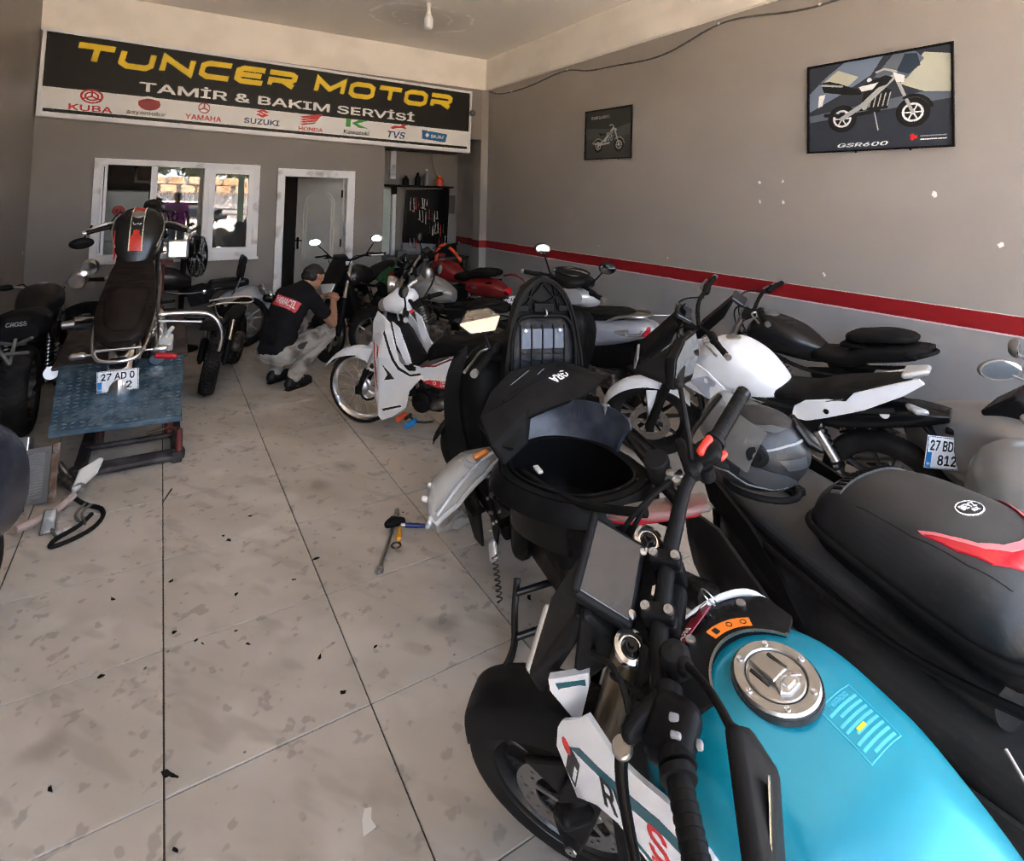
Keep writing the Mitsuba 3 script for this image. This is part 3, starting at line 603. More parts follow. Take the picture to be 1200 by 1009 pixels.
    lid = cat([lathe([(.0435,-.006),(.0435,.003),(.041,.0045),(.001,.0045)],48), hull([(.036,.010,.006),(.036,-.010,.006),(-.006,.013,.009),(-.006,-.013,.009)],.004),
               hull([(-.008,.013,.008),(-.008,-.013,.008),(-.022,.020,.006),(-.022,-.020,.006),(-.03,.012,.006),(-.03,-.012,.006)],.003)])
    P(k+'__cap_lid', tr(lid, capM), 'satin_alu', smooth=25)
    P(k+'__key_cover', tr(cat([rbox(.013,.020,.004,.0018,(-.022,0,.011)), tube([(-.012,.0,.012),(-.026,.026,.009)],.0015,6), tube([(-.012,.0,.012),(-.026,-.026,.009)],.0015,6)]), capM), 'chrome')
    [P(k+'__cap_recess', tr(rbox(.034,.006,.003,.001,(.012,s*.022,.0052)), capM), 'dark_metal') for s in (-1,1)]
    for q in range(6):
        a = 2*np.pi*q/6+.35; P(k+'__cap_bolt', tr(mv(lathe([(.0022,.0035),(.0030,.007),(.0045,.0072),(.0050,.005)],14), .054*math.cos(a),.054*math.sin(a),0), capM), 'chrome')
    # warning sticker on the tank top
    sx = np.array([-.665,-.735]); 
    def top_z(x,y): 
        S_ = np.array(st)[::-1]; I = [PchipInterpolator(S_[:,0],S_[:,i])(x) for i in (1,2,3)]
        return I[0]+I[2]*np.maximum(1-np.abs(y/I[1])**2.5,1e-3)**(1/2.5)
    def on_tank(poly, lift, t_=.0006):
        m = fine(extr(poly, t_), .01); v = m.vertices.copy(); v[:,2] += top_z(v[:,0],v[:,1])+lift; return trimesh.Trimesh(v,m.faces,process=False)
    x0, y0 = -.700, -.053
    outer = sbox(x0-.036,y0-.040,x0+.036,y0+.040)
    P(k+'__warning_label', on_tank(outer.difference(outer.buffer(-.0012)), .0006), 'label_teal')
    LB = 'label_teal'
    ln = [sbox(x0+.030-.0075*i-.0022, y0-.034, x0+.030-.0075*i+.0012, y0+.034-(.014 if i%3==2 else 0)) for i in range(1,9)]
    P(k+'__label_text', on_tank(unary_union(ln), .0006), 'label_teal')
    P(k+'__label_highlight', on_tank(sbox(x0-.008,y0-.004,x0-.0035,y0+.016), .0008), 'yellow')
    wt = tr(mv(text('! WARNING',.006,.0005), 0,0,0), basis((x0+.029,y0,0),(0,-1,0),(1,0,0))); v = wt.vertices.copy(); v[:,2] += top_z(v[:,0],v[:,1])+.0007
    P(k+'__label_text', trimesh.Trimesh(v,wt.faces,process=False), 'label_teal')
    # ignition panel between yoke and cap
    a = np.linspace(-1.15,1.15,24); cut = [(-.606+.098*math.cos(q), .098*math.sin(q)) for q in a]
    pl = Polygon([(-.40,.055),(-.40,-.10),(-.455,-.165),(-.535,-.150)]+cut+[(-.535,.150),(-.455,.165)]).difference(circ(.088,(-.606,0)))
    def zpan(x,y): return .934-.55*np.maximum(x+.47,0)-1.1*y*y+.12*np.minimum(x+.47,0)*-1
    m = fine(extr(pl.buffer(-.004).buffer(.004), .010), .02); v = m.vertices.copy(); v[:,2] += zpan(v[:,0],v[:,1])+.024; k2 = P('ignition_panel', trimesh.Trimesh(v,m.faces,process=False), 'black_matte', smooth=25)
    rim_ = pl.buffer(.001).difference(pl.buffer(-.003)).intersection(circ(.105,(-.606,0)))
    m = fine(extr(rim_,.003),.01); v = m.vertices.copy(); v[:,2] += zpan(v[:,0],v[:,1])+.0335; P(k2+'__edge', trimesh.Trimesh(v,m.faces,process=False), 'steel')
    for y in (.038,-.098): P(k2+'__bolt', mv(lathe([(.003,.0),(.004,.005),(.0085,.005),(.0085,0)],16), -.468, y, zpan(-.468,y)+.035), 'satin_alu')
    def on_pan(poly, lift, t_=.0006):
        m = fine(extr(poly, t_), .01); v = m.vertices.copy(); v[:,2] += zpan(v[:,0],v[:,1])+.0345+lift; return trimesh.Trimesh(v,m.faces,process=False)
    arc = LineString([(-.606+.121*math.cos(q), .121*math.sin(q)) for q in np.linspace(-.63,.05,20)]).buffer(.0105, cap_style=2)
    P(k2+'__orange_sticker', on_pan(arc,0), 'orange')
    P(k2+'__sticker_symbols', on_pan(unary_union([circ(.0055,(-.606+.121*math.cos(q),.121*math.sin(q))).difference(circ(.0042,(-.606+.121*math.cos(q),.121*math.sin(q)))) for q in (-.52,-.30)]+[sbox(-.606+.121*math.cos(-.06)-.006,.121*math.sin(-.06)-.005,-.606+.121*math.cos(-.06)+.006,.121*math.sin(-.06)+.005)]), .0007), 'black_print')
    # key ring and strap
    ring = tube([(-.432+.016*math.cos(q), -.055+.006*math.sin(q), .972+.016*math.sin(q)) for q in np.linspace(0,2*np.pi,13)[:-1]], .0014, 6, 40, closed=True)
    k3 = P('key_ring', ring, 'chrome'); P(k3+'__key', rbox(.004,.02,.03,.0015,(-.44,-.03,.962)), 'steel')
    d = np.array([-.458,.105,.948])-np.array([-.436,-.040,.962]); o = np.array([-.447,.032,.958])
    SM = basis(o, d, (-.80,-.1,.55)); L = np.linalg.norm(d)
    P(k3+'__strap', tr(rbox(L,.028,.003,.001), SM), 'maroon')
    P(k3+'__strap_lettering', tr(mv(rot(text('FALCON',.013,.0008),'z',180),.02,0,.0016), SM), 'offwhite')
    # side shrouds with decals
    yb = lambda x,z: .186+.006*np.clip((-.2-x)/.3,0,1)-.5*np.maximum(z-.80,0)**2
    def yo(l): return lambda x,z: yb(x,z)+l
    sh = panel([(-.346,.833),(-.305,.788),(-.245,.735),(-.222,.700),(-.204,.645),(-.262,.592),(-.335,.650),(-.40,.683),(-.50,.700),(-.66,.735),(-.74,.80),(-.70,.85),(-.62,.868),(-.55,.866),(-.47,.838),(-.414,.822)], .008, yb, .03)
    for s in (1,-1):
        q = (lambda m: m) if s > 0 else (lambda m: mirror(mv(m,0,-.035,0)))
        k = P('side_shroud', q(sh), 'white_paint', smooth=35)
        P(k+'__stripe', q(panel([(-.262,.695),(-.300,.728),(-.36,.748),(-.43,.776),(-.52,.815),(-.64,.845),(-.66,.828),(-.53,.797),(-.44,.756),(-.36,.730),(-.31,.712)], .0012, yo(.0078), .02)), 'teal_dark')
        P(k+'__lower_line', q(panel([(-.42,.700),(-.50,.717),(-.66,.748),(-.66,.742),(-.50,.709),(-.42,.693)], .0012, yo(.0078), .02)), 'teal_dark')
        def decal(m, lift=.0078):
            m = fine(m,.01); v = m.vertices.copy(); return trimesh.Trimesh(np.stack([v[:,0], yb(v[:,0],v[:,1])+lift+v[:,2], v[:,1]],1), m.faces[:,::-1] , process=False)
        def txt(s_, h, x, z, deg, w, sh_=.25):
            m = text(s_,h,.0014,True,w); v = m.vertices.copy(); v[:,0] += sh_*v[:,1]; c_, n_ = math.cos(math.radians(deg)), math.sin(math.radians(deg))
            X = -(v[:,0]*c_-v[:,1]*n_); Z = v[:,0]*n_+v[:,1]*c_
            return decal(trimesh.Trimesh(np.stack([x+X, z+Z, v[:,2]],1), m.faces, process=False))
        P(k+'__lettering', q(txt('RV',.046,-.405,.723,20,.090)), 'black_print')
        P(k+'__lettering', q(txt('S',.050,-.510,.762,18,.050)), 'red_print')
        P(k+'__lettering', q(txt('SSR',.014,-.515,.725,16,.055)), 'red_print')
        lab = affinity.rotate(sbox(-.012,-.036,.012,.036).buffer(.004), 22, origin=(0,0))
        P(k+'__badge', q(decal(mv(extr(lab,.0014),-.262,.655,0))), 'black_print'); P(k+'__badge_disc', q(decal(mv(extr(circ(.014),.002),-.249,.686,0))), 'red_print')
        P(k+'__badge_lettering', q(txt('ARORA' if 0 else 'RSM 250',.010,-.268,.643,-68,.044,0)) if 0 else q(decal(mv(rot(extr(unary_union([sbox(-.02+i*.011,-.004,-.012+i*.011,.004) for i in range(4)]),.002),'z',112),-.268,.645,0))), 'white_print')
    # right shroud lip seen over the panel
    P('shroud_lip', cat([tube([(-.40,.055,.925),(-.402,-.05,.930),(-.418,-.125,.930),(-.445,-.165,.925),(-.50,-.182,.90)], [.003,.004,.006,.007,.004], 10), hull([(-.40,-.06,.88),(-.43,-.155,.88),(-.50,-.178,.86),(-.42,-.15,.80)], .012)]), 'white_paint', smooth=50)
    # engine, frame, radiator, seat, tail
    engine(t, -.72, .36, 1.15, A)
    P('radiator', rbox(.03,.28,.24,.008,(-.30,0,.56)), 'black_matte')
    P('frame', both(cat([tube([(-.38,.06,.88),(-.55,.15,.72),(-.80,.17,.60),(-.95,.14,.45)],.022,10), tube([(-.36,.05,.80),(-.42,.10,.5),(-.55,.12,.30)],.018,10)])), 'black_paint')
    P('swingarm', both(tube([(-.92,.12,.40),(-1.15,.13,.35),(-1.36,.11,.305)],[.03,.03,.022],10)), 'black_paint')
    P('seat', loft([(-.95,.80,.10,.05,.06),(-1.10,.79,.13,.05,.05),(-1.25,.84,.12,.06,.05),(-1.42,.90,.09,.05,.04)],24,24,3), 'seat_vinyl')
    P('tail', cat([loft([(-1.0,.74,.13,.05,.05),(-1.3,.80,.11,.06,.05),(-1.6,.91,.05,.03,.02)],24,24,3), tube([(-1.4,0,.84),(-1.6,0,.72),(-1.75,0,.55)],[.03,.02,.015])]), 'white_paint')
    P('turn_signal', hull([(-.30,.20,.60),(-.27,.24,.60),(-.30,.245,.62)],.014), 'black_plastic')
    P('side_stand', tube([(-.85,.14,.30),(-.83,.22,.12),(-.82,.255,.050)],.012,10), 'black_paint')
build_teal()
# ================================================================ black scooter with the top case, helmet on its seat
def build_topcase():
    B = Frame(2.094, .156, 75, 8); t = Thing('scooter', 'dusty black scooter carrying a black top case, right of the teal motorcycle', 'scooter', B); P = t.part
    wheel(t, 'rear_wheel', -1.36, .25, .13, .165, 'cast', B, n=48, m=16)
    P('frame_rail', both(tube([(-.74,.10,.60),(-.80,.13,.40),(-.95,.13,.25)],.016,10)), 'black_matte')
    P('paddock_stand', cat([tube([(-.86,s*.11,.24),(-.88,s*.15,.02)],.012) for s in (1,-1)]+[cyl((-.86,-.13,.22),(-.86,.13,.22),.012)]), 'rusty')
    # body: seat, flanks
    P('seat', loft([(-.70,.70,.09,.04,.06),(-.78,.73,.14,.055,.07),(-.92,.745,.165,.06,.08),(-1.15,.735,.18,.06,.08),(-1.42,.735,.185,.055,.08),(-1.70,.72,.16,.05,.07)],40,36,2.6), 'black_dusty', smooth=45)
    P('seat_seam', cat([tube([(-.80,.160,.735),(-1.0,.172,.735),(-1.3,.186,.725),(-1.6,.178,.71)],.006,8), tube([(-.93,.12,.80),(-.96,0,.806),(-.93,-.12,.80)],.004,8)]), 'black_plastic')
    P('body', cat([loft([(-.74,.52,.09,.12,.12,3),(-.82,.50,.15,.18,.18,3),(-.98,.48,.21,.20,.18,2.6),(-1.35,.52,.23,.16,.19,2.6),(-1.75,.56,.19,.12,.15,2.4),(-2.02,.62,.08,.06,.06,2.2)],44,40,2.8)]), 'black_dusty', smooth=45)
    strip = panel([(-.80,.80),(-.90,.80),(-1.08,.765),(-1.22,.70),(-1.30,.625),(-1.18,.655),(-1.02,.695),(-.86,.72)], .012, lambda x,z: .19+.05*np.clip((-.75-x)/.5,0,1)-.12*np.maximum(z-.66,0), .03)
    for s in (1,-1): P('side_strip', strip if s>0 else mirror(strip), 'black_plastic', smooth=30)
    low = panel([(-.70,.62),(-.92,.66),(-1.20,.60),(-1.52,.56),(-1.86,.56),(-1.90,.50),(-1.60,.40),(-1.2,.36),(-.85,.30),(-.72,.42)], .012, lambda x,z: .205+.05*np.clip((-.7-x)/.5,0,1)-.16*np.abs(z-.52)**1.3-.10*np.clip((-1.5-x)/.4,0,1), .03)
    for s in (1,-1): P('side_panel', low if s>0 else mirror(low), 'black_dusty', smooth=30)
    P('grab_rail', both(tube([(-1.0,.19,.71),(-1.2,.225,.74),(-1.55,.22,.75),(-1.78,.14,.76)], .012, 10)), 'black_plastic')
    P('hinge_block', cat([rbox(.07,.03,.02,.006,(-1.04,.03,.808)), rbox(.03,.04,.025,.006,(-1.07,.02,.81))]), 'black_plastic')
    P('strap_rod', tube([(-1.74,.20,.70),(-1.80,.22,.66),(-1.83,.225,.62)], .004, 8), 'steel')
    P('tail_light', hull([(-1.98,.06,.63),(-1.98,-.06,.63),(-2.03,0,.60)],.02), 'red_lens')
    P('exhaust', tube([(-1.1,-.2,.25),(-1.4,-.23,.32),(-1.75,-.24,.42)],[.03,.06,.055],16), 'black_matte')
    P('engine', rbox(.5,.24,.22,.05,(-1.15,0,.28)), 'engine_black')
    P('side_stand', tube([(-.85,.15,.25),(-.80,.23,.10),(-.79,.255,.025)],.012), 'black_matte')
    P('stand_plate', hull([(-.72,.26,.06),(-.80,.27,.34),(-.86,.26,.06)],.008), 'black_matte')
    # rack and top case
    P('rack', cat([rbox(.34,.24,.02,.008,(-1.50,0,.775))]+[tube([(-1.35,s*.10,.77),(-1.30,s*.14,.70)],.01) for s in (1,-1)]), 'black_matte')
    def lp(st, ex, m=44): return loft(st, m, 56, ex)
    BX = [(-1.235,.10,.04),(-1.26,.145,.09),(-1.34,.166,.135),(-1.45,.177,.165),(-1.57,.184,.172),(-1.66,.185,.155),(-1.735,.168,.110),(-1.775,.12,.05)]
    k = P('top_case', lp([(x,.85,w*.985,.0,.09*min(1,h/.09)) for x,w,h in BX], 3.2), 'black_plastic', smooth=40)
    P(k+'__lid', lp([(x,.855,w,h,.0,2.4) for x,w,h in BX], 2.4), 'black_dusty', smooth=40)
    loop = [(x-(.008 if x<-1.6 else -.008),w+.007,.853) for x,w,h in BX]+[(-1.792,0,.853)]+[(x-(.008 if x<-1.6 else -.008),-w-.007,.853) for x,w,h in BX[::-1]]+[(-1.215,0,.853)]
    P(k+'__rim', tube(loop, .011, 10, 120, closed=True), 'black_matte', smooth=50)
    def lid_z(x, y):
        S_ = np.array(BX)[::-1]; w = PchipInterpolator(S_[:,0],S_[:,1])(x); h = PchipInterpolator(S_[:,0],S_[:,2])(x)
        return .855+h*np.maximum(1-np.abs(np.clip(y/w,-1,1))**2.4,1e-4)**(1/2.4)
    def on_lid(m, lift):
        m = fine(m,.012); v = m.vertices.copy(); v[:,2] = lid_z(v[:,0],v[:,1])+lift+v[:,2]; return trimesh.Trimesh(v,m.faces,process=False)
    # ribbed vent strip at the front edge of the lid
    P(k+'__vent_strip', on_lid(extr(sbox(-1.335,-.115,-1.302,.115),.006),.0), 'grey_dark')
    for i in range(16): P(k+'__vent_rib', on_lid(extr(sbox(-1.333,-.110+i*.0142,-1.304,-.104+i*.0142),.004),.006), 'black_matte')
    # ridge lines, textured rear band and red reflector
    for s in (1,-1): P(k+'__ridge', on_lid(extr(LineString([(-1.40,s*.130),(-1.55,s*.138),(-1.66,s*.125),(-1.72,s*.10)]).buffer(.004),.003),.0), 'black_dusty')
    refl = affinity.translate(affinity.scale(Polygon([(-1.585,.145),(-1.595,.148),(-1.66,.135),(-1.715,.105),(-1.748,.05),(-1.755,0),(-1.748,-.05),(-1.715,-.105),(-1.66,-.135),(-1.595,-.148),(-1.585,-.145),(-1.64,-.118),(-1.68,-.09),(-1.705,-.045),(-1.71,0),(-1.705,.045),(-1.68,.09),(-1.64,.118)]),1,.9,origin=(0,0)),.028,0)
    P(k+'__reflector', on_lid(extr(refl,.004),.0015), 'red_lens')
    P(k+'__reflector_edge', on_lid(extr(refl.difference(affinity.translate(refl,-.014,0)),.001),.0052), 'red_lens_light')
    P(k+'__badge', on_lid(tr(extr(affinity.scale(circ(1,n=40),.022,.036,origin=(0,0)),.0016),None,(-1.585,.0,0)),.0), 'black_print')
    P(k+'__badge_ring', on_lid(tr(extr(affinity.scale(circ(1,n=40),.022,.036,origin=(0,0)).difference(affinity.scale(circ(1,n=40),.0195,.0335,origin=(0,0))),.0022),None,(-1.585,0,0)),.0), 'white_print')
    bt = tr(text('BEYZ',.013,.0012,True,.044), basis((-1.580,0,0),(0,-1,0),(1,0,0))); P(k+'__badge_lettering', on_lid(bt,.0016), 'white_print')
    bt = tr(text('BOX',.007,.0012,True,.020), basis((-1.594,-.006,0),(0,-1,0),(1,0,0))); P(k+'__badge_lettering', on_lid(bt,.0016), 'white_print')
    P(k+'__latch', rbox(.02,.07,.05,.008,(-1.80,0,.845)), 'black_plastic')
build_topcase()
def build_helmet():
    M = np.eye(4); yaw = math.radians(128); fwd = np.array([math.cos(yaw), math.sin(yaw), 0.0]); up = np.array([.10,-.10,1.0]); up /= np.linalg.norm(up)
    H = Frame(0,0,0); H.M = basis((1.475,-.86,.985), fwd, np.cross(up,fwd))
    t = Thing('helmet', 'black full-face helmet with raised dusty visor resting on the black scooter seat', 'helmet', H); P = t.part
    v = trimesh.creation.icosphere(subdivisions=4); p = v.vertices.copy()
    a, b, c = .132, .110, .120
    q = p*[a,b,c]; q[:,0] += np.where(p[:,2] < 0, .018*-p[:,2], 0); q[:,2] = np.where(p[:,2] < 0, q[:,2]*.98, q[:,2])
    fr = (p[:,0] > .55) & (np.abs(p[:,2]) < .9); q[:,0] += np.where((p[:,0] > 0) & (p[:,2] < -.2), .022*np.clip(p[:,0],0,1), 0)
    m = trimesh.Trimesh(q, v.faces, process=False)
    m = m.slice_plane((0,0,-.112),(0,0,1),cap=True)
    P('shell', m, 'graphite' if 0 else 'helmet_paint', smooth=50)
    # eye port edge, chin vent, rear spoiler, neck roll
    P('neck_roll', tube([(.098*math.cos(a_),.080*math.sin(a_),-.110) for a_ in np.linspace(0,2*np.pi,17)[:-1]], .009, 10, 60, closed=True), 'black_matte')
    def on_shell(poly, lift, n_=1, t_=.002, side=1):
        """decal given in (angle about z from front [deg], height) laid on the shell"""
        m = fine(extr(poly, t_), 3 if 0 else .012); vv = m.vertices; th_ = vv[:,0]/.13; z = vv[:,1]
        rr = np.sqrt(np.maximum(1-(z/c)**2, .02)); 
        x = np.cos(th_)*rr*a; y = side*np.sin(th_)*rr*b
        x = x+np.where((x>0)&(z<-.025), .022*np.clip(x/a,0,1), 0)+np.where(z<0,.018*-z/c,0)
        nrm = np.stack([x/a**2, y/b**2, z/c**2],1); nrm /= np.linalg.norm(nrm,axis=1,keepdims=True)
        o = np.stack([x,y,z],1)+nrm*(lift+vv[:,2:3]); f_ = m.faces if side>0 else m.faces[:,::-1]
        return trimesh.Trimesh(o, f_, process=False)
    port = sbox(-.115,-.035,.115,.050).buffer(.010)
    P('eye_port', on_shell(port, .0005), 'hole_dark')
    for s in (1,-1):
        P('side_panel', on_shell(Polygon([(.16,-.01),(.27,-.03),(.34,-.06),(.30,-.085),(.20,-.07),(.15,-.05)]), .001, side=s), 'helmet_grey')
        P('stripe', on_shell(LineString([(.13,.035),(.20,.030),(.27,.048),(.36,.058)]).buffer(.0028), .001, side=s), 'grey_plastic')
        P('stripe', on_shell(LineString([(.05,-.058),(.12,-.050),(.17,-.075),(.25,-.080),(.30,-.070)]).buffer(.0022), .001, side=s), 'grey_plastic')
        P('panel_accent', on_shell(Polygon([(.24,.012),(.33,.020),(.34,-.012),(.27,-.016)]), .001, side=s), 'helmet_grey')
        P('panel_accent', on_shell(Polygon([(.14,.085),(.24,.092),(.30,.085),(.24,.075)]), .001, side=s), 'helmet_grey')
        lt = text('F-1',.013,.0012); 
        if s > 0: lt = rot(lt,'z',0)
        vv = lt.vertices*[(-1 if s>0 else 1),1,1]; lt = trimesh.Trimesh(vv, lt.faces[:,::-1] if s>0 else lt.faces, process=False)
        th_v = lt.vertices+[.165,.047,0]; mm = trimesh.Trimesh(th_v, lt.faces, process=False)
        x_=np.cos(mm.vertices[:,0]/.13)*np.sqrt(1-(mm.vertices[:,1]/c)**2)*a; y_=s*np.sin(mm.vertices[:,0]/.13)*np.sqrt(1-(mm.vertices[:,1]/c)**2)*b
        o=np.stack([x_,y_,mm.vertices[:,1]],1); nn=o/np.array([a*a,b*b,c*c]); nn/=np.linalg.norm(nn,axis=1,keepdims=True); P('lettering', trimesh.Trimesh(o+nn*(.0012+mm.vertices[:,2:3]), mm.faces, process=False), 'white_print')
    P('chin_vent', hull([(.158,.03,-.075),(.158,-.03,-.075),(.150,.025,-.090),(.150,-.025,-.090)],.006), 'black_matte')
    P('spoiler', hull([(-.12,.05,.05),(-.12,-.05,.05),(-.15,.03,.03),(-.15,-.03,.03),(-.09,.04,.09),(-.09,-.04,.09)],.008), 'black_gloss')
    # raised visor: strip of a sphere turned up about the side pivots
    G = []
    for e in np.radians(np.linspace(-24,26,7)):
        G.append([(.172*math.cos(e)*math.cos(w_), .128*math.sin(w_), .02+.150*math.sin(e)) for w_ in np.radians(np.linspace(-82,82,13))])
    vis = sheet(G, .0028, (14,36)); vis = rot(vis, 'y', -24, (0,0,.02))
    P('visor', vis, 'visor', smooth=50)
    for s in (1,-1): P('visor_pivot', cat([mv(rot(lathe([(.030,-.01),(.031,.004),(.026,.009),(.012,.010),(.010,.005),(.001,.005)],28),'x',-90*s),.02,s*.118,.02)]), 'black_plastic', smooth=40)
build_helmet()
# ================================================================ stripped black scooter in the middle, seat raised
def build_stripped():
    C = Frame(1.62, .98, 80, 3); S = C.steered(40, .45, (-.1,0,.25)); t = Thing('scooter', 'half dismantled black scooter with its seat raised upright and bare under-seat tub', 'scooter', C); P = t.part
    wheel(t, 'front_wheel', 0, .25, .11, .165, 'cast', S, disc=.11, n=48, m=16)
    wheel(t, 'rear_wheel', -1.30, .25, .12, .165, 'cast', C, n=48, m=16)
    fork_pair(t, (-.20,.72), (0,.25), gap=.08, f=S)
    P('front_fender', sheet([[(.27*math.cos(a), y, .25+.27*math.sin(a)-1.5*y*y) for y in np.linspace(-.07,.07,5)] for a in np.radians([20,60,100,150])], .005), 'black_plastic', f=S)
    P('front_apron', cat([loft([(-.05,.62,.10,.14,.14),(-.14,.60,.19,.30,.22),(-.26,.60,.23,.34,.32),(-.34,.58,.22,.30,.32),(-.40,.55,.16,.2,.28)],24,32,2.6)]), 'black_plastic', smooth=40)
    P('leg_shield', both(sheet([[(-.20,.16,.92),(-.20,.23,.88)],[(-.26,.20,.62),(-.20,.30,.60)],[(-.36,.22,.34),(-.34,.29,.32)],[(-.60,.22,.26),(-.60,.29,.25)]], .012,(20,6))), 'black_plastic', smooth=40)
    P('floorboard', rbox(.44,.40,.07,.02,(-.62,.02,.28)), 'black_matte')
    P('steering_cover', loft([(-.30,.94,.05,.04,.05),(-.40,.97,.14,.05,.06),(-.50,.96,.12,.04,.06),(-.56,.94,.05,.03,.04)],16,24), 'black_plastic', f=S)
    # left grip and mirror: bars turned to the left, seen beside the seat
    P('handlebar', tube([(-.42,.12,.975),(-.40,.06,.98),(-.40,-.06,.98),(-.46,-.22,.975),(-.52,-.40,.965)], .012), 'black_plastic', f=S)
    grip_set(t, (-.475,-.27,.972), (-.52,-.40,.965), S, bar_end='satin_alu')
    P('switch_block', hull([(1.32,.45,.975),(1.37,.49,.98),(1.35,.46,.99)],.026), 'black_plastic', f=WORLD)
    mirror_unit(t, 'mirror', (1.30,.44,.99), (1.275,.50,1.115), WORLD, n=(-.25,-.90,.42), size=(.10,.058), shape='hex', up=(.12,.40,.9))
    grip_set(t, (1.32,.45,.975), (1.135,.285,.945), WORLD, bar_end='satin_alu', lev_dir=(-.6,.7,-.1)); P('bar_stub', cyl((1.31,.44,.974),(1.50,.60,.98),.012), 'black_plastic', f=WORLD)
    # raised seat: pan with tub, ribs, rim, braces and latch; its underside faces the camera
    base = C.M[:3,:3]@np.array([-.70,-.055,.755])+C.M[:3,3]
    nrm = np.array([-.36,-.93,.05]); upv = np.array([.02,.06,1.0])
    Q = C.sub(np.eye(4)); Q.M = basis(base, np.cross(upv,nrm), upv); sp = lambda n_,m,mt,par=None,lab=None,sm=30: t.part(n_,m,mt,lab,sm,Q)
    out = Polygon(spline([(-.195,-.02),(-.196,.12),(-.182,.25),(-.158,.38),(-.105,.51),(-.03,.575),(.03,.575),(.105,.51),(.158,.38),(.182,.25),(.196,.12),(.195,-.02)],60)).buffer(0)
    tub = Polygon([(-.145,.02),(-.150,.20),(-.140,.31),(-.105,.37),(.105,.37),(.140,.31),(.150,.20),(.145,.02)]).buffer(.012)
    k = sp('seat', cat([mv(extr(out,.055),0,0,-.085), mv(extr(out.difference(out.buffer(-.022)),.05),0,0,-.045)]), 'seat_vinyl')
    sp(k+'__rim_lip', mv(extr(out.difference(out.buffer(-.010)),.012),0,0,.004), 'black_plastic')
    sp(k+'__tub_rim', cat([tube([(x,y,.0) for x,y in [(-.152,.0),(-.158,.20),(-.150,.31),(-.11,.385),(0,.395),(.11,.385),(.150,.31),(.158,.20),(.152,.0)]],.010,8,60)]), 'black_plastic', sm=50)
    sp(k+'__tub_wall', mv(extr(tub.buffer(.006).difference(tub.buffer(-.004)),.035),0,0,-.04), 'black_plastic')
    sp(k+'__tub_floor', mv(extr(tub,.006),0,0,-.036), 'blue_black')
    for i in range(4):
        sp(k+'__tub_panel', mv(rbox(.048,.095,.012,.004),-.082+.0545*i,.285,-.026), 'seat_blue')  # blue colour stands in for a bluish reflection in the upper tub
        for j in range(7): sp(k+'__rib', mv(rbox(.036,.006,.012,.002),-.082+.0545*i+.003*j,.215-.031*j,-.026), 'black_gloss')
    for i in range(5): sp(k+'__rib', mv(rbox(.006,.33,.012,.002),-.109+.0545*i,.185,-.028), 'black_plastic')
    for x,y in ((-.085,.325),(.085,.325),(-.095,.075),(.080,.075)): sp(k+'__bumper', mv(lathe([(.008,-.03),(.008,.0),(.001,.002)],14),x,y,-.01), 'white_plastic')
    for a_,b_ in (((-.11,.42),(.0,.55)),((.11,.42),(.0,.55)),((-.10,.50),(.06,.42)),((.10,.50),(-.06,.42)),((-.05,.54),(-.08,.42)),((.05,.54),(.08,.42))):
        sp(k+'__brace', hull([(*a_,-.028),(*b_,-.028),(*a_,-.012),(*b_,-.012)],.004), 'black_plastic')
    sp(k+'__hinge_plate', cat([mv(rbox(.10,.045,.03,.006),0,.435,-.005), mv(rbox(.05,.03,.02,.004),-.10,.43,-.01), mv(rbox(.05,.03,.02,.004),.10,.43,-.01)]), 'black_plastic')
    sp(k+'__latch_hook', tube([(0,.435,.01),(.004,.425,.03),(.006,.405,.035),(-.004,.40,.03)],.004,8), 'steel')
    # under-seat tub
    def cw(pts): return [tuple(p) for p in pts]
    rim = Polygon(spline([(-1.16,.30),(-1.33,.235),(-1.42,.13),(-1.42,-.03),(-1.36,-.11),(-1.22,-.13),(-1.08,-.10),(-.98,.0),(-.96,.13),(-1.03,.25)],70,True)).buffer(0)
    wall = rim.difference(rim.buffer(-.012))
    k = P('storage_tub', cat([mv(extr(wall,.20),0,0,.51), mv(extr(rim,.01),0,0,.50)]), 'black_gloss')
    P(k+'__flange', mv(extr(rim.buffer(.035).difference(rim.buffer(.004)),.018),0,0,.685), 'black_plastic')
    P(k+'__skirt', cat([sheet([[(*p,.700) for p in ring_pts(rim.buffer(.038),-1.25,40)],[(*p,.665) for p in ring_pts(rim.buffer(.062),-1.25,40)],[(*p,.640) for p in ring_pts(rim.buffer(.075),-1.25,40)]],.006,(8,60))]), 'black_plastic', smooth=40)
    flap = sheet([[(-1.18,-.145,.70),(-1.09,-.125,.705),(-.99,-.03,.71),(-.94,.09,.71),(-1.0,.24,.71)],[(-1.19,-.17,.76),(-1.08,-.15,.79),(-.955,-.04,.79),(-.905,.09,.77),(-.98,.265,.74)],[(-1.21,-.195,.79),(-1.08,-.17,.845),(-.935,-.05,.845),(-.89,.08,.81),(-.975,.275,.755)]],.012,(14,30))
    P(k+'__lid_flap', flap, 'blue_black', smooth=40)
    P(k+'__clip', rbox(.03,.03,.05,.005,(-1.07,-.165,.825)), 'grey_dark')
    for i in range(7): P(k+'__flap_rib', tube([(-1.075+.014*i,-.135+.014*i,.73),(-1.06+.014*i,-.15+.015*i,.81)],.0035,6), 'blue_black')
    P(k+'__holder', rbox(.05,.02,.012,.003,(-1.17,.20,.70)), 'offwhite')
    # rails, engine, tail
    P('frame_rail', cat([tube([(-.85,s*.17+.02,.55),(-1.10,s*.20+.03,.66),(-1.40,s*.17+.02,.70),(-1.66,s*.06,.76)],.014,10) for s in (1,-1)]), 'black_matte')
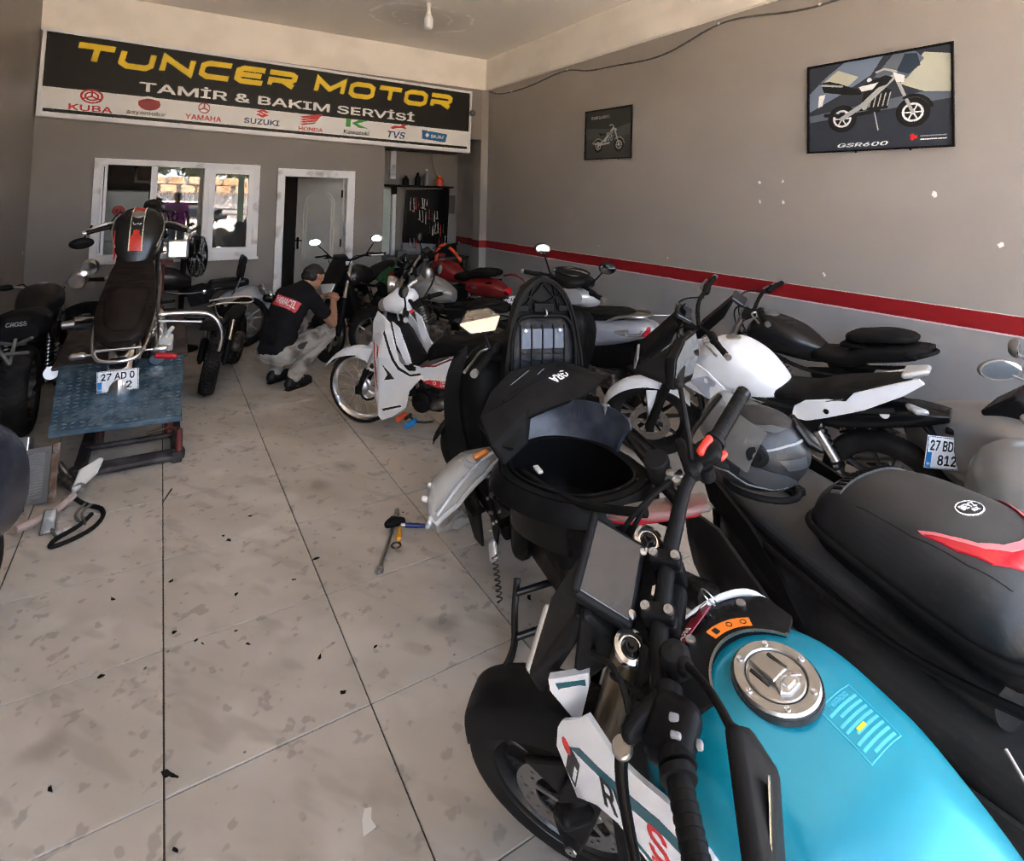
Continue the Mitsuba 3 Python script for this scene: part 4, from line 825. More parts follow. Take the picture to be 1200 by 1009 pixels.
    P('rear_rail', cat([hull([(-1.05,-.23,.75),(-1.40,-.21,.72),(-1.62,-.10,.72)],.012), tube([(-1.0,-.22,.79),(-1.35,-.22,.755),(-1.6,-.12,.745)],.006)]), 'black_gloss')
    P('tail_light', cat([hull([(-1.47,.09,.655),(-1.56,.02,.68),(-1.64,-.14,.71),(-1.60,-.20,.705),(-1.52,-.05,.665)],.018)]), 'red_lens')
    P('tail_light_cover', hull([(-1.47,.10,.665),(-1.54,.05,.68),(-1.62,-.06,.705),(-1.66,-.17,.725),(-1.60,-.20,.72),(-1.50,-.03,.68)],.014), 'lens_smoke', smooth=40)
    P('engine', cat([rbox(.46,.20,.20,.04,(-1.05,.04,.30)), hull([(-.86,.15,.34),(-.95,.18,.42),(-.90,.16,.25)],.05), tube([(-.80,.05,.36),(-.66,.05,.40)],[.085,.075],18)]), 'engine_black')
    P('throttle_body', cat([tube([(-.80,.21,.46),(-.82,.235,.53)],[.026,.03],14), rbox(.06,.05,.03,.006,(-.82,.23,.545)), tube([(-.78,.22,.50),(-.75,.27,.50)],.012), tube([(-.86,.22,.44),(-.80,.26,.44)],[.016,.014]), mv(lathe([(.016,0),(.016,.012),(.008,.014)],14),-.82,.235,.56)]), 'engine_metal')
    for i,(x,y,z) in enumerate(((-.80,.26,.36),(-.84,.27,.34),(-.76,.255,.34),(-.88,.27,.37),(-.90,.26,.42),(-.72,.25,.38),(-.80,.27,.29))): P('case_bolt', rot(lathe([(.007,-.004),(.007,.004),(.001,.005)],8),'x',-90) if 0 else mv(rot(lathe([(.007,-.004),(.007,.004),(.001,.005)],8),'x',-90),x,y,z), 'steel')
    cv = panel([(-.74,.50),(-.80,.53),(-.95,.55),(-1.10,.56),(-1.35,.60),(-1.55,.64),(-1.56,.60),(-1.40,.53),(-1.15,.475),(-.98,.44),(-.86,.36),(-.80,.22),(-.74,.30)], .012, lambda x,z: .235-.10*np.clip((-1.1-x)/.5,0,1), .03)
    P('side_cover', cv, 'black_plastic', smooth=40); P('side_cover', mirror(cv), 'black_plastic', smooth=40)
    P('footboard_edge', cat([panel([(-.25,.42),(-.40,.40),(-.62,.30),(-.66,.14),(-.56,.12),(-.40,.20),(-.28,.28)],.014,.25)]), 'black_plastic')
    P('turn_signal', hull([(-.80,.255,.235),(-.82,.255,.17),(-.79,.26,.16),(-.785,.262,.22)],.012), 'lens_silver')
    cables = [[(-.70,.20,.52),(-.85,.24,.50),(-1.0,.22,.55),(-1.2,.21,.58)],[(-.75,.24,.42),(-.95,.27,.47),(-1.2,.23,.53),(-1.45,.16,.62)],[(-.62,.18,.55),(-.72,.24,.44),(-.78,.25,.38),(-.90,.25,.33)],[(-1.0,.22,.60),(-1.15,.24,.57),(-1.3,.2,.60)]]
    for c in cables: cable(t, c, r=.007)
    P('air_filter_box', rbox(.30,.08,.14,.03,(-1.22,.17,.50)), 'black_matte')
    P('exhaust', tube([(-.9,-.12,.22),(-1.2,-.2,.26),(-1.6,-.22,.38)],[.025,.055,.05],16), 'dark_metal')
    # centre stand
    k = P('centre_stand', cat([tube([(-1.00,.23,.20),(-1.06,.27,.10),(-1.15,.315,.06),(-1.225,.42,.022)],.014,10), tube([(-1.00,-.05,.20),(-1.06,-.09,.10),(-1.16,-.13,.015)],.014,10), cyl((-1.06,.26,.19),(-1.06,-.06,.19),.012), cyl((-1.12,.29,.075),(-1.12,-.11,.075),.012), mv(rbox(.035,.03,.03,.008),-1.225,.425,.024)]), 'black_paint')
    P('stand_spring', coil_spring((-.82,.26,.20),(-.90,.27,.05),.011,.003,9), 'dark_metal')
build_stripped()
def build_loose_panel():
    W = WORLD; t = Thing('fairing_panel', 'loose black side fairing panel lying upside down across the stripped scooter', 'panel'); P = t.part
    # outline in plan, leaning towards the camera
    M = basis((1.05,.02,.775), (.70,.03,.03), (-.02,.21,.10))
    pl = Polygon([(.0,-.06),(-.02,.06),(.10,.17),(.26,.26),(.42,.265),(.56,.255),(.72,.115),(.62,.06),(.48,.02),(.30,.01),(.16,.0),(.06,-.09)])
    m = fine(extr(pl.buffer(-.01).buffer(.01), .016), .03); v = m.vertices.copy(); v[:,2] += .05*(1-((v[:,0]-.34)/.42)**2)*(1-((v[:,1]-.11)/.22)**2); m = trimesh.Trimesh(v,m.faces,process=False)
    k = P('panel', tr(m,M), 'black_matte', smooth=35)
    P('lower_duct', tr(hull([(-.01,-.05,.02),(.17,.02,.05),(.22,.05,.04),(.20,.10,.05),(.0,.06,.04),(.02,-.10,-.02),(.14,-.06,-.01)],.014),M), 'black_matte', smooth=20)
    P('crease', tr(tube([(.12,.10,.058),(.30,.15,.066),(.50,.17,.055),(.66,.13,.035)],.005,8),M), 'black_plastic')
    lt = rot(text('GRA',.040,.0015,True,.115),'z',197); lt = mv(lt,.455,.150,0); v = lt.vertices.copy(); v[:,2] += .0165+.05*(1-((v[:,0]-.34)/.42)**2)*(1-((v[:,1]-.11)/.22)**2)
    P('lettering', tr(trimesh.Trimesh(v,lt.faces,process=False),M), 'white_print')
    for a_,b_ in (((.20,.17),(.34,.23)),((.36,.19),(.42,.22))):
        P('scratch', tr(hull([(*a_,.062),(*b_,.055)],.0012),M), 'grey_plastic')
build_loose_panel()
def build_loose_headlight():
    t = Thing('headlight_unit', 'loose clear headlight unit hanging off the left side of the stripped scooter', 'headlight'); P = t.part
    A_ = np.array([[.90,.20,.43],[.97,.26,.47],[1.08,.27,.545],[1.14,.26,.58],[1.21,.24,.605]]); 
    rings = []
    for i,(p,w,h) in enumerate(zip(spline(A_,14), np.interp(np.linspace(0,1,14),[0,.3,.7,1],[.025,.075,.07,.03]), np.interp(np.linspace(0,1,14),[0,.4,1],[.025,.06,.03]))):
        a = np.linspace(0,2*np.pi,25)[:-1]; rings.append(p+np.outer(np.cos(a)*w,[-.45,.75,.35])+np.outer(np.sin(a)*h,[-.35,-.45,.75]))
    P('lens', skin(rings), 'lens_smoke', smooth=50)
    P('housing', tr(skin(rings), None, (.012,.012,-.028)), 'offwhite', smooth=50)
    P('reflector', mv(rot(lathe([(.045,0),(.035,.015),(.015,.026),(.001,.03)],24),'y',-150),1.10,.245,.585), 'lens_silver', smooth=40)
    P('bulb_shade', hull([(1.12,.235,.605),(1.16,.225,.62)],.014), 'orange_lens')
    P('mount_tab', cat([hull([(.90,.20,.43),(.885,.185,.42),(.885,.20,.40)],.010), hull([(.93,.255,.46),(.90,.275,.47)],.012), hull([(.96,.28,.49),(.935,.30,.505)],.010)]), 'offwhite')
    P('rim', tube([(.905,.16,.455),(.99,.17,.53),(1.10,.18,.60),(1.17,.18,.635),(1.22,.21,.635)],.008,8), 'silver_paint')
build_loose_headlight()
# ================================================================ other motorcycles
def naked(label, frame, steer=0, wb=1.33, r=.292, w=(.10,.12), style='cast', paint='black_paint', fender='black_plastic', seat='seat_vinyl', tail='black_plastic', head='cowl', bar_z=1.02, bar_x=-.42, half=.37,
          groove=None, engine_mat='engine_black', mirrors=True, tank_st=None, disc=.13, seat_z=.76, exhaust='steel', rim='black_paint', tail_up=.10, grips=True, n=64, fork_mat='black_plastic', name='motorcycle', shock='spring_dark', rear=True, bar_mat='black_plastic', mirror_n=None):
    S = frame.steered(steer, .44); t = Thing(name, label, 'motorcycle', frame); P = t.part
    wheel(t, 'front_wheel', 0, r, w[0], None, style, S, disc=disc, mats=('tyre_rubber',rim), n=n, groove=groove)
    wheel(t, 'rear_wheel', -wb, r, w[1], None, style, frame, disc=disc*.8 if disc else None, mats=('tyre_rubber',rim), n=n, groove=groove)
    fork_pair(t, (bar_x+.08,bar_z-.07), (0,r), gap=.095, f=S, mats=(fork_mat,'chrome'))
    P('fork_yoke', hull([(bar_x+.08,.1,bar_z-.08),(bar_x+.08,-.1,bar_z-.08),(bar_x+.02,0,bar_z-.08)],.016), 'black_plastic', f=S); P('fork_yoke', cat([hull([(bar_x+.17,.1,bar_z-.26),(bar_x+.17,-.1,bar_z-.26),(bar_x+.12,0,bar_z-.26)],.018)]), 'black_plastic', f=S)
    g = [[((r+.022)*math.cos(a), y, r+(r+.022-.6*y*y/.06)*math.sin(a)) for y in np.linspace(-w[0]*.62,w[0]*.62,7)] for a in np.radians([25,55,85,115,150])]
    P('front_fender', cat([sheet(g,.004,(26,12)), both(hull([(-.02,.085,.56),(-.08,.085,.56),(-.01,.085,r+.06)],.006))]), fender, smooth=40, f=S)
    R = [(bar_x,0,bar_z-.01),(bar_x,.08,bar_z-.01),(bar_x-.02,.17,bar_z+.02),(bar_x-.06,.25,bar_z+.035),(bar_x-.13,half+.08,bar_z+.03)]
    P('handlebar', tube([(x,-y,z) for x,y,z in R[:0:-1]]+R, .0125, 12, 50), bar_mat, f=S, smooth=50)
    for s in (1,-1):
        if grips:
            grip_set(t, (bar_x-.075,s*(half-.06),bar_z+.035), (bar_x-.13,s*(half+.075),bar_z+.03), S, lev_dir=(1,-.15*s,-.12))
            P('switch_block', hull([(bar_x-.065,s*(half-.12),bar_z+.035),(bar_x-.075,s*(half-.08),bar_z+.035)],.024), 'black_plastic', f=S)
        if mirrors: mirror_unit(t, 'mirror', (bar_x-.06,s*(half-.13),bar_z+.05), (bar_x-.02,s*(half+.02),bar_z+.21), S, n=mirror_n or (-1,-.12*s,.1), size=(.068,.042))
    if head == 'cowl':
        P('headlight_cowl', hull([(.02,.05,.70),(.02,-.05,.70),(-.02,.09,.80),(-.02,-.09,.80),(-.20,.09,.92),(-.20,-.09,.92),(-.26,.07,1.02),(-.26,-.07,1.02)],.014), 'black_plastic', smooth=25, f=S)
        P('headlight', hull([(.035,.045,.71),(.035,-.045,.71),(.005,.075,.79),(.005,-.075,.79)],.010), 'lens_silver', f=S)
        P('dashboard', tr(rbox(.15,.10,.03,.01), basis((-.31,0,bar_z+.03),(0,-1,0),(.8,0,.6))), 'screen_glass', f=S)
    elif head == 'round':
        hx = bar_x+.24
        k = P('headlight', mv(rot(lathe([(.02,-.10),(.06,-.085),(.085,-.04),(.09,.0),(.086,.01)],32),'y',90),hx,0,bar_z-.18), 'chrome', f=S, smooth=50)
        P(k+'__lens', mv(rot(lathe([(.084,.004),(.06,.018),(.001,.026)],32),'y',90),hx,0,bar_z-.18), 'lens_silver', f=S, smooth=50)
        for s in (1,-1): P('instrument', mv(rot(lathe([(.04,-.03),(.045,-.02),(.045,.02),(.04,.024),(.001,.024)],24),'y',-25),bar_x+.10,s*.055,bar_z+.06), 'black_gloss', f=S)
    st = tank_st or [(-.38,.80,.06,.06,.08),(-.45,.81,.13,.11,.11),(-.56,.82,.155,.13,.12),(-.70,.81,.145,.11,.12),(-.84,.79,.09,.05,.10),(-.88,.78,.06,.03,.08)]
    k = P('fuel_tank', loft(st,40,40,2.5), paint, smooth=50)
    top = max(st, key=lambda q: q[1]+q[3]); P(k+'__fuel_cap', mv(lathe([(.04,-.01),(.042,.004),(.034,.010),(.001,.011)],32), top[0]+.02,0,top[1]+top[3]-.002), 'satin_alu', smooth=40)
    P('seat', loft([(-.78,seat_z-.01,.07,.03,.04),(-.88,seat_z,.12,.045,.05),(-1.02,seat_z+.01,.14,.05,.06),(-1.12,seat_z+.055,.13,.055,.06),(-1.35,seat_z+.07+tail_up*.4,.11,.05,.05),(-1.45,seat_z+.07+tail_up*.7,.07,.03,.03)],40,30,2.8), seat, smooth=45)
    if rear:
        P('tail', both(panel([(-.90,seat_z-.08),(-1.1,seat_z-.02),(-1.35,seat_z+.05+tail_up*.5),(-1.55,seat_z+.08+tail_up),(-1.52,seat_z+.02+tail_up),(-1.30,seat_z-.05+tail_up*.4),(-1.05,seat_z-.13)],.012,lambda x,z:.125-.09*np.clip((-1.1-x)/.45,0,1),.04)), tail, smooth=40)
        P('tail_light', hull([(-1.50,.04,seat_z+.05+tail_up),(-1.50,-.04,seat_z+.05+tail_up),(-1.555,0,seat_z+.06+tail_up)],.016), 'red_lens')
        P('rear_fender', sheet([[(-1.30,-.09,seat_z-.02),(-1.30,0,seat_z),(-1.30,.09,seat_z-.02)],[(-1.50,-.085,seat_z-.04),(-1.50,0,seat_z-.02),(-1.50,.085,seat_z-.04)],[(-1.66,-.075,seat_z-.20),(-1.68,0,seat_z-.18),(-1.66,.075,seat_z-.20)]],.005), 'black_plastic', smooth=40)
    for q in (lambda m:m, mirror): P('side_cover', q(panel([(-.82,.68),(-1.0,.72),(-1.12,.68),(-1.05,.55),(-.88,.52)],.012,.125)), 'black_plastic')
    engine(t, -.62, .38, 1.0, mat=engine_mat)
    P('frame', cat([both(tube([(bar_x+.12,.03,bar_z-.22),(-.55,.11,.72),(-.85,.13,.66),(-1.40,.10,.76)],.014,8)), tube([(bar_x+.14,0,bar_z-.28),(-.36,0,.50),(-.42,0,.26),(-.85,0,.24)],.018,8)]), 'black_paint')
    P('swingarm', both(tube([(-.85,.10,.36),(-1.1,.11,.33),(-wb,.09,r)],[.024,.026,.018],8)), 'black_paint')
    for s in (1,-1):
        a, b = (-1.06,s*.12,.64),(-1.16,s*.125,.34); k = P('shock_absorber', cyl(a,b,.014,12), 'steel'); P(k+'__spring', coil_spring(np.array(a)+[-.005,0,-.04],np.array(b)+[0,0,.06],.026,.006,8), 'black_gloss' if shock=='spring_dark' else 'chrome')
    P('muffler', tube([(-.85,-.14,.28),(-1.05,-.16,.32),(-1.40,-.18,.42)],[.02,.05,.045],18), exhaust)
    [P('foot_peg', cyl((-.82,s*.14,.34),(-.82,s*.24,.35),.012), 'black_matte') for s in (1,-1)]
    for c in ([(bar_x-.05,.2,bar_z+.02),(bar_x+.10,.14,bar_z+.02),(bar_x+.12,.08,bar_z-.15),(-.45,.06,.6)],[(bar_x-.05,-.2,bar_z+.02),(bar_x+.11,-.15,bar_z+.02),(bar_x+.13,-.08,bar_z-.15),(-.42,-.06,.6)]): cable(t,c,S,.005)
    return t, S
# ---------------------------------------------------------------- white naked bike by the right wall
def build_white():
    D = Frame(2.86,.85,103,9)
    st = [(-.36,.76,.07,.03,.07),(-.42,.77,.14,.09,.10),(-.52,.775,.175,.145,.13),(-.62,.775,.18,.16,.15),(-.74,.76,.165,.135,.15),(-.84,.73,.12,.08,.12),(-.90,.70,.07,.04,.07)]
    t, S = naked('white naked motorcycle with a tilted number plate at its raised tail, by the right wall', D, 30, paint='white_paint', fender='white_paint', tail='white_paint', tank_st=st, seat_z=.70, tail_up=.16, mirrors=False, bar_z=1.03, bar_x=-.39, disc=.13, n=96, rear=False)
    P = t.part
    sh = panel([(-.26,.80),(-.40,.83),(-.52,.78),(-.62,.70),(-.72,.61),(-.60,.60),(-.46,.63),(-.34,.66),(-.28,.72)],.010,lambda x,z:.165+.03*np.clip((-.25-x)/.3,0,1),.03)
    P('side_shroud', sh, 'white_paint', smooth=35); P('side_shroud', mirror(sh), 'white_paint', smooth=35)
    P('plastic_wrap', panel([(-.40,.70),(-.52,.755),(-.66,.68),(-.76,.60),(-.66,.59),(-.50,.625)],.004,lambda x,z:.199+.02*np.sin(60*x)*np.sin(50*z)*.2,.02), 'silver_paint', smooth=35)
    tp = panel([(-.95,.62),(-.965,.68),(-1.02,.725),(-1.12,.755),(-1.20,.76),(-1.24,.815),(-1.40,.89),(-1.50,.935),(-1.52,.915),(-1.44,.845),(-1.28,.74),(-1.12,.665),(-1.02,.62)],.020,lambda x,z:.135-.07*np.clip((-1.1-x)/.45,0,1),.03)
    k = P('tail_panel', tp, 'white_paint', smooth=40); P('tail_panel', mirror(tp), 'white_paint', smooth=40)
    P(k+'__bolt', mv(rot(lathe([(.012,-.004),(.012,.004),(.001,.006)],16),'x',-90),-1.12,.158,.70), 'black_gloss'); P(k+'__lettering', panel([(-1.06,.728),(-1.20,.785),(-1.195,.778),(-1.055,.721)],.002,.150), 'grey_dark')
    P('tail_light_lens', hull([(-1.44,.055,.925),(-1.52,.03,.955),(-1.52,-.03,.955),(-1.44,-.055,.925),(-1.50,0,.93)],.014), 'lens_silver')
    lt = text('29',.040,.002,True,.06); M = basis((-.70,.142,.855),(-1,-.15,-.25),(-.15,-.62,.75)); P('lettering', tr(lt,M), 'red_print')
    P('tail_underside', loft([(-1.0,.60,.10,.06,.06),(-1.25,.66,.11,.07,.05),(-1.45,.72,.09,.06,.05),(-1.60,.76,.05,.02,.03)],20,24,2.6), 'black_gloss', smooth=45)
    P('reflector', mv(rot(lathe([(.020,-.004),(.020,.004),(.001,.006)],20),'x',-80),-1.36,.105,.735), 'offwhite')
    P('turn_signal', hull([(-1.46,.10,.80),(-1.50,.16,.81),(-1.53,.155,.815)],.014), 'lens_silver')
    M = basis((-1.58,.10,.615),(-.66,-.72,-.22),(-.12,-.18,.97)); plate_tr(t, ['27 BDN','812'], M, .17,.15)
    P('plate_bracket', cat([hull([(-1.50,.05,.70),(-1.50,-.05,.70),(-1.58,.05,.60),(-1.58,-.05,.60)],.010), rbox(.03,.12,.02,.005,(-1.60,0,.70))]), 'black_plastic')
    P('fly_screen', sheet([[(-.20,.09,.92),(-.16,0,.93),(-.20,-.09,.92)],[(-.28,.085,1.02),(-.25,0,1.03),(-.28,-.085,1.02)],[(-.33,.05,1.10),(-.31,0,1.11),(-.33,-.05,1.10)]],.004), 'black_plastic', f=S, smooth=40)
    P('shock_reservoir', cyl((-1.07,.15,.58),(-1.15,.15,.45),.022,18), 'satin_alu')
build_white()
# black bike hidden behind the white one: tail with loose pillion pad
def build_behind():
    t, S = naked('black motorcycle with a loose pillion pad on its tail, against the right wall', Frame(3.62,1.02,97,4), 20, half=.33, seat_z=.76, tail_up=.10, mirrors=False, bar_z=1.0, rear=False)
    t.part('pillion_pad', loft([(-1.02,.90,.06,.02,.03),(-1.08,.905,.11,.045,.03),(-1.22,.93,.12,.05,.03),(-1.34,.95,.10,.03,.03),(-1.38,.955,.06,.015,.02)],24,28,2.8), 'seat_vinyl', smooth=45)
    t.part('seat_base', cat([rbox(.40,.22,.03,.012,(-1.20,0,.86)), tube([(-1.38,.09,.86),(-1.46,.05,.89),(-1.46,-.05,.89),(-1.38,-.09,.86)],.010)]), 'black_plastic')
build_behind()
# ---------------------------------------------------------------- white step-through with spoked wheels
def build_cub():
    Fm = Frame(1.31,2.33,126,3); S = Fm.steered(8,.45,(-.08,0,.27)); t = Thing('moped', 'white step-through moped with spoked wheels and red side stickers', 'moped', Fm); P = t.part
    wheel(t, 'front_wheel', 0, .275, .062, .235, 'wire', S, mats=('tyre_rubber','chrome'), n=80, drum=.06)
    wheel(t, 'rear_wheel', -1.22, .275, .07, .235, 'wire', Fm, mats=('tyre_rubber','chrome'), n=64, drum=.065)
    fork_pair(t, (-.16,.62), (0,.275), r=.015, gap=.065, f=S, mats=('black_plastic','chrome'))
    P('brake_arm', cat([hull([(0,.07,.27),(-.05,.08,.36)],.014), tube([(.0,.07,.30),(-.06,.08,.22),(-.14,.09,.24)],.008)]), 'black_plastic', f=S)
    g = []
    for a,wd in zip(np.radians([28,50,78,105,130]),(.028,.05,.06,.058,.05)): g.append([((.30+.03*math.sin(a))*math.cos(a)+(.02 if a<.6 else 0), y, .275+(.315-.9*y*y/.06)*math.sin(a)) for y in np.linspace(-wd,wd,7)])
    k = P('front_fender', cat([sheet(g,.004,(30,14)), both(panel([(.02,.53),(-.05,.60),(-.13,.60),(-.17,.50),(-.15,.42),(-.10,.43),(-.07,.50)],.006,.058))]), 'white_paint', smooth=40, f=S)
    P(k+'__black_tip', sheet([[(.245,y,.415) for y in (-.012,.0,.012)],[(.13,y,.545) for y in (-.018,0,.018)],[(.06,y,.592) for y in (-.01,0,.01)]],.004,(10,4)), 'black_plastic', f=S)
    P(k+'__badge', mv(rot(lathe([(.020,-.002),(.020,.004),(.001,.005)],20),'x',-90),-.12,.066,.47), 'black_print', f=S)
    yb = lambda x,z: .075+.15*np.clip((-.12-x)/.18,0,1)*np.clip((.95-z)/.35,0.3,1)-.05*np.clip((-.62-x)/.3,0,1)
    sh = panel([(-.20,.885),(-.155,.80),(-.165,.68),(-.195,.52),(-.235,.38),(-.285,.20),(-.33,.165),(-.42,.205),(-.52,.28),(-.55,.40),(-.62,.475),(-.66,.52),(-.61,.545),(-.54,.535),(-.47,.59),(-.40,.70),(-.33,.82)],.010,yb,.025)
    sd = panel([(-.53,.545),(-.60,.535),(-.70,.575),(-.82,.635),(-1.02,.665),(-1.18,.70),(-1.20,.66),(-1.08,.55),(-1.0,.45),(-.88,.41),(-.74,.43),(-.64,.44),(-.56,.47)],.010,lambda x,z:.135-.04*np.clip((-.8-x)/.4,0,1),.03)
    for m_, q in ((1,lambda m:m),(-1,mirror)):
        k = P('leg_shield', q(sh), 'white_paint', smooth=40)
        off = lambda l: (lambda x,z: yb(x,z)+l)
        P(k+'__stripe', q(panel([(-.185,.68),(-.215,.52),(-.275,.345),(-.285,.36),(-.245,.52),(-.20,.66)],.0015,off(.0095),.02)), 'red_print')
        P(k+'__emblem', q(panel([(-.235,.665),(-.27,.655),(-.285,.60),(-.27,.575),(-.262,.605),(-.25,.64)],.0015,off(.0095),.02)), 'red_print')
        P(k+'__vent', q(panel([(-.33,.555),(-.40,.50),(-.43,.465),(-.35,.450),(-.375,.49)],.002,off(.0095),.02)), 'black_print')
        P(k+'__black_line', q(panel([(-.30,.77),(-.38,.66),(-.47,.555),(-.56,.515),(-.64,.535),(-.64,.522),(-.56,.502),(-.46,.535),(-.37,.645),(-.295,.75)],.002,off(.0095),.02)), 'black_print')
        P(k+'__lower_line', q(panel([(-.33,.245),(-.48,.295),(-.49,.285),(-.34,.232)],.0015,off(.0095),.02)), 'black_print')
        P(k+'__bolt', q(mv(rot(lathe([(.008,-.004),(.008,.003),(.001,.004)],12),'x',-90),-.33,.231,.40)), 'black_print')
        k = P('side_body', q(sd), 'white_paint', smooth=40); o2 = lambda l:(lambda x,z:.135-.04*np.clip((-.8-x)/.4,0,1)+l)
        P(k+'__stripe', q(panel([(-.58,.545),(-.70,.555),(-.82,.615),(-1.02,.645),(-1.02,.655),(-.82,.628),(-.70,.568)],.0015,o2(.0095),.02)), 'maroon')
        P(k+'__sticker', q(panel([(-.60,.445),(-.66,.462),(-.90,.475),(-.92,.43),(-.88,.412),(-.70,.42)],.0015,o2(.0098),.02)), 'red_print')
        if m_ > 0:
            for tx,zz in (('TURKEM',.458),('ÇELİK',.437)):
                lt = text(tx,.014,.001,True,.09); v = lt.vertices; P(k+'__lettering', trimesh.Trimesh(np.stack([-.79-v[:,0],.148+v[:,2]+0*v[:,0],zz+v[:,1]],1),lt.faces[:,::-1],process=False), 'white_print')
            P(k+'__sticker_mark', mv(rot(circ_ring(.012,.008),'x',-90),-.70,.148,.446), 'white_print')
    P('side_cover_gap', rbox(.10,.05,.20,.01,(-.50,.16,.44)), 'black_plastic')
    P('inner_shield', cat([hull([(-.26,.05,.86),(-.26,-.05,.86),(-.34,.14,.70),(-.34,-.14,.70),(-.50,.10,.52),(-.50,-.10,.52)],.015)]), 'black_plastic')
    P('footwell', cat([hull([(-.50,.13,.48),(-.50,-.13,.48),(-.66,.11,.53),(-.66,-.11,.53)],.02)]), 'grey_dark')
    P('inner_panel', both(panel([(-.36,.84),(-.42,.80),(-.50,.62),(-.52,.56),(-.48,.55),(-.40,.68)],.01,.15)), 'white_paint')
    k = P('headlight_cowl', loft([(-.20,.93,.04,.03,.05),(-.25,.94,.075,.06,.07),(-.33,.95,.09,.10,.09),(-.42,.955,.085,.09,.09),(-.46,.96,.05,.05,.05)],24,32,2.3), 'white_paint', f=S, smooth=45)
    P(k+'__peak', hull([(-.36,.06,1.03),(-.36,-.06,1.03),(-.45,.03,1.10),(-.45,-.03,1.10),(-.30,0,.98)],.010), 'white_paint', f=S)
    P(k+'__lens', loft([(-.165,.91,.03,.03,.03),(-.20,.92,.06,.05,.05),(-.25,.925,.065,.05,.055)],12,24,2.2), 'lens_smoke', f=S, smooth=45)
    P(k+'__inner', hull([(-.44,.07,.98),(-.44,-.07,.98),(-.47,.05,.92),(-.47,-.05,.92)],.012), 'black_plastic', f=S)
    P('key_switch', mv(lathe([(.02,-.01),(.022,.0),(.014,.008),(.001,.008)],20),-.44,.05,.90), 'red_plastic', f=S)
    P('handlebar', tube([(-.52,.32,.93),(-.44,.16,.93),(-.40,0,.92),(-.44,-.16,.93),(-.52,-.32,.93)],.012,12), 'black_plastic', f=S)
    for s in (1,-1): grip_set(t, (-.475,s*.21,.932),(-.53,s*.325,.93), S)
    for s,tp in ((1,(-.52,.30,1.11)),(-1,(-.52,-.33,1.12))): mirror_unit(t,'mirror',(-.45,s*.17,.94),tp,S,size=(.055,.04),shape='oval',glass='mirror_glass')
    P('seat', loft([(-.60,.60,.07,.05,.05),(-.68,.66,.11,.06,.08),(-.80,.685,.125,.055,.07),(-.95,.70,.13,.07,.06),(-1.10,.71,.125,.075,.05),(-1.22,.72,.08,.05,.04)],36,30,2.7), 'seat_vinyl', smooth=45)
    P('rear_carrier', tube([(-1.10,.11,.72),(-1.35,.12,.74),(-1.42,0,.74),(-1.35,-.12,.74),(-1.10,-.11,.72)],.010,8), 'chrome')
    P('tail_light', hull([(-1.20,.06,.66),(-1.20,-.06,.66),(-1.28,0,.63)],.02), 'red_lens')
    engine(t, -.60, .285, .72, mat='engine_black', fins=False, w=.13)
    P('engine_cover', mv(rot(lathe([(.001,.03),(.05,.028),(.072,.015),(.078,-.01)],28),'x',-90),-.575,.11,.285), 'black_plastic', smooth=40)
    P('sprocket_cover', hull([(-.68,.11,.28),(-.74,.11,.30)],.035), 'engine_metal')
    P('gear_pedal', cat([tube([(-.50,.15,.19),(-.58,.17,.17),(-.70,.16,.19)],.007), cyl((-.50,.13,.19),(-.50,.20,.19),.012)]), 'dark_metal')
    P('pedal_rubber', cyl((-.45,.13,.185),(-.45,.22,.185),.017), 'orange_red'); P('foot_peg_rubber', cyl((-.55,.15,.165),(-.55,.26,.17),.020), 'blue_print')
    P('centre_stand', cat([tube([(-.80,s*.08,.28),(-.84,s*.12,.15),(-.88,s*.15,.02)],.013) for s in (1,-1)]+[cyl((-.86,-.13,.08),(-.86,.13,.08),.010)]), 'black_paint')
    P('exhaust', tube([(-.55,-.1,.22),(-.8,-.13,.20),(-1.2,-.15,.25)],[.02,.035,.035],14), 'chrome')
def circ_ring(a,b,t_=.0015): return extr(circ(a).difference(circ(b)),t_)
build_cub()
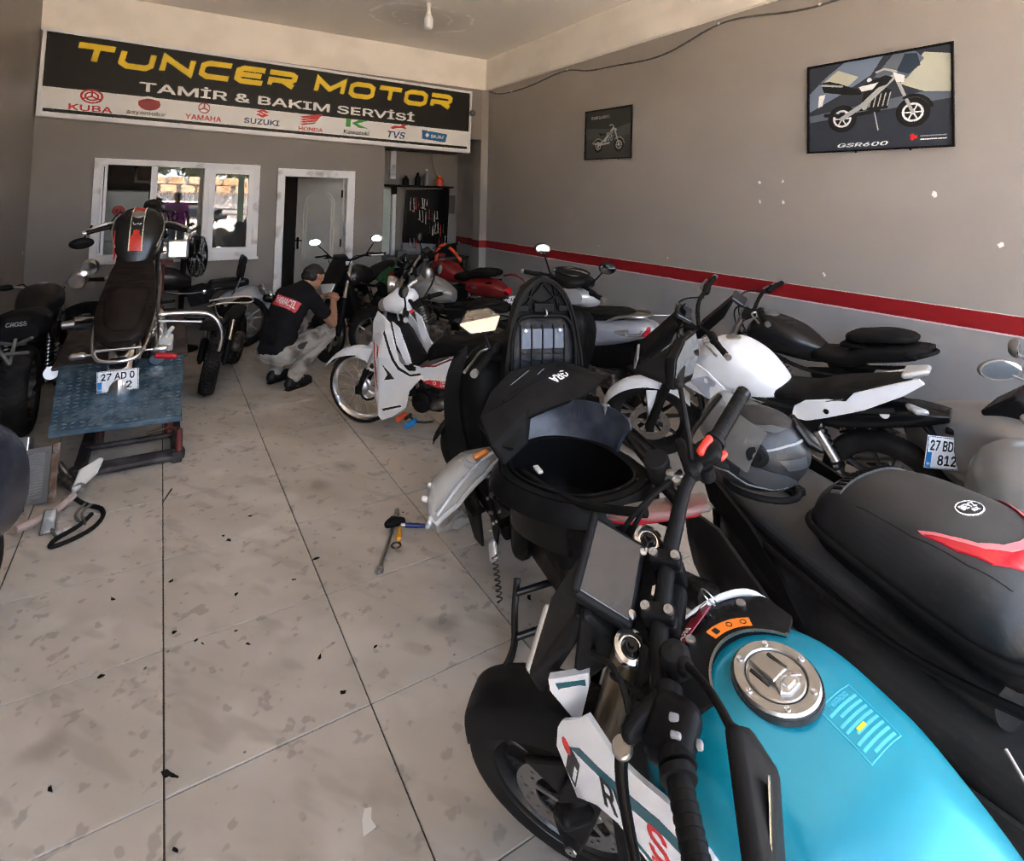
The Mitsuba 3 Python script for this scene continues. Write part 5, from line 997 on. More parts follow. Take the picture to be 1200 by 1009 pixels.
# ---------------------------------------------------------------- silver scooter, tail towards the camera
def build_silver():
    G = Frame(2.98,2.80,104,4); t = Thing('scooter', 'silver-blue scooter with a chrome rack, its tail lamp facing out by the right wall', 'scooter', G); P = t.part
    wheel(t,'front_wheel',0,.22,.09,.15,'cast',n=40,m=14); wheel(t,'rear_wheel',-1.24,.22,.10,.15,'cast',n=40,m=14)
    P('body', cat([loft([(-.72,.55,.08,.08,.10),(-.85,.58,.14,.12,.14),(-1.05,.62,.17,.12,.14),(-1.30,.66,.165,.10,.10),(-1.50,.70,.12,.07,.06),(-1.58,.715,.06,.03,.03)],30,36,2.3)]), 'silver_paint', smooth=45)
    P('front_apron', loft([(-.10,.62,.10,.14,.20),(-.22,.64,.19,.26,.30),(-.30,.62,.18,.24,.32),(-.36,.6,.12,.16,.2)],18,28,2.5), 'silver_paint', smooth=45)
    P('floorboard', rbox(.46,.34,.07,.02,(-.55,0,.27)), 'black_plastic'); P('under_body', loft([(-.70,.36,.10,.12,.10),(-1.0,.40,.14,.14,.14),(-1.4,.52,.10,.08,.10)],16,20,2.6), 'black_plastic')
    P('seat', loft([(-.68,.71,.08,.03,.04),(-.80,.74,.13,.04,.06),(-1.05,.765,.14,.045,.06),(-1.28,.795,.12,.04,.05),(-1.36,.80,.07,.02,.03)],26,28,2.7), 'seat_vinyl', smooth=45)
    P('rear_rack', cat([both(tube([(-1.20,.13,.74),(-1.34,.135,.80),(-1.48,.10,.81),(-1.52,.0,.81)],.012,10)), rbox(.16,.16,.012,.005,(-1.40,0,.80))]), 'satin_alu')
    P('rack_rod', tube([(-1.50,-.05,.805),(-1.58,-.12,.80),(-1.64,-.20,.80)],.006), 'steel')
    for s in (1,-1):
        k = P('tail_lens', hull([(-1.42,s*.125,.70),(-1.50,s*.105,.71),(-1.49,s*.11,.675),(-1.40,s*.14,.665)],.014), 'lens_smoke'); 
        P('turn_signal', hull([(-1.30,s*.165,.68),(-1.40,s*.145,.70),(-1.38,s*.15,.665)],.010), 'lens_smoke')
    P('tail_light', hull([(-1.545,.075,.725),(-1.545,-.075,.725),(-1.575,.0,.69),(-1.52,.10,.68),(-1.52,-.10,.68)],.018), 'red_lens')
    lt = text('Spacy',.022,.0015,True,.09); v = lt.vertices; P('lettering', trimesh.Trimesh(np.stack([-1.0-v[:,0],.176+v[:,2],.60+v[:,1]+.2*v[:,0]*0],1),lt.faces[:,::-1],process=False), 'navy')
    P('rear_fender', hull([(-1.45,.07,.62),(-1.45,-.07,.62),(-1.60,.06,.44),(-1.60,-.06,.44),(-1.50,.05,.40),(-1.50,-.05,.40)],.010), 'black_plastic')
    plate_tr(t,['27 NAU','810'],basis((-1.60,.0,.55),(-.55,-.80,-.03),(.18,0,.98)),.15,.13)
    P('reflector', mv(lathe([(.018,0),(.014,.012),(.001,.014)],16),0,0,0) if 0 else mv(rot(lathe([(.018,0),(.014,.012),(.001,.014)],16),'y',-90),-1.55,.13,.60), 'orange_lens')
    P('foot_peg', cyl((-.95,.15,.55),(-.95,.26,.56),.014), 'satin_alu')
    P('engine', cat([rbox(.45,.18,.18,.05,(-1.05,.03,.27)), tube([(-.85,.08,.30),(-.70,.08,.33)],[.07,.065],14)]), 'engine_black'); P('kick_lever', tube([(-1.15,.16,.30),(-1.0,.19,.33),(-.92,.20,.37)],.009), 'engine_metal')
    P('crank_cover', rbox(.40,.03,.14,.03,(-1.08,.14,.27)), 'engine_metal')
    P('muffler', tube([(-1.0,-.13,.22),(-1.4,-.16,.30)],.05,14), 'dark_metal')
    P('handlebar', tube([(-.42,.32,.95),(-.34,.15,.95),(-.32,0,.93),(-.34,-.15,.95),(-.42,-.32,.95)],.012), 'black_plastic')
build_silver()
# black scooter whose cockpit shows over the raised seat
def build_cockpit():
    G = Frame(2.77,1.48,38,0); S = Frame(2.51,1.35,14,-9,z=1.11); t = Thing('scooter','black scooter whose mirrors, dash and clear headlight show over the raised seat','scooter',G); P = t.part
    P('handlebar', tube([(-.10,.34,.0),(-.03,.18,.01),(0,0,0),(-.03,-.18,.01),(-.10,-.34,.0)],.012), 'black_plastic', f=S)
    for s in (1,-1):
        grip_set(t,(-.06,s*.24,.0),(-.11,s*.36,.0),S)
        mirror_unit(t,'mirror',(-.03,s*.17,.02),(.0,s*.30,.185),S,n=(-.55,-.83,.10),size=(.062,.042))
    P('dash', loft([(.20,.0,.07,.03,.05),(.12,.03,.13,.04,.07),(.0,.045,.15,.045,.06),(-.10,.03,.12,.035,.05),(-.14,.02,.06,.02,.03)],20,28,2.4), 'black_plastic', f=S, smooth=45)
    P('dash_rim', tube([(.14*math.cos(a)-.0,.12*math.sin(a),.085) for a in np.linspace(0,2*np.pi,17)[:-1]],.008,8,50,closed=True), 'black_gloss', f=S)
    P('headlight', loft([(.05,-.10,.09,.05,.06),(.16,-.11,.13,.07,.08),(.26,-.13,.11,.06,.07),(.33,-.15,.05,.03,.04)],20,30,2.2), 'lens_silver', f=S, smooth=45)
    P('front_apron', loft([(.28,-.42,.08,.14,.2),(.16,-.40,.17,.20,.34),(.06,-.40,.17,.22,.36),(-.02,-.42,.10,.18,.3)],18,26,2.5), 'black_plastic', f=S, smooth=45)
    wheel(t,'front_wheel',.05,.22,.09,.15,'cast',n=40,m=14)
    P('floorboard', rbox(.24,.30,.07,.02,(-.30,0,.26)), 'black_plastic'); P('body', loft([(-.36,.40,.08,.12,.12),(-.46,.46,.12,.16,.16),(-.60,.52,.06,.06,.08)],12,18,2.5), 'black_plastic'); P('rear_wheel', mv(tyre_mesh(.18,.09,.12,40,14),-.52,0,.18), 'tyre_rubber')
build_cockpit()
# ---------------------------------------------------------------- red, grey and black-green bikes at the back
def tail_bike(label, frame, paint, plate=None, name='motorcycle', **kw):
    t, S = naked(label, frame, paint=paint, **kw)
    if plate: plate_tr(t, plate[0], plate[1], .17, .14)
    return t, S
t, S = naked('dark red motorcycle with a white plate and a red crash-bar hoop, by the stripe', Frame(2.84,5.05,112,4), 15, paint='red_paint', tail='red_paint', mirrors=False, seat_z=.78, tail_up=.02, rear=False, n=44, half=.33)
P = t.part
P('tail_body', loft([(-.95,.66,.12,.10,.10),(-1.15,.68,.15,.11,.12),(-1.38,.69,.13,.09,.12),(-1.55,.66,.06,.04,.08)],24,30,2.2), 'red_paint', smooth=45)
P('tail_light', hull([(-1.56,.05,.68),(-1.56,-.05,.68),(-1.60,0,.64)],.018), 'red_lens')
plate_tr(t,['27 AAU','797'],basis((-1.62,.02,.545),(-.52,-.84,-.05),(.12,0,.99)),.17,.14)
P('crash_hoop', tube([(-1.40,-.14,.80),(-1.55,-.17,.82),(-1.66,-.20,.74),(-1.68,-.20,.55),(-1.60,-.18,.40)],.012), 'red_paint')
P('badge', affinity and mv(rot(extr(affinity.scale(circ(1,n=24),.04,.02,origin=(0,0)),.003),'x',-90),-1.18,.155,.69), 'satin_alu')
t, S = naked('dusty grey motorcycle with round chrome headlight, between the white moped and the red bike', Frame(1.92,3.78,130,5), 18, paint='grey_paint', tail='grey_dark', head='round', mirrors=True, seat_z=.64, tail_up=-.05, n=44, engine_mat='engine_metal', bar_mat='chrome', rim='satin_alu', fork_mat='satin_alu', half=.34)
t.part('tank_knob', mv(lathe([(.055,-.05),(.062,.0),(.04,.045),(.001,.055)],28),-.60,.03,.98), 'steel', smooth=45)
t, S = naked('black motorcycle with green tail, its front wheel worked on by the mechanic', Frame(1.50,4.0,222,-8), 6, paint='black_paint', tail='green_paint', n=72, half=.36, seat_z=.77, tail_up=.06, wb=1.2, mirror_n=(.76,.645,.07))
P = t.part
P('green_panel', both(panel([(-.80,.74),(-.95,.80),(-1.25,.86),(-1.35,.86),(-1.20,.79),(-1.0,.73),(-.85,.70)],.015,lambda x,z:.14-.06*np.clip((-1.0-x)/.4,0,1),.04)), 'green_paint'); P('red_panel', both(panel([(-1.0,.72),(-1.2,.77),(-1.3,.76),(-1.15,.68)],.012,.12)), 'red_paint')
P('leg_guard', cat([hull([(-.26,.10,.85),(-.26,-.10,.85),(-.40,.14,.5),(-.40,-.14,.5),(-.34,.12,.4),(-.34,-.12,.4)],.02)]), 'black_plastic')
# ---------------------------------------------------------------- cruiser along the back wall
t, S = naked('black cruiser with silver rear fender and backrest pad, below the office window', Frame(-.65,5.02,181,2), 5, wb=1.42, r=.30, w=(.11,.13), style='cast', paint='black_paint', seat_z=.66, rear=False, head='round', mirrors=False, n=56, rim='satin_alu', half=.33, tail_up=0)
P = t.part
g = [[(-1.42+(.36-.9*y*y/.09)*math.cos(a), y, .31+(.37-.9*y*y/.09)*math.sin(a)) for y in np.linspace(-.10,.10,9)] for a in np.radians([40,70,100,130,160,178])]
P('rear_fender', sheet(g,.005,(34,16)), 'silver_paint', smooth=45)
P('backrest', cat([hull([(-1.36,.10,.80),(-1.36,-.10,.80),(-1.39,.09,1.0),(-1.39,-.09,1.0)],.028)]), 'seat_vinyl'); P('sissy_bar', both(tube([(-1.25,.12,.55),(-1.34,.12,.75),(-1.40,.10,.95)],.010)), 'chrome')
P('pillion_seat', rbox(.30,.26,.09,.035,(-1.20,0,.715)), 'seat_vinyl')
P('seat_stud', mv(rot(lathe([(.025,0),(.02,.008),(.001,.012)],18),'x',-90),-1.0,.142,.67), 'chrome')
k = P('tail_lamp', mv(rot(lathe([(.03,-.06),(.055,-.04),(.062,.0),(.05,.015),(.001,.022)],28),'y',-70),-1.60,.10,.66), 'chrome', smooth=45)
P('turn_signal', cat([hull([(-1.63,.15,.56),(-1.70,.15,.545)],.045)]), 'black_gloss'); P('lamp_ring', mv(rot(lathe([(.05,0),(.052,.02),(.04,.025)],24),'y',-80),-1.66,.15,.585), 'chrome')
P('bag_rail', cat([tube([(-1.05,.18,.58),(-1.25,.19,.60),(-1.47,.18,.58),(-1.48,.18,.54),(-1.25,.19,.545),(-1.04,.18,.52)],.010,8), tube([(-1.10,.19,.56),(-1.16,.2,.40),(-1.30,.2,.40),(-1.36,.19,.55)],.008,8)]), 'chrome')
# ---------------------------------------------------------------- small bikes on the left
def knob(th,y):
    u = (th*26/np.pi+np.floor(np.abs(y)*3)*.5) % 1.0; return np.where((u<.28)|(np.abs((np.abs(y)*3)%1.0-.5)>.42), .009, 0.)
L_ = Frame(.32,3.53,-108,4); t = Thing('motorcycle','small black bike with a knobbly front tyre, low bare frame beside the lift','motorcycle',L_); P = t.part
wheel(t,'front_wheel',0,.285,.13,None,'cast',L_.steered(12),disc=.11,groove=knob,n=260); wheel(t,'rear_wheel',-.92,.25,.13,None,'cast',groove=knob,n=160)
fork_pair(t,(-.18,.60),(0,.285),gap=.095,f=L_.steered(12)); P('mudguard', sheet([[(.16,y,.575) for y in (-.08,0,.08)],[(0,y,.625) for y in (-.085,0,.085)],[(-.20,y,.60) for y in (-.08,0,.08)]],.005), 'black_plastic')
P('engine', cat([rbox(.28,.22,.22,.03,(-.48,0,.30))]), 'engine_black'); P('engine_cover', hull([(-.26,.13,.34),(-.34,.15,.42),(-.40,.13,.30)],.045), 'dark_metal'); P('frame', tube([(-.16,0,.56),(-.40,0,.48),(-.75,0,.46),(-.95,0,.52)],.022), 'black_paint'); P('seat', loft([(-.55,.50,.06,.03,.04),(-.75,.52,.09,.04,.05),(-1.0,.55,.06,.03,.03)],14,20), 'seat_vinyl')
P('chain_case', hull([(-.55,.10,.27),(-.90,.10,.25)],.03), 'dark_metal'); P('brake_drum', mv(rot(lathe([(.001,.02),(.07,.018),(.08,-.01)],24),'x',-90),0,.06,.285), 'engine_metal')
t, S = naked('black motorcycle with its fat rear tyre towards the camera, against the left wall', Frame(-.86,4.55,90,2), 4, r=.31, w=(.13,.17), n=200, groove=lambda th,y: np.where(((th*20/np.pi+np.abs(y)*1.2)%1.0<.22)&(np.abs(y)>.15),.006,0.), mirrors=False, bar_z=.90, half=.34, rim='dark_metal', bar_mat='steel', seat_z=.74, tail_up=0, rear=False, wb=1.34, head=None)
P = t.part
P('tail_hump', loft([(-.95,.72,.10,.05,.06),(-1.15,.76,.16,.09,.10),(-1.35,.77,.17,.10,.10),(-1.48,.74,.12,.06,.08)],22,28,2.3), 'black_plastic', smooth=45)
for a_,b_ in (((-1.48,0,.66),(-1.60,.10,.72)),((-1.48,0,.66),(-1.60,-.10,.72)),((-1.50,0,.70),(-1.66,0,.58)),((-1.62,.09,.64),(-1.66,-.09,.64)),((-1.60,.10,.72),(-1.66,0,.58))): P('fender_bracket', hull([a_,b_],.012), 'grey_dark')
P('tail_lettering', tr(text('CROSS',.03,.002,True,.11), basis((-1.485,0,.80),(0,-1,0),(.5,0,.86))), 'grey_plastic')
P('engine_case', cat([rbox(.30,.10,.22,.03,(-.95,-.20,.34)), hull([(-1.0,-.20,.5),(-1.2,-.18,.40)],.03)]), 'dark_metal')
for i in range(4): P('side_vent', rbox(.10,.02,.008,.002,(-1.15,-.18,.56-.03*i)), 'grey_dark')
P('chain_guard', tube([(-1.0,-.14,.40),(-1.34,-.15,.36)],.014), 'grey_dark')
# ================================================================ lift with the classic bike
def build_lift():
    t = Thing('motorcycle_lift', 'low red-framed lift with a blue diamond-plate ramp under the classic bike', 'lift'); P = t.part
    a, b = np.array([-.57,2.17,.34]), np.array([.08,2.10,.34]); c, d = np.array([.105,2.88,.515]), np.array([-.625,2.95,.515])
    Mx = basis(a, b-a, d-a); W_, L_ = np.linalg.norm(b-a), np.linalg.norm(d-a)
    k = P('ramp', cat([hull([a,b,c,d],.004), hull([a,b,a-[0,0,.025],b-[0,0,.025]],.004)]), 'ramp_blue')
    t4 = np.linspace(0,1,27); loz = []
    for i in range(15):
        for j in range(18):
            u, v = (i+.5)/15, (j+.5)/18; p = (a*(1-u)+b*u)*(1-v)+(d*(1-u)+c*u)*v; s = 1 if (i+j)%2 else -1
            ex = (b-a)/W_; ey = (d-a)/L_; n_ = np.cross(ex,ey); q = ex*math.cos(.6*s)+ey*math.sin(.6*s); w = np.cross(n_,q)
            loz.append(trimesh.Trimesh(np.array([p+q*.021+n_*.004,p+w*.009+n_*.004,p-q*.021+n_*.004,p-w*.009+n_*.004,p+n_*.010]),[[0,1,4],[1,2,4],[2,3,4],[3,0,4]],process=False))
    kk = P(k+'__tread', cat(loz), 'ramp_tread', smooth=False); labels[t.key+'__'+kk] = {'kind':'stuff','label':'raised diamond tread'}
    for s,(x0,x1) in enumerate(((-.66,-.30),(-.02,.13))): P('deck', hull([(x0,2.95,.50),(x1,2.95,.50),(x0,4.15,.62),(x1,4.15,.62)],.012), 'deck_brown')
    P('wheel_channel', hull([(-.30,2.85,.24),(-.02,2.85,.24),(-.30,4.0,.24),(-.02,4.0,.24)],.010), 'deck_brown')
    for x in (-.43,.075):
        P('base_rail', bx(.06,1.9,.07,(x,3.20,.035),.006), 'frame_dark')
    P('cross_bar', hull([(-.46,2.27,.035),(.10,2.27,.035),(-.46,2.30,.055),(.10,2.30,.055)],.022), 'frame_dark')
    P('cross_bar', hull([(-.42,2.60,.06),(.07,2.58,.06)],.018), 'frame_dark')
    for x in (-.36,.03):
        P('scissor_leg', hull([(x,2.62,.07),(x,2.98,.46)],.026), 'frame_red'); P('scissor_leg', hull([(x+.04,3.9,.07),(x+.04,3.1,.46)],.024), 'frame_red')
    P('side_post', hull([(.085,2.27,.05),(.085,2.35,.16)],.02), 'frame_red'); P('ratchet_link', tube([(.08,2.40,.10),(.05,2.55,.12),(-.10,2.60,.09)],.008), 'rusty')
    P('front_prop', cat([hull([(-.17,4.05,.25),(-.06,4.05,.25),(-.17,4.05,1.06),(-.06,4.05,1.06)],.03), bx(.30,.30,.03,(-.115,4.10,1.08),.005)]), 'frame_red')
build_lift()
def build_classic():
    M = Frame(-.115,4.11,85.2,1.5,z=1.116,pitch=40.1)
    t, S = naked('classic motorcycle tilted nose up on the lift, long ribbed seat and red tank stripe', M, 0, paint='black_paint', seat='seat_brown', style='wire', rim='chrome', head=None, mirrors=False, rear=False, bar_z=.84, bar_x=-.44, half=.25, n=48, seat_z=.74, tail_up=0, engine_mat='engine_metal', bar_mat='chrome', shock='chrome', exhaust='chrome',
        tank_st=[(-.34,.84,.06,.06,.08),(-.40,.85,.13,.11,.11),(-.52,.86,.165,.125,.13),(-.66,.84,.15,.105,.12),(-.78,.80,.10,.06,.10),(-.84,.78,.06,.03,.06)])
    P = t.part
    ribs = []
    seat = loft([(-.74,.765,.085,.03,.05),(-.80,.775,.118,.045,.06),(-.98,.765,.150,.05,.06),(-1.22,.770,.172,.055,.06),(-1.45,.785,.140,.05,.06),(-1.52,.785,.07,.03,.04)],48,36,3.0)
    k = P('long_seat', seat, 'seat_brown', smooth=45)
    for i in range(15):
        x = -.86-.030*i; w = np.interp(-x,[.8,.98,1.22,1.45],[.110,.141,.162,.134]); z = np.interp(-x,[.8,.98,1.22,1.45],[.8195,.8155,.8255,.8355])
        P(k+'__rib', tube([(x,-w,z-.018),(x+.004,-w*.5,z-.001),(x+.006,0,z+.001),(x+.004,w*.5,z-.001),(x,w,z-.018)],.0045,6), 'seat_brown')
    zt = lambda x: np.interp(-x,[.34,.40,.52,.66,.78],[.90,.962,.987,.947,.862])
    def strip(w,lift,y0=0): return sheet([[(x,y0-w,zt(x)+lift-.003),(x,y0,zt(x)+lift),(x,y0+w,zt(x)+lift-.003)] for x in (-.37,-.42,-.5,-.58,-.68,-.77)],.003,(20,5))
    P('tank_stripe', strip(.036,.002), 'red_bright'); P('stripe_edge', strip(.003,.003,.040), 'cream_print'); P('stripe_edge', strip(.003,.003,-.040), 'cream_print')
    P('tank_emblem', mv(lathe([(.026,0),(.028,.005),(.001,.007)],24),-.50,0,zt(-.5)+.002), 'satin_alu'); P('stripe_mark', mv(rot(text('CG',.03,.002),'z',-90),-.585,0,zt(-.585)+.004), 'white_print')
    P('side_flash', panel([(-.56,.90),(-.62,.93),(-.72,.86),(-.78,.78),(-.72,.77),(-.64,.82)],.004,.135), 'red_bright')
    P('tank_trim', both(tube([(-.40,.135,.90),(-.55,.165,.90),(-.72,.13,.86)],.005)), 'chrome')
    P('tail_frame', cat([tube([(-1.15,.155,.74),(-1.35,.16,.74),(-1.58,.12,.75),(-1.62,.06,.75),(-1.62,-.06,.75),(-1.58,-.12,.75),(-1.35,-.16,.74),(-1.15,-.155,.74)],.012,10), cyl((-1.535,-.125,.755),(-1.535,.125,.755),.010)]), 'chrome', smooth=45)
    P('rear_mudguard', sheet([[(-1.40,-.07,.66),(-1.40,0,.69),(-1.40,.07,.66)],[(-1.62,-.065,.60),(-1.62,0,.63),(-1.62,.065,.60)],[(-1.74,-.06,.46),(-1.75,0,.48),(-1.74,.06,.46)]],.004), 'chrome', smooth=45)
    plate_tr(t,['27 AD 0','612'],basis((-1.66,.0,.60),(0,-1,0),(.55,0,.84)),.225,.14)
    P('tail_light', cat([rbox(.05,.10,.06,.015,(-1.60,0,.70))]), 'black_plastic'); P('number_lamp', mv(lathe([(.045,-.02),(.05,0),(.04,.02),(.001,.03)],24),-1.70,0,.44), 'chrome', smooth=45)
    for s in (1,-1): k = P('turn_signal', cat([cyl((-1.52,s*.13,.70),(-1.52,s*.20,.70),.008), hull([(-1.52,s*.20,.70),(-1.52,s*.25,.70)],.022)]), 'chrome')
    P('red_reflector', hull([(-1.50,-.20,.60),(-1.52,-.30,.60)],.02), 'red_lens')
    mirror_unit(t,'mirror',(-.50,.30,.88),(-.60,.355,.80),M,n=(.4,.2,-.9),size=(.075,.042),up=(.3,0,.95)); 
    for q,(x,y,z) in enumerate(((-.72,.30,.66),(-.80,.36,.62))): P('instrument_pod', mv(rot(lathe([(.03,-.06),(.055,-.05),(.06,.0),(.05,.03),(.001,.035)],24),'y',-60),x,y,z), 'chrome', smooth=45)
    P('headlight', tr(cat([rbox(.15,.15,.07,.02)]), basis((-.56,-.25,.66),(0,-1,0),(.75,0,.66))), 'chrome', smooth=40); P('headlight_lens', tr(rbox(.13,.13,.02,.008,(0,0,.035)), basis((-.56,-.25,.66),(0,-1,0),(.75,0,.66))), 'lens_silver')
    P('muffler_end', tube([(-1.02,.20,.40),(-1.06,.36,.46)],.045,18), 'chrome'); P('tail_pipe', tube([(-1.06,.34,.46),(-1.07,.42,.46)],.03,14), 'steel')
    P('crash_bar', tube([(-1.0,-.15,.42),(-1.0,-.42,.40),(-1.02,-.52,.36),(-1.10,-.58,.26),(-1.18,-.56,.14)],.016,10), 'chrome', smooth=45); P('brake_rod', tube([(-1.03,-.15,.38),(-1.05,-.44,.35)],.010), 'steel')
    P('battery_box', cat([rbox(.10,.09,.08,.01,(-1.25,-.22,.40)), hull([(-1.20,-.26,.50),(-1.24,-.22,.46)],.015)]), 'offwhite')
build_classic()
# ---------------------------------------------------------------- pedestal fan
t = Thing('pedestal_fan', 'black pedestal fan seen edge-on below the office window', 'fan'); P = t.part
P('base', mv(lathe([(.001,.03),(.10,.03),(.19,.012),(.19,0),(.001,0)],32),.155,5.20,0), 'black_matte'); P('pole', cyl((.155,5.20,.02),(.155,5.20,1.02),.028,18), 'black_matte')
P('motor', mv(rot(lathe([(.001,-.11),(.06,-.10),(.075,-.04),(.075,.04),(.05,.07),(.001,.07)],24),'y',90),.18,5.20,1.07), 'black_plastic', smooth=40)
fm = trimesh.transformations.translation_matrix((.285,5.19,1.02))@rotm('y',90)@rotm('x',-8)
cage = [tr(tube([(.23*s_*math.cos(a),.23*s_*math.sin(a),z_) for a in np.linspace(0,2*np.pi,25)[:-1]],.004,6,48,closed=True),fm) for s_,z_ in ((1,0),(.95,.05),(.95,-.05),(.7,.072),(.7,-.072),(.45,.08),(.45,-.08))]
for k_ in range(36):
    a = 2*np.pi*k_/36; cage.append(tr(tube([(.04*math.cos(a),.04*math.sin(a),.082),(.15*math.cos(a),.15*math.sin(a),.078),(.23*math.cos(a),.23*math.sin(a),0),(.15*math.cos(a),.15*math.sin(a),-.078),(.04*math.cos(a),.04*math.sin(a),-.082)],.0022,5,16),fm))
kk = P('cage', cat(cage), 'black_gloss'); labels[t.key+'__'+kk] = {'kind':'stuff','label':'round wire cage'}
for k_ in range(4): P('blade', tr(rot(hull([(.03,0,0),(.17,.05,.02),(.18,-.04,-.01),(.06,-.03,-.01)],.004),'z',90*k_),fm), 'black_plastic')
# ---------------------------------------------------------------- grey maxi scooter at the right edge
def build_grey():
    E = Frame(3.30,-.72,95,2,z=-.0); t = Thing('scooter','dusty grey maxi scooter with an oval mirror by the right wall','scooter',E); P = t.part
    wheel(t,'front_wheel',0,.24,.11,.16,'cast',n=40,m=14); wheel(t,'rear_wheel',-1.4,.24,.12,.16,'cast',n=40,m=14)
    Z = E.sub(np.diag([1,.9,.88,1.])); P0 = P
    def P(n_, m, mt, lab=None, smooth=30, f=None): return P0(n_, m, mt, lab, smooth, Z)
    P('nose', loft([(.22,.66,.06,.06,.10),(.12,.70,.17,.14,.22),(-.05,.76,.25,.13,.32),(-.22,.82,.28,.09,.36),(-.34,.82,.22,.05,.3)],28,36,2.3), 'grey_paint', smooth=45)
    P('nose_side', both(panel([(.12,.72),(-.10,.80),(-.34,.84),(-.50,.78),(-.40,.62),(-.10,.52),(.08,.58)],.014,lambda x,z:.16+.10*np.clip((.12-x)/.4,0,1))), 'grey_paint', smooth=40)
    P('air_scoop', hull([(-.30,.20,.80),(-.40,.26,.80),(-.44,.20,.70),(-.32,.25,.70)],.03), 'grey_plastic')
    P('handlebar', tube([(-.40,.36,.98),(-.33,.20,.97),(-.30,0,.95),(-.33,-.20,.97),(-.40,-.36,.98)],.013), 'grey_plastic')
    for s in (1,-1):
        k = P('grip', cyl((-.355,s*.25,.975),(-.405,s*.37,.98),.018), 'grip_rubber'); P(k+'__bar_end', cyl((-.405,s*.37,.98),(-.41,s*.395,.98),.022), 'black_plastic')
        P('lever', tube([(-.30,s*.22,.975),(-.27,s*.30,.975),(-.31,s*.42,.97)],[.010,.009,.008]), 'satin_alu')
        P('switch_block', hull([(-.33,s*.17,.98),(-.345,s*.23,.98)],.028), 'grey_plastic')
    mirror_unit(t,'mirror',(-.32,.14,.99),(-.20,.26,1.165),Z,n=(-.80,.45,.1),size=(.105,.05),mat='grey_dark',mid=(-.30,.16,1.08))
    mirror_unit(t,'mirror',(-.32,-.16,.99),(-.16,-.30,1.16),Z,n=(-.85,-.1,.1),size=(.095,.05),mat='grey_dark')
    P('instrument_cluster', cat([hull([(-.12,.14,.90),(-.12,-.14,.90),(-.22,.14,1.0),(-.22,-.14,1.0),(-.26,.10,.92),(-.26,-.10,.92)],.02)]), 'black_plastic')
    P('body', loft([(-.55,.45,.18,.12,.14),(-.75,.50,.22,.20,.18),(-1.1,.58,.24,.18,.2),(-1.5,.64,.20,.14,.16),(-1.8,.70,.08,.06,.06)],26,32,2.4), 'grey_paint', smooth=45)
    P('seat', loft([(-.70,.72,.12,.06,.05),(-.95,.76,.17,.06,.06),(-1.3,.82,.16,.06,.06),(-1.55,.84,.09,.03,.04)],24,28,2.6), 'seat_vinyl', smooth=45)
build_grey()
def build_grey_front():
    E = Frame(2.80,-1.04,128,2,z=-.05); t = Thing('scooter','grey scooter with rounded front apron and framed dark panel, behind the top case','scooter',E); P = t.part
    wheel(t,'front_wheel',0,.22,.10,.15,'cast',n=40,m=14)
    k = P('front_apron', loft([(.14,.62,.06,.10,.14),(.08,.62,.14,.20,.24),(-.06,.62,.20,.25,.30),(-.22,.62,.215,.235,.3),(-.32,.60,.20,.2,.28)],26,36,2.3), 'grey_paint', smooth=45)
    fr_ = E.sub(trimesh.transformations.translation_matrix((-.335,.0,.71))@rotm('y',28))
    P(k+'__frame', extr_x(sbox(-.17,-.12,.17,.12).difference(sbox(-.14,-.09,.14,.09)),.03), 'silver_paint', f=fr_); P(k+'__dark_panel', bx(.012,.28,.18,(.004,0,0)), 'screen_glass', f=fr_)
    for i_ in range(5): P(k+'__louvre', rbox(.012,.22,.010,.003,(-.004,0,-.06+.03*i_)), 'grey_dark', f=fr_)
    P('handlebar', tube([(-.30,.30,.84),(-.24,.15,.85),(-.22,0,.84),(-.24,-.15,.85),(-.30,-.30,.84)],.011), 'grey_plastic')
    P('black_visor', hull([(-.42,.36,.86),(-.56,.10,.88),(-.44,.10,.90),(-.58,.34,.84)],.012), 'black_gloss')
    P('floorboard', rbox(.42,.30,.07,.02,(-.52,0,.26)), 'grey_dark'); P('body', loft([(-.70,.40,.10,.12,.10),(-.90,.46,.16,.16,.16),(-1.15,.54,.13,.12,.12),(-1.3,.6,.05,.05,.05)],18,26,2.4), 'grey_paint', smooth=45); P('seat', loft([(-.72,.60,.09,.04,.05),(-1.0,.66,.14,.05,.06),(-1.25,.68,.08,.03,.04)],16,22,2.6), 'seat_vinyl'); P('rear_wheel', mv(tyre_mesh(.22,.10,.15,40,14),-1.1,0,.22), 'tyre_rubber')
def extr_x(poly, d): return tr(extr(poly,d), np.array([[0,0,-1.,0],[1,0,0,0],[0,1,0,0],[0,0,0,1]]) if 0 else np.array([[0,0,1.,-d],[1,0,0,0],[0,1,0,0],[0,0,0,1]]))
build_grey_front()
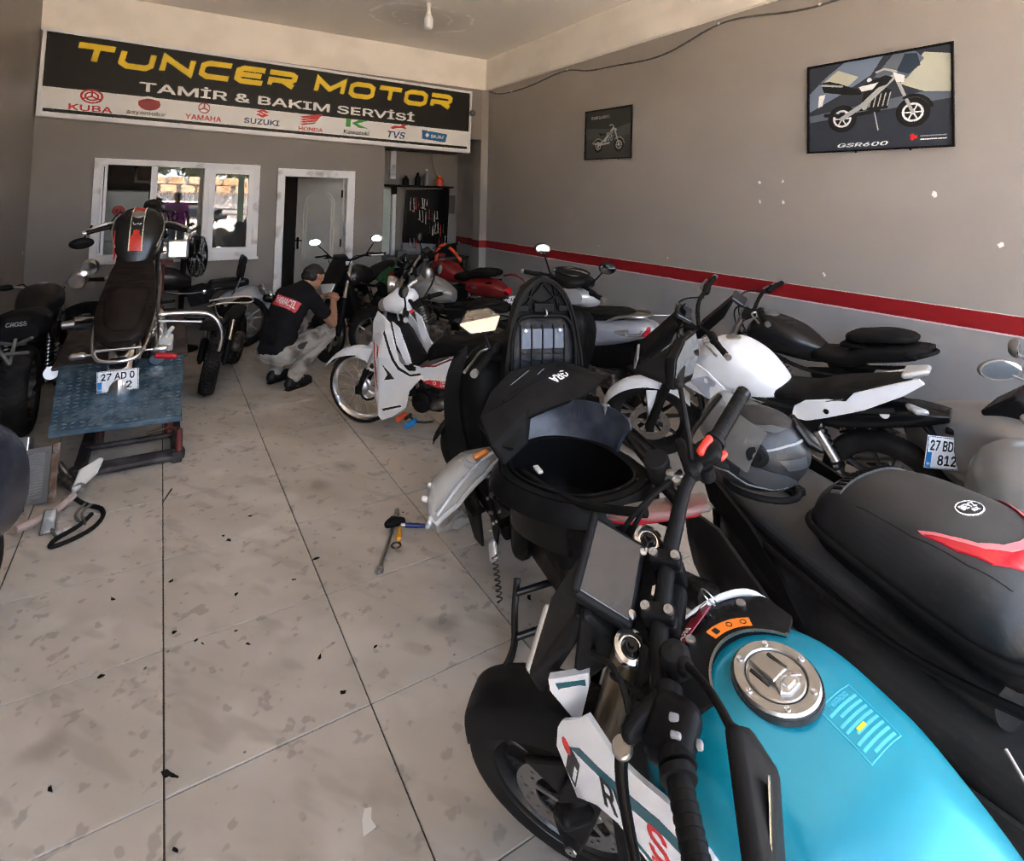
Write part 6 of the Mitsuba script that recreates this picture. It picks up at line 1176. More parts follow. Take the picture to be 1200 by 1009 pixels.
# ---------------------------------------------------------------- scooter nose at the left edge
def build_left():
    O = Frame(-.70,1.05,66,0,z=-.0); t = Thing('scooter','dark blue-black scooter nose and small front wheel at the left edge, cut by the frame','scooter',O); P = t.part
    wheel(t,'front_wheel',0,.215,.11,.14,'cast',n=60,m=18)
    P('nose', loft([(.23,.46,.05,.08,.10),(.19,.48,.12,.17,.17),(.08,.54,.19,.24,.24),(-.10,.60,.22,.26,.30),(-.30,.64,.21,.24,.34),(-.42,.66,.12,.18,.26)],28,36,2.3), 'blue_black', smooth=45)
    P('front_fender', sheet([[(.24*math.cos(a),y,.215+.245*math.sin(a)-1.2*y*y) for y in np.linspace(-.075,.075,5)] for a in np.radians([35,70,110,150])],.006), 'blue_black', smooth=40)
    P('nose_trim', tube([(.205,.10,.36),(.235,0,.35),(.205,-.10,.36)],.008), 'black_gloss'); P('headlight', hull([(.16,.07,.62),(.16,-.07,.62),(.20,.04,.56),(.20,-.04,.56)],.014), 'screen_glass')
    P('fork', both(cyl((-.04,.07,.40),(0,.07,.215),.018)), 'black_plastic'); P('floorboard', rbox(.45,.34,.07,.02,(-.62,0,.27)), 'black_plastic')
    P('body', loft([(-.75,.45,.10,.10,.10),(-.95,.52,.17,.18,.16),(-1.3,.60,.16,.14,.14),(-1.5,.66,.06,.05,.05)],20,26,2.4), 'blue_black', smooth=45); P('seat', loft([(-.80,.70,.10,.04,.05),(-1.1,.75,.15,.05,.06),(-1.4,.78,.08,.03,.04)],16,22,2.6), 'seat_vinyl'); P('rear_wheel', mv(tyre_mesh(.215,.11,.14,40,14),-1.25,0,.215), 'tyre_rubber')
build_left()
# ---------------------------------------------------------------- radiator, harness and small parts on the floor
t = Thing('radiator','small aluminium radiator lying with brackets behind the left scooter nose','radiator'); P = t.part
RM = basis((-.66,2.12,.135),(.93,-.25,.10),(.16,.30,.95)); P('core', tr(rbox(.24,.26,.035,.004),RM), 'grey_plastic')
P('frame', tr(extr(sbox(-.13,-.14,.13,.14).difference(sbox(-.105,-.115,.105,.115)),.045).apply_translation((0,0,-.022)),RM), 'satin_alu')
for i in range(16): P('fin', tr(bx(.20,.003,.004,(0,-.105+.014*i,.019)),RM), 'satin_alu')
P('header_tank', tr(rbox(.10,.08,.06,.01,(-.03,.17,.0)),RM), 'satin_alu'); P('bracket', tr(rbox(.035,.30,.012,.004,(.15,.0,.02)),RM), 'rusty')
for y in (-.11,.10): P('bracket_bolt', tr(mv(lathe([(.012,0),(.012,.008),(.001,.009)],12),.15,y,.026),RM), 'steel')
t = Thing('cast_bracket','grey cast metal brackets lying behind the wiring loop on the floor','bracket'); P = t.part
P('arm', cat([tube([(-.54,2.30,.03),(-.50,2.20,.06),(-.44,2.10,.05),(-.40,2.02,.06)],[.02,.03,.025,.03],10), hull([(-.47,2.22,.05),(-.52,2.26,.12)],.018)]), 'engine_metal')
P('plate', cat([hull([(-.42,2.02,.06),(-.34,2.10,.10),(-.32,2.16,.14),(-.40,2.10,.12)],.016)]), 'offwhite'); P('lug', hull([(-.44,1.97,.03),(-.46,1.90,.03)],.018), 'engine_metal')
t = Thing('wiring_harness','black looped wiring harness with grey branches on the floor by the radiator','wiring harness'); P = t.part
P('loop', tube([(-.43,1.98,.05),(-.36,1.90,.02),(-.29,1.83,.015),(-.27,1.74,.012),(-.31,1.63,.012),(-.40,1.56,.012),(-.46,1.55,.012),(-.45,1.60,.015),(-.38,1.66,.02),(-.32,1.76,.025)],.011,8,70), 'black_matte')
for pts in ([(-.46,1.95,.05),(-.49,1.80,.03),(-.47,1.68,.02),(-.44,1.60,.015)],[(-.44,1.94,.06),(-.47,1.85,.04),(-.50,1.76,.02)],[(-.36,1.88,.03),(-.39,1.78,.03),(-.36,1.70,.02)],[(-.33,1.86,.03),(-.36,1.77,.04),(-.34,1.68,.02)]): P('branch', tube(pts,.007,7), 'grey_dark')
for x,y in ((-.45,1.66),(-.36,1.70),(-.41,1.67)): P('connector', rbox(.035,.022,.018,.004,(x,y,.014)), 'offwhite')
single('rubber_hose','pinkish grey rubber hose curving from the left scooter nose to the brackets','hose',tube([(-.62,1.72,.05),(-.55,1.77,.05),(-.47,1.86,.05),(-.42,1.95,.06)],.020,10),'hose_pink')
single('metal_scrap','crumpled grey metal scrap standing below the hose','scrap',hull([(-.52,1.70,.01),(-.47,1.70,.01),(-.51,1.74,.10),(-.47,1.75,.09)],.006),'engine_metal')
# tools near the middle of the floor
def along(p,q,z=.012): return np.array([*p,z]),np.array([*q,z])
t = Thing('wrench','long grey ring spanner on the floor in front of the stripped scooter','wrench'); P = t.part
a,b = along((1.078,1.012),(.850,.632)); P('handle', hull([a,b],.009), 'steel'); P('ring', mv(lathe([(.010,-.008),(.020,-.008),(.020,.008),(.010,.008)],20,closed=True),b[0]-.006,b[1]-.01,.012), 'steel'); P('head', hull([a,a+[.012,.03,0]],.014), 'steel')
t = Thing('hammer','small hammer with dark head and blue handle, lying across the spanner','hammer'); P = t.part
P('head', hull([(.985,.905,.035),(1.06,.895,.035),(1.02,.93,.035)],.018), 'black_matte'); P('neck', cyl((1.045,.875,.03),(1.075,.862,.026),.010), 'steel'); P('handle', tube([(1.065,.866,.028),(1.11,.845,.024),(1.19,.808,.018)],[.011,.012,.006],12), 'navy')
t = Thing('screwdriver','orange-handled screwdriver with ring end beside the hammer','screwdriver'); P = t.part
P('handle', tube([(1.035,.865,.022),(1.01,.81,.018),(1.0,.785,.018)],[.010,.015,.011],12), 'orange_y'); P('ring', tube([(.975+.022*math.cos(q),.755+.022*math.sin(q),.012) for q in np.linspace(0,2*np.pi,17)[:-1]],.004,6,36,closed=True), 'dark_metal'); P('blade', cyl((1.035,.865,.022),(1.045,.89,.024),.004), 'steel')
g = np.random.default_rng(8); pts = []
for i in range(9): pts.append([(1.19+.024*i+g.uniform(-.012,.012), .74+.016*j*(1.0-.03*i)+g.uniform(-.01,.01), .008+g.uniform(0,.055)*(1 if 0<i<8 and 0<j<8 else .2)) for j in range(9)])
single('plastic_bag','crumpled clear plastic bag on the floor left of the stripped scooter','plastic bag',sheet(pts,.001,(26,26)),'bag_plastic',smooth=True)
single('welding_rod','thin dark metal rod lying on a floor joint in front of the lift','rod',hull([(.043,1.89,.006),(.0,1.755,.006)],.0045),'dark_metal')
single('paper_scrap','small torn whitish scrap on the floor tile at the bottom','paper scrap',mv(extr(Polygon([(-.02,-.03),(.018,-.024),(.012,.0),(.022,.03),(.004,.036),(-.010,.012)]),.001),.475,-.345,.0005),'paper_tan')
r_ = np.random.default_rng(12); FL = [(262,628),(268,633),(205,742),(132,702),(201,681),(229,751),(237,755),(275,740),(290,755),(440,758),(375,770),(277,697),(120,793),(345,680),(402,812),(204,909),(195,907),(205,1000),(58,926),(293,605),(620,700),(370,655)]
fl = []
for px_,py_ in FL:
    d = CAM_F+np.cross(CAM_F,CAM_U)*(px_-PX)/FOC-CAM_U*(py_-PY)/FOC; p = CAM_O-d*CAM_O[2]/d[2]
    n_ = 7; a_ = np.sort(r_.uniform(0,2*np.pi,n_)); q = np.stack([np.cos(a_),np.sin(a_)],1)*r_.uniform(.4,1.,(n_,1))*r_.uniform(.006,.014)*[1.5,.8]; fl.append(mv(rot(extr(Polygon(q).buffer(.001),.003),'z',r_.uniform(0,180)),p[0],p[1],.0))
k = put('dirt_flakes',cat(fl),'black_matte'); labels[k] = {'label':'dark flakes of dirt scattered over the floor tiles','category':'dirt','kind':'stuff'}
add_mats(ramp_blue=pr(speck((0.035,0.075,0.115),(0.10,0.15,0.19),14),0.45,0.5,0.3), ramp_tread=pr(speck((0.06,0.13,0.18),(0.16,0.22,0.26),20),0.4,0.5,0.4), deck_brown=pr(speck((0.028,0.018,0.017),(0.06,0.045,0.04),9),0.6), frame_dark=pr(speck((0.018,0.014,0.016),(0.06,0.05,0.05),9),0.6), frame_red=pr(speck((0.12,0.018,0.018),(0.05,0.03,0.03),11),0.6), hose_pink=pr((0.42,0.33,0.30),0.6), orange_y=pr((0.75,0.34,0.03),0.4), paper_tan=pr((0.62,0.60,0.55),0.8))
# ================================================================ sign over the back wall
def glyph(ch):
    S = {'T':[[(-.1,1),(1.05,1)],[(.5,1),(.5,0)]],'U':[[(0,1),(0,.22),(.2,0),(.85,0),(1,.2),(1,1)]],'N':[[(0,0),(0,1),(1,0),(1,1)]],'C':[[(1.05,1),(.2,1),(0,.8),(0,.2),(.2,0),(1.05,0)]],
         'E':[[(1.05,1),(.2,1),(0,.8),(0,.2),(.2,0),(1.05,0)],[(.1,.52),(.95,.52)]],'R':[[(0,0),(0,.42),(.85,.42),(1,.6),(1,.85),(.85,1),(-.1,1)],[(.5,.42),(1.0,0)]],'M':[[(0,0),(0,1),(.6,.25),(1.2,1),(1.2,0)]],'O':[[(.2,0),(.85,0),(1.05,.2),(1.05,.8),(.85,1),(.2,1),(0,.8),(0,.2),(.2,0)]]}[ch]
    return S
def techno(word, w, h, st, gap, shear):
    x, out = 0, []
    for ch in word:
        if ch == ' ': x += w*.62; continue
        g = unary_union([LineString([(px_*w,pz*(h-st)) for px_,pz in L]).buffer(st/2,cap_style=2,join_style=2,mitre_limit=3) for L in glyph(ch)])
        b = g.bounds; out.append((ch, affinity.translate(g, x-b[0], st/2))); x += b[2]-b[0]+gap
    return [(c, affinity.skew(g, xs=shear, origin=(0,0))) for c, g in out], x-gap
def build_sign():
    t = Thing('shop_sign','long black and white shop sign with yellow lettering above the back wall','sign'); P = t.part
    X0,X1,Z0,Z1 = -1.215,3.80,2.435,3.355; cx,cz = (X0+X1)/2,(Z0+Z1)/2
    M0 = np.array([[1,0,0,cx],[0,0,-1,5.37],[0,1,0,cz],[0,0,0,1.]])@rotm('z',-.85); w,h = X1-X0,Z1-Z0
    q = lambda m: tr(m,M0)
    P('case', q(mv(bx(w,h,.07,(0,0,-.037)),0,0,0)), 'white_plastic'); P('frame', q(extr(sbox(-w/2,-h/2,w/2,h/2).difference(sbox(-w/2+.032,-h/2+.032,w/2-.032,h/2-.032)),.018)), 'pvc_white')
    hb = h/2-.032; zb = -.145
    P('black_panel', q(mv(extr(sbox(-w/2+.032,zb,w/2-.032,hb),.003),0,0,0)), 'sign_black'); P('white_band', q(extr(sbox(-w/2+.032,-hb,w/2-.032,zb),.003)), 'white_print'); P('black_line', q(mv(extr(sbox(-w/2+.05,-hb+.022,w/2-.05,-hb+.058),.002),0,0,.003)), 'sign_black')
    let, L = techno('TUNCER MOTOR', .31, .215, .062, .062, 12); s = 4.40/L
    for c,g in let: P('yellow_letter', q(mv(extr(affinity.scale(g,s,1.04,origin=(0,0)),.004),-2.24,.140,.003)), 'sign_yellow')
    wl = mv(text('TAMİR & BAKIM SERVİSİ',.098,.003,True,3.25),-.02,-.022,.003); P('white_lettering', q(wl), 'white_print')
    y = -.262
    def logo(name, x, parts):
        for m_, mt in parts: P(name, q(mv(m_,x,y,.003)), mt)
    def ringm(r0,r1,t_=.002): return extr(circ(r0).difference(circ(r1)),t_)
    tri = lambda r: unary_union([LineString([(0,0),(r*math.cos(a),r*math.sin(a))]).buffer(.007) for a in (math.pi/2,math.pi/2+2.094,math.pi/2-2.094)])
    logo('red_ring_logo',-2.06,[(mv(extr(affinity.scale(circ(.078).difference(circ(.062)),1.3,1,origin=(0,0)),.002),0,.06,0),'red_print'),(mv(extr(affinity.scale(unary_union([circ(.05).difference(circ(.036)),tri(.06)]),1.3,1,origin=(0,0)),.002),0,.06,0),'red_print'),(mv(text('KUBA',.062,.002,True,.38),0,-.07,0),'red_print')])
    logo('red_globe_logo',-1.56,[(mv(extr(affinity.scale(circ(.085),1.25,.9,origin=(0,0)),.002),.02,.045,0),'maroon_l'),(mv(extr(LineString([(-.12,.03),(-.02,.07),(.12,.05)]).buffer(.012),.003),.02,.045,0),'white_print'),(mv(text('asyamotor',.042,.002,True,.37),0,-.07,0),'dark_grey_print'),])
    logo('tuning_fork_logo',-1.00,[(mv(ringm(.062,.052),0,.06,0),'red_print'),(mv(extr(tri(.05),.002),0,.06,0),'red_print'),(mv(text('YAMAHA',.056,.002,True,.37),0,-.055,0),'red_print')])
    sS = Polygon([(-.085,.03),(0,.085),(.085,.03),(.05,.01),(0,.04),(-.02,.028),(.085,-.03),(0,-.085),(-.085,-.03),(-.05,-.01),(0,-.04),(.02,-.028)])
    logo('angular_letter_logo',-.37,[(mv(extr(affinity.scale(sS,.85,.62,origin=(0,0)),.002),0,.07,0),'red_print'),(mv(text('SUZUKI',.064,.002,True,.40),0,-.035,0),'navy')])
    wing = unary_union([Polygon([(-.14,-.02+.030*i),(.06+.025*i,.015+.040*i),(.04+.025*i,-.005+.032*i),(-.10,-.035+.030*i)]) for i in range(4)])
    logo('wing_logo',.21,[(mv(extr(wing,.002),0,.01,0),'red_print'),(mv(text('HONDA',.048,.002,True,.30),0,-.07,0),'red_print')])
    K_ = unary_union([sbox(-.15,-.055,-.085,.055),Polygon([(-.085,-.01),(.03,.055),(.15,.055),(.0,0),(.15,-.055),(.03,-.055),(-.085,.01)])])
    logo('green_letter_logo',.80,[(mv(extr(K_,.002),0,.065,0),'green_print'),(mv(text('Kawasaki',.052,.002,True,.34),0,-.055,0),'black_print')])
    horse = Polygon([(-.11,.02),(-.05,.05),(.02,.045),(.07,.085),(.12,.075),(.09,.05),(.12,.01),(.05,.025),(-.02,.015),(-.09,-.005)])
    tv = text('TVS',.088,.002,True,.26); v = tv.vertices.copy(); v[:,0] += .25*v[:,1]
    logo('horse_logo',1.35,[(mv(extr(horse,.002),.03,.045,0),'red_print'),(mv(trimesh.Trimesh(v,tv.faces,process=False),0,-.035,0),'navy')])
    bj = text('BAJAJ',.045,.002,True,.19)
    logo('blue_plate_logo',1.93,[(mv(extr(Polygon([(-.20,.075),(.20,.045),(.17,-.075),(-.19,-.055)]),.002),0,.0,0),'blue_sign'),(mv(bj,.04,-.005,.002),'white_print'),(mv(extr(unary_union([circ(.026).difference(circ(.012)),sbox(-.03,-.006,.03,.006)]),.002),-.115,.005,.002),'white_print')])
build_sign()
single('security_camera','small dark security camera on the right end of the sign','camera',cat([rbox(.05,.09,.05,.012,(3.80,5.31,2.985)),mv(trimesh.creation.icosphere(subdivisions=2,radius=.045),3.77,5.27,2.98)]),'graphite',smooth=40)
# ---------------------------------------------------------------- framed posters on the right wall
def poster_bike(k, P, tf, s, x0, y0, cols, front_r=.145, cruiser=False):
    """side view of a motorcycle as flat printed shapes, facing right"""
    def pr_(poly, mt, lift): P(k+'__print', tf(mv(extr(affinity.translate(affinity.scale(poly,s,s,origin=(0,0)),x0,y0),.0004),0,0,lift)), mt)
    ring = lambda x,y,a,b: circ(a,(x,y),40).difference(circ(b,(x,y),40))
    fx, rx = .62, -.62
    for x,r in ((fx,front_r),(rx,front_r)): 
        r = r*1.9; pr_(circ(r,(x,0),40),cols['tyre'],.0012); pr_(ring(x,0,r*.64,r*.50),cols['rim'],.0017); pr_(unary_union([circ(r*.16,(x,0))]+[LineString([(x,0),(x+r*.55*math.cos(a),r*.55*math.sin(a))]).buffer(.012) for a in np.arange(6)*1.047]),cols['rim'],.0019)
    pr_(Polygon([(-.30,.12),(.20,.12),(.28,.45),(.10,.58),(-.20,.50)]),cols['engine'],.0014)
    for q in range(5): pr_(LineString([(-.12+.08*q,.18),(-.06+.08*q,.42)]).buffer(.010),cols['silver'],.0020)
    pr_(LineString([(-.62,.0),(-.25,.22),(-.15,.30)]).buffer(.045),cols['silver'],.0022); pr_(LineString([(.05,.10),(-.40,.05),(-.95,.12 if cruiser else .10)]).buffer(.035),cols['silver'] if cruiser else cols['engine'],.0021)
    pr_(LineString([(.62,0),(.36,.66)]).buffer(.028),cols['silver'],.0024); pr_(LineString([(.30,.70),(-.15,.30),(-.20,.18)]).buffer(.05),cols['silver'],.0018)
    if cruiser:
        pr_(Polygon([(-.12,.52),(.25,.60),(.30,.52),(.15,.42),(-.15,.44)]),cols['tank'],.0026); pr_(Polygon([(-.50,.42),(-.10,.46),(-.12,.52),(-.35,.50),(-.60,.56)]),cols['seat'],.0025); pr_(LineString([(rx+.30*math.cos(a),.30*math.sin(a)) for a in np.linspace(.5,2.9,16)]).buffer(.03),cols['tank'],.0023); pr_(LineString([(fx+.31*math.cos(a),.31*math.sin(a)) for a in np.linspace(.2,2.3,16)]).buffer(.03),cols['tank'],.0023)
        pr_(circ(.07,(.42,.62)),cols['silver'],.0028); pr_(LineString([(.34,.72),(.20,.86),(.05,.80)]).buffer(.016),cols['silver'],.0027)
    else:
        pr_(Polygon([(-.28,.56),(-.10,.68),(.18,.76),(.30,.70),(.20,.58),(-.10,.50)]),cols['tank'],.0026); pr_(Polygon([(-.30,.60),(.05,.64),(-.05,.52),(-.25,.50)]),cols['rim'],.0027)
        pr_(Polygon([(-1.02,.72),(-.70,.74),(-.42,.60),(-.20,.52),(-.28,.44),(-.55,.48),(-.98,.58)]),cols['seat'],.0025); pr_(Polygon([(-1.06,.78),(-.86,.80),(-.55,.66),(-.60,.58),(-1.0,.66)]),cols['engine'],.0024); pr_(LineString([(-1.02,.74),(-.62,.66)]).buffer(.02),cols['silver'],.0028)
        pr_(Polygon([(.30,.80),(.50,.70),(.48,.58),(.36,.60)]),cols['rim'],.0029); pr_(LineString([(.36,.80),(.16,.88),(.02,.84)]).buffer(.02),cols['silver'],.0028); pr_(Polygon([(-1.08,.52),(-.95,.54),(-1.02,.30),(-1.10,.28)]),cols['rim'],.0026); pr_(LineString([(-.02,.06),(.04,-.28)]).buffer(.010),cols['silver'],.0022)
        pr_(LineString([(fx+.31*math.cos(a),.31*math.sin(a)) for a in np.linspace(.3,2.0,16)]).buffer(.03),cols['tyre'],.0025)
def poster(label, yc, zc, w, h, deg, bg):
    t = Thing('poster', label, 'poster'); M0 = np.array([[0,0,-1,XR-.022],[-1,0,0,yc],[0,1,0,zc],[0,0,0,1.]])@rotm('z',deg); tf = lambda m: tr(m,M0)
    t.part('frame', tf(extr(sbox(-w/2,-h/2,w/2,h/2).difference(sbox(-w/2+.012,-h/2+.012,w/2-.012,h/2-.012)),.014)), 'black_gloss')
    k = t.part('sheet', tf(mv(extr(sbox(-w/2+.010,-h/2+.010,w/2-.010,h/2-.010),.006),0,0,-.010)), bg)
    for x in (-.12,.22): t.part('clip', tf(mv(rbox(.012,.012,.01,.003),x*w/.93,-h/2-.004,0)), 'black_matte')
    return t, k, tf
t, k, tf = poster('large framed poster of a silver and black sport bike on the right wall', .035, 2.435, .925, .665, -.8, 'poster_bg')
P = t.part
flat = lambda pts, mt, lift: P(k+'__print', tf(mv(extr(Polygon(pts),.0004),0,0,lift-.004)), mt)
flat([(-.452,.12),(-.452,-.02),(-.20,.10),(-.02,.20),(.06,.32),(-.20,.32),(-.33,.23)],'poster_blue',.0004); flat([(-.34,.20),(-.20,.12),(-.10,.20),(-.24,.27)],'poster_cream',.0006); flat([(.16,.11),(.30,.30),(.452,.26),(.452,.02),(.30,.04)],'poster_cream',.0006); flat([(.0,.18),(.12,.318),(.25,.318),(.30,.26),(.20,.14)],'poster_steel',.0007); flat([(.14,.20),(.19,.31),(.26,.30),(.28,.22),(.21,.17)],'poster_navy',.0009); flat([(-.452,-.05),(.452,.06),(.452,-.02),(-.452,-.10)],'poster_steel',.0003)
P(k+'__print', tf(mv(extr(circ(.016,(-.03,.165)),.0004),0,0,-.003)), 'white_print')
poster_bike(k,P,lambda m: tf(mv(m,0,0,-.004)),.36,.01,-.09,dict(tyre='black_print',rim='white_print',engine='black_print',silver='poster_silver',tank='black_print',seat='black_print'))
lt = text('GSR600',.026,.0004,True,.33); v = lt.vertices.copy(); v[:,0] += .5*v[:,1]; P(k+'__lettering', tf(mv(trimesh.Trimesh(v,lt.faces,process=False),-.08,-.285,-.002)), 'white_print')
P(k+'__emblem', tf(mv(extr(unary_union([circ(.012,(.012*math.cos(a),.012*math.sin(a))) for a in np.arange(3)*2.094]),.0004),.235,-.255,-.002)), 'red_print')
for i in range(2): P(k+'__small_print', tf(mv(extr(sbox(.275,-.255-.022*i,.42,-.248-.022*i),.0004),0,0,-.002)), 'grey_print' if i==0 else 'white_print')
t, k, tf = poster('small dark framed poster of a cruiser on the right wall', 2.745, 2.47, .76, .565, -1.2, 'poster_dark')
P = t.part
flat = lambda pts, mt, lift: P(k+'__print', tf(mv(extr(Polygon(pts),.0004),0,0,lift-.004)), mt)
flat([(-.37,-.05),(.37,-.03),(.37,-.27),(-.37,-.27)],'poster_ground',.0004); flat([(-.37,-.05),(.37,-.03),(.37,.10),(.1,.05),(-.37,.08)],'poster_steel_d',.0003)
poster_bike(k,P,lambda m: tf(mv(m,0,0,-.004)),.27,.01,-.13,dict(tyre='black_print',rim='poster_silver',engine='poster_navy',silver='poster_silver',tank='poster_tan',seat='black_print'),cruiser=True)
P(k+'__lettering', tf(mv(text('MOTOR COMPANY' if 0 else 'ROAD CLASSIC',.030,.0004,True,.30),-.13,.195,-.002)), 'poster_silver')
# ---------------------------------------------------------------- cable, lamp, small wall things
single('wall_cable','thin grey cable sagging along the top of the right wall','cable',tube([(4.14,5.42,3.38),(4.14,5.2,3.30),(4.14,4.77,3.265),(4.14,4.2,3.28),(4.14,3.5,3.33),(4.14,3.15,3.26),(4.14,2.6,3.215),(4.14,1.9,3.20),(4.14,1.3,3.33),(4.14,.8,3.285),(4.14,.4,3.24),(4.14,-.4,3.28),(4.14,-1.4,3.2)],.009,8,120),'grey_dark')
for y,z in ((4.77,3.272),(3.5,3.337),(1.3,3.337),(.4,3.247)): spart('wall_right','cable_clip',rbox(.02,.02,.02,.005,(4.138,y,z)),'white_plastic')
t = Thing('light_bulb','white LED bulb hanging in its holder from the ceiling','light bulb'); P = t.part
P('holder', mv(lathe([(.001,.21),(.030,.21),(.032,.19),(.022,.17),(.022,.11),(.030,.10),(.030,.07),(.001,.07)],24),2.335,3.67,3.65), 'offwhite', smooth=35); P('globe', mv(lathe([(.001,-.085),(.035,-.080),(.050,-.06),(.052,.03),(.042,.06),(.028,.075),(.001,.075)],32),2.335,3.67,3.65), 'white_plastic', smooth=45)
# ---------------------------------------------------------------- alcove: tool board, shelf, bench
t = Thing('tool_board','black tool board crowded with hanging tools in the alcove','tool board'); P = t.part
P('board', hull([(3.20,6.36,1.03),(3.93,6.36,.98),(3.95,6.36,1.86),(3.22,6.36,1.83),(3.20,6.42,1.03),(3.93,6.42,.98)],.012), 'black_gloss'); P('lower_board', bx(.80,.03,.14,(3.58,6.39,.93)), 'grey_plastic'); P('side_board', bx(.14,.03,.62,(4.02,6.40,1.15)), 'grey_plastic')
r_ = np.random.default_rng(4)
for i in range(26):
    x, z = 3.27+.65*((i*7)%26)/26+r_.uniform(-.01,.01), 1.72-.21*(i%4)+r_.uniform(-.03,.03); L = r_.uniform(.10,.20); kk = numbered('hand_tool')
    m = cat([hull([(x,6.345,z),(x+r_.uniform(-.015,.015),6.345,z-L)],.007), hull([(x-.012,6.345,z-L),(x+.012,6.345,z-L-.012)],.010)] if i%3 else [hull([(x,6.345,z-.05),(x,6.345,z-L)],.009), hull([(x,6.345,z),(x,6.345,z-.05)],.004)])
    put(kk,m,['steel','satin_alu','dark_metal','red_plastic','steel'][i%5]); labels[kk] = {'label':'small hand tool hanging on the black tool board','category':'tool','group':'hand tools on the tool board'}
single('alcove_shelf','narrow dark shelf above the tool board','shelf',cat([bx(1.10,.22,.03,(3.42,6.33,1.90),.004),bx(.03,.18,.12,(3.0,6.35,1.83)),bx(.03,.18,.12,(3.9,6.35,1.83))]),'black_matte')
def bottle(label,x,r,h,mt,cap,y=6.30):
    t = Thing('bottle',label,'bottle'); t.part('body', mv(lathe([(.001,0),(r,0),(r,h*.62),(r*.45,h*.80),(r*.4,h*.86),(.001,h*.86)],20),x,y,1.915), mt, smooth=40); t.part('cap', mv(lathe([(.001,h*.86),(r*.5,h*.86),(r*.45,h),(.001,h)],16),x,y,1.915), cap)
bottle('dark bottle with white label at the middle of the shelf',3.37,.045,.20,'black_plastic','black_gloss'); bottle('tall grey spray bottle on the shelf',3.52,.04,.27,'grey_plastic','offwhite'); bottle('short orange bottle on the shelf',3.75,.07,.17,'orange_red','orange'); bottle('small dark bottle nearest the left end of the shelf',3.17,.05,.15,'black_matte','dark_metal')
single('hanging_cord','thin cord hanging from above the shelf to the orange bottle','cord',tube([(3.66,6.38,2.55),(3.64,6.38,2.35),(3.70,6.36,2.12),(3.74,6.32,2.02)],.006),'grey_dark')
t = Thing('workbench','dark cluttered metal workbench in the alcove','workbench'); P = t.part
P('top', bx(1.45,.55,.04,(3.36,6.15,.80),.004), 'dark_metal'); P('leg', bx(.05,.05,.78,(3.53,5.93,.39)), 'grey_plastic'); P('leg', bx(.05,.05,.78,(2.75,5.93,.39)), 'dark_metal'); P('leg', bx(.05,.05,.78,(4.04,5.93,.39)), 'dark_metal'); P('shelf', bx(1.40,.45,.03,(3.36,6.18,.35)), 'black_matte')
for lb,x,y,sz,mt in (('black tool box at the right end of the bench',3.86,6.22,(.28,.2,.16),'black_matte'),('dark red tray on the bench',3.55,6.05,(.34,.2,.05),'maroon'),('grey tin near the left end of the bench',3.05,6.1,(.16,.12,.10),'grey_dark'),('white tray on the bench behind the red tray',3.62,6.24,(.26,.12,.03),'offwhite')): single('bench_box',lb,'box',rbox(*sz,.008,(x,y,.82+sz[2]/2)),mt)
for lb,x,y,sz,mt in (('black box under the bench, left',2.95,6.1,(.35,.3,.28),'black_matte'),('dark box under the bench, right of its grey leg',3.75,6.1,(.40,.3,.24),'grey_dark')): single('storage_box',lb,'box',rbox(*sz,.012,(x,y,.365+sz[2]/2)),mt)
k = struct('window_2', bx(.36,.03,1.0,(2.80,6.43,1.35),.004), 'frosted'); spart(k,'frame',cat([bx(.06,.06,1.15,(3.03,6.42,1.32),.006)]),'pvc_white'); struct('trim_5', bx(.09,.05,.55,(3.00,6.43,2.28)), 'pvc_dirty')
struct('trim_6', bx(1.6,.35,.10,(3.25,6.26,2.50)), 'office_dark')
spart('wall_alcove','switch_panel',rbox(.14,.03,.30,.008,(4.03,6.43,1.62)),'dust_brown'); single('red_hoop','bent red tube hoop standing behind the red motorcycle','tube',tube([(3.05,4.75,.55),(3.05,4.85,.80),(3.12,4.95,1.02),(3.24,5.02,1.08),(3.36,5.02,1.02),(3.50,5.0,.85)],.022,10,40),'orange_red')
single('red_hoop_stand','dark stand carrying the red tube hoop','stand',cat([hull([(3.05,4.75,.02),(3.05,4.75,.56)],.02),hull([(3.50,5.0,.02),(3.50,5.0,.86)],.02),bx(.6,.4,.03,(3.28,4.88,.015))]),'black_matte')
# ---------------------------------------------------------------- office: fridge, bottles, picture frame
t = Thing('refrigerator','pale grey refrigerator with a round red emblem inside the office','refrigerator'); P = t.part
P('body', rbox(.62,.60,1.72,.02,(-.52,6.75,.88)), 'fridge_grey'); P('upper_door', rbox(.60,.05,.62,.015,(-.52,6.43,1.42)), 'fridge_grey'); P('lower_door', rbox(.60,.05,1.0,.015,(-.52,6.43,.56)), 'fridge_grey'); P('emblem', mv(rot(lathe([(.001,.008),(.065,.008),(.068,0),(.001,0)],28),'x',90),-.53,6.405,1.48), 'red_print'); P('emblem_mark', cat([bx(.03,.004,.05,(-.55,6.395,1.48)),bx(.02,.004,.05,(-.51,6.395,1.48))]), 'maroon'); P('handle', rbox(.025,.03,.30,.008,(-.26,6.39,1.36)), 'grey_plastic')
single('picture_frame','black empty frame on the office wall above the refrigerator','picture frame',upright(extr(sbox(-.45,1.86,.22,2.22).difference(sbox(-.41,1.90,.18,2.18)),.03),8.14),'black_gloss')
single('office_shelf','dark shelf on the office wall right of the refrigerator','shelf',cat([bx(.6,.2,.03,(.10,8.02,1.28)),bx(.6,.2,.03,(.10,8.02,1.58))]),'black_matte')
for i in range(7): single('jar','small dark jar on the office shelf','jar',mv(lathe([(.001,0),(.045,0),(.045,.12),(.03,.15),(.001,.15)],16),-.12+.075*i,8.0,1.295 if i%2 else 1.595),'black_plastic',group='jars on the office shelf')
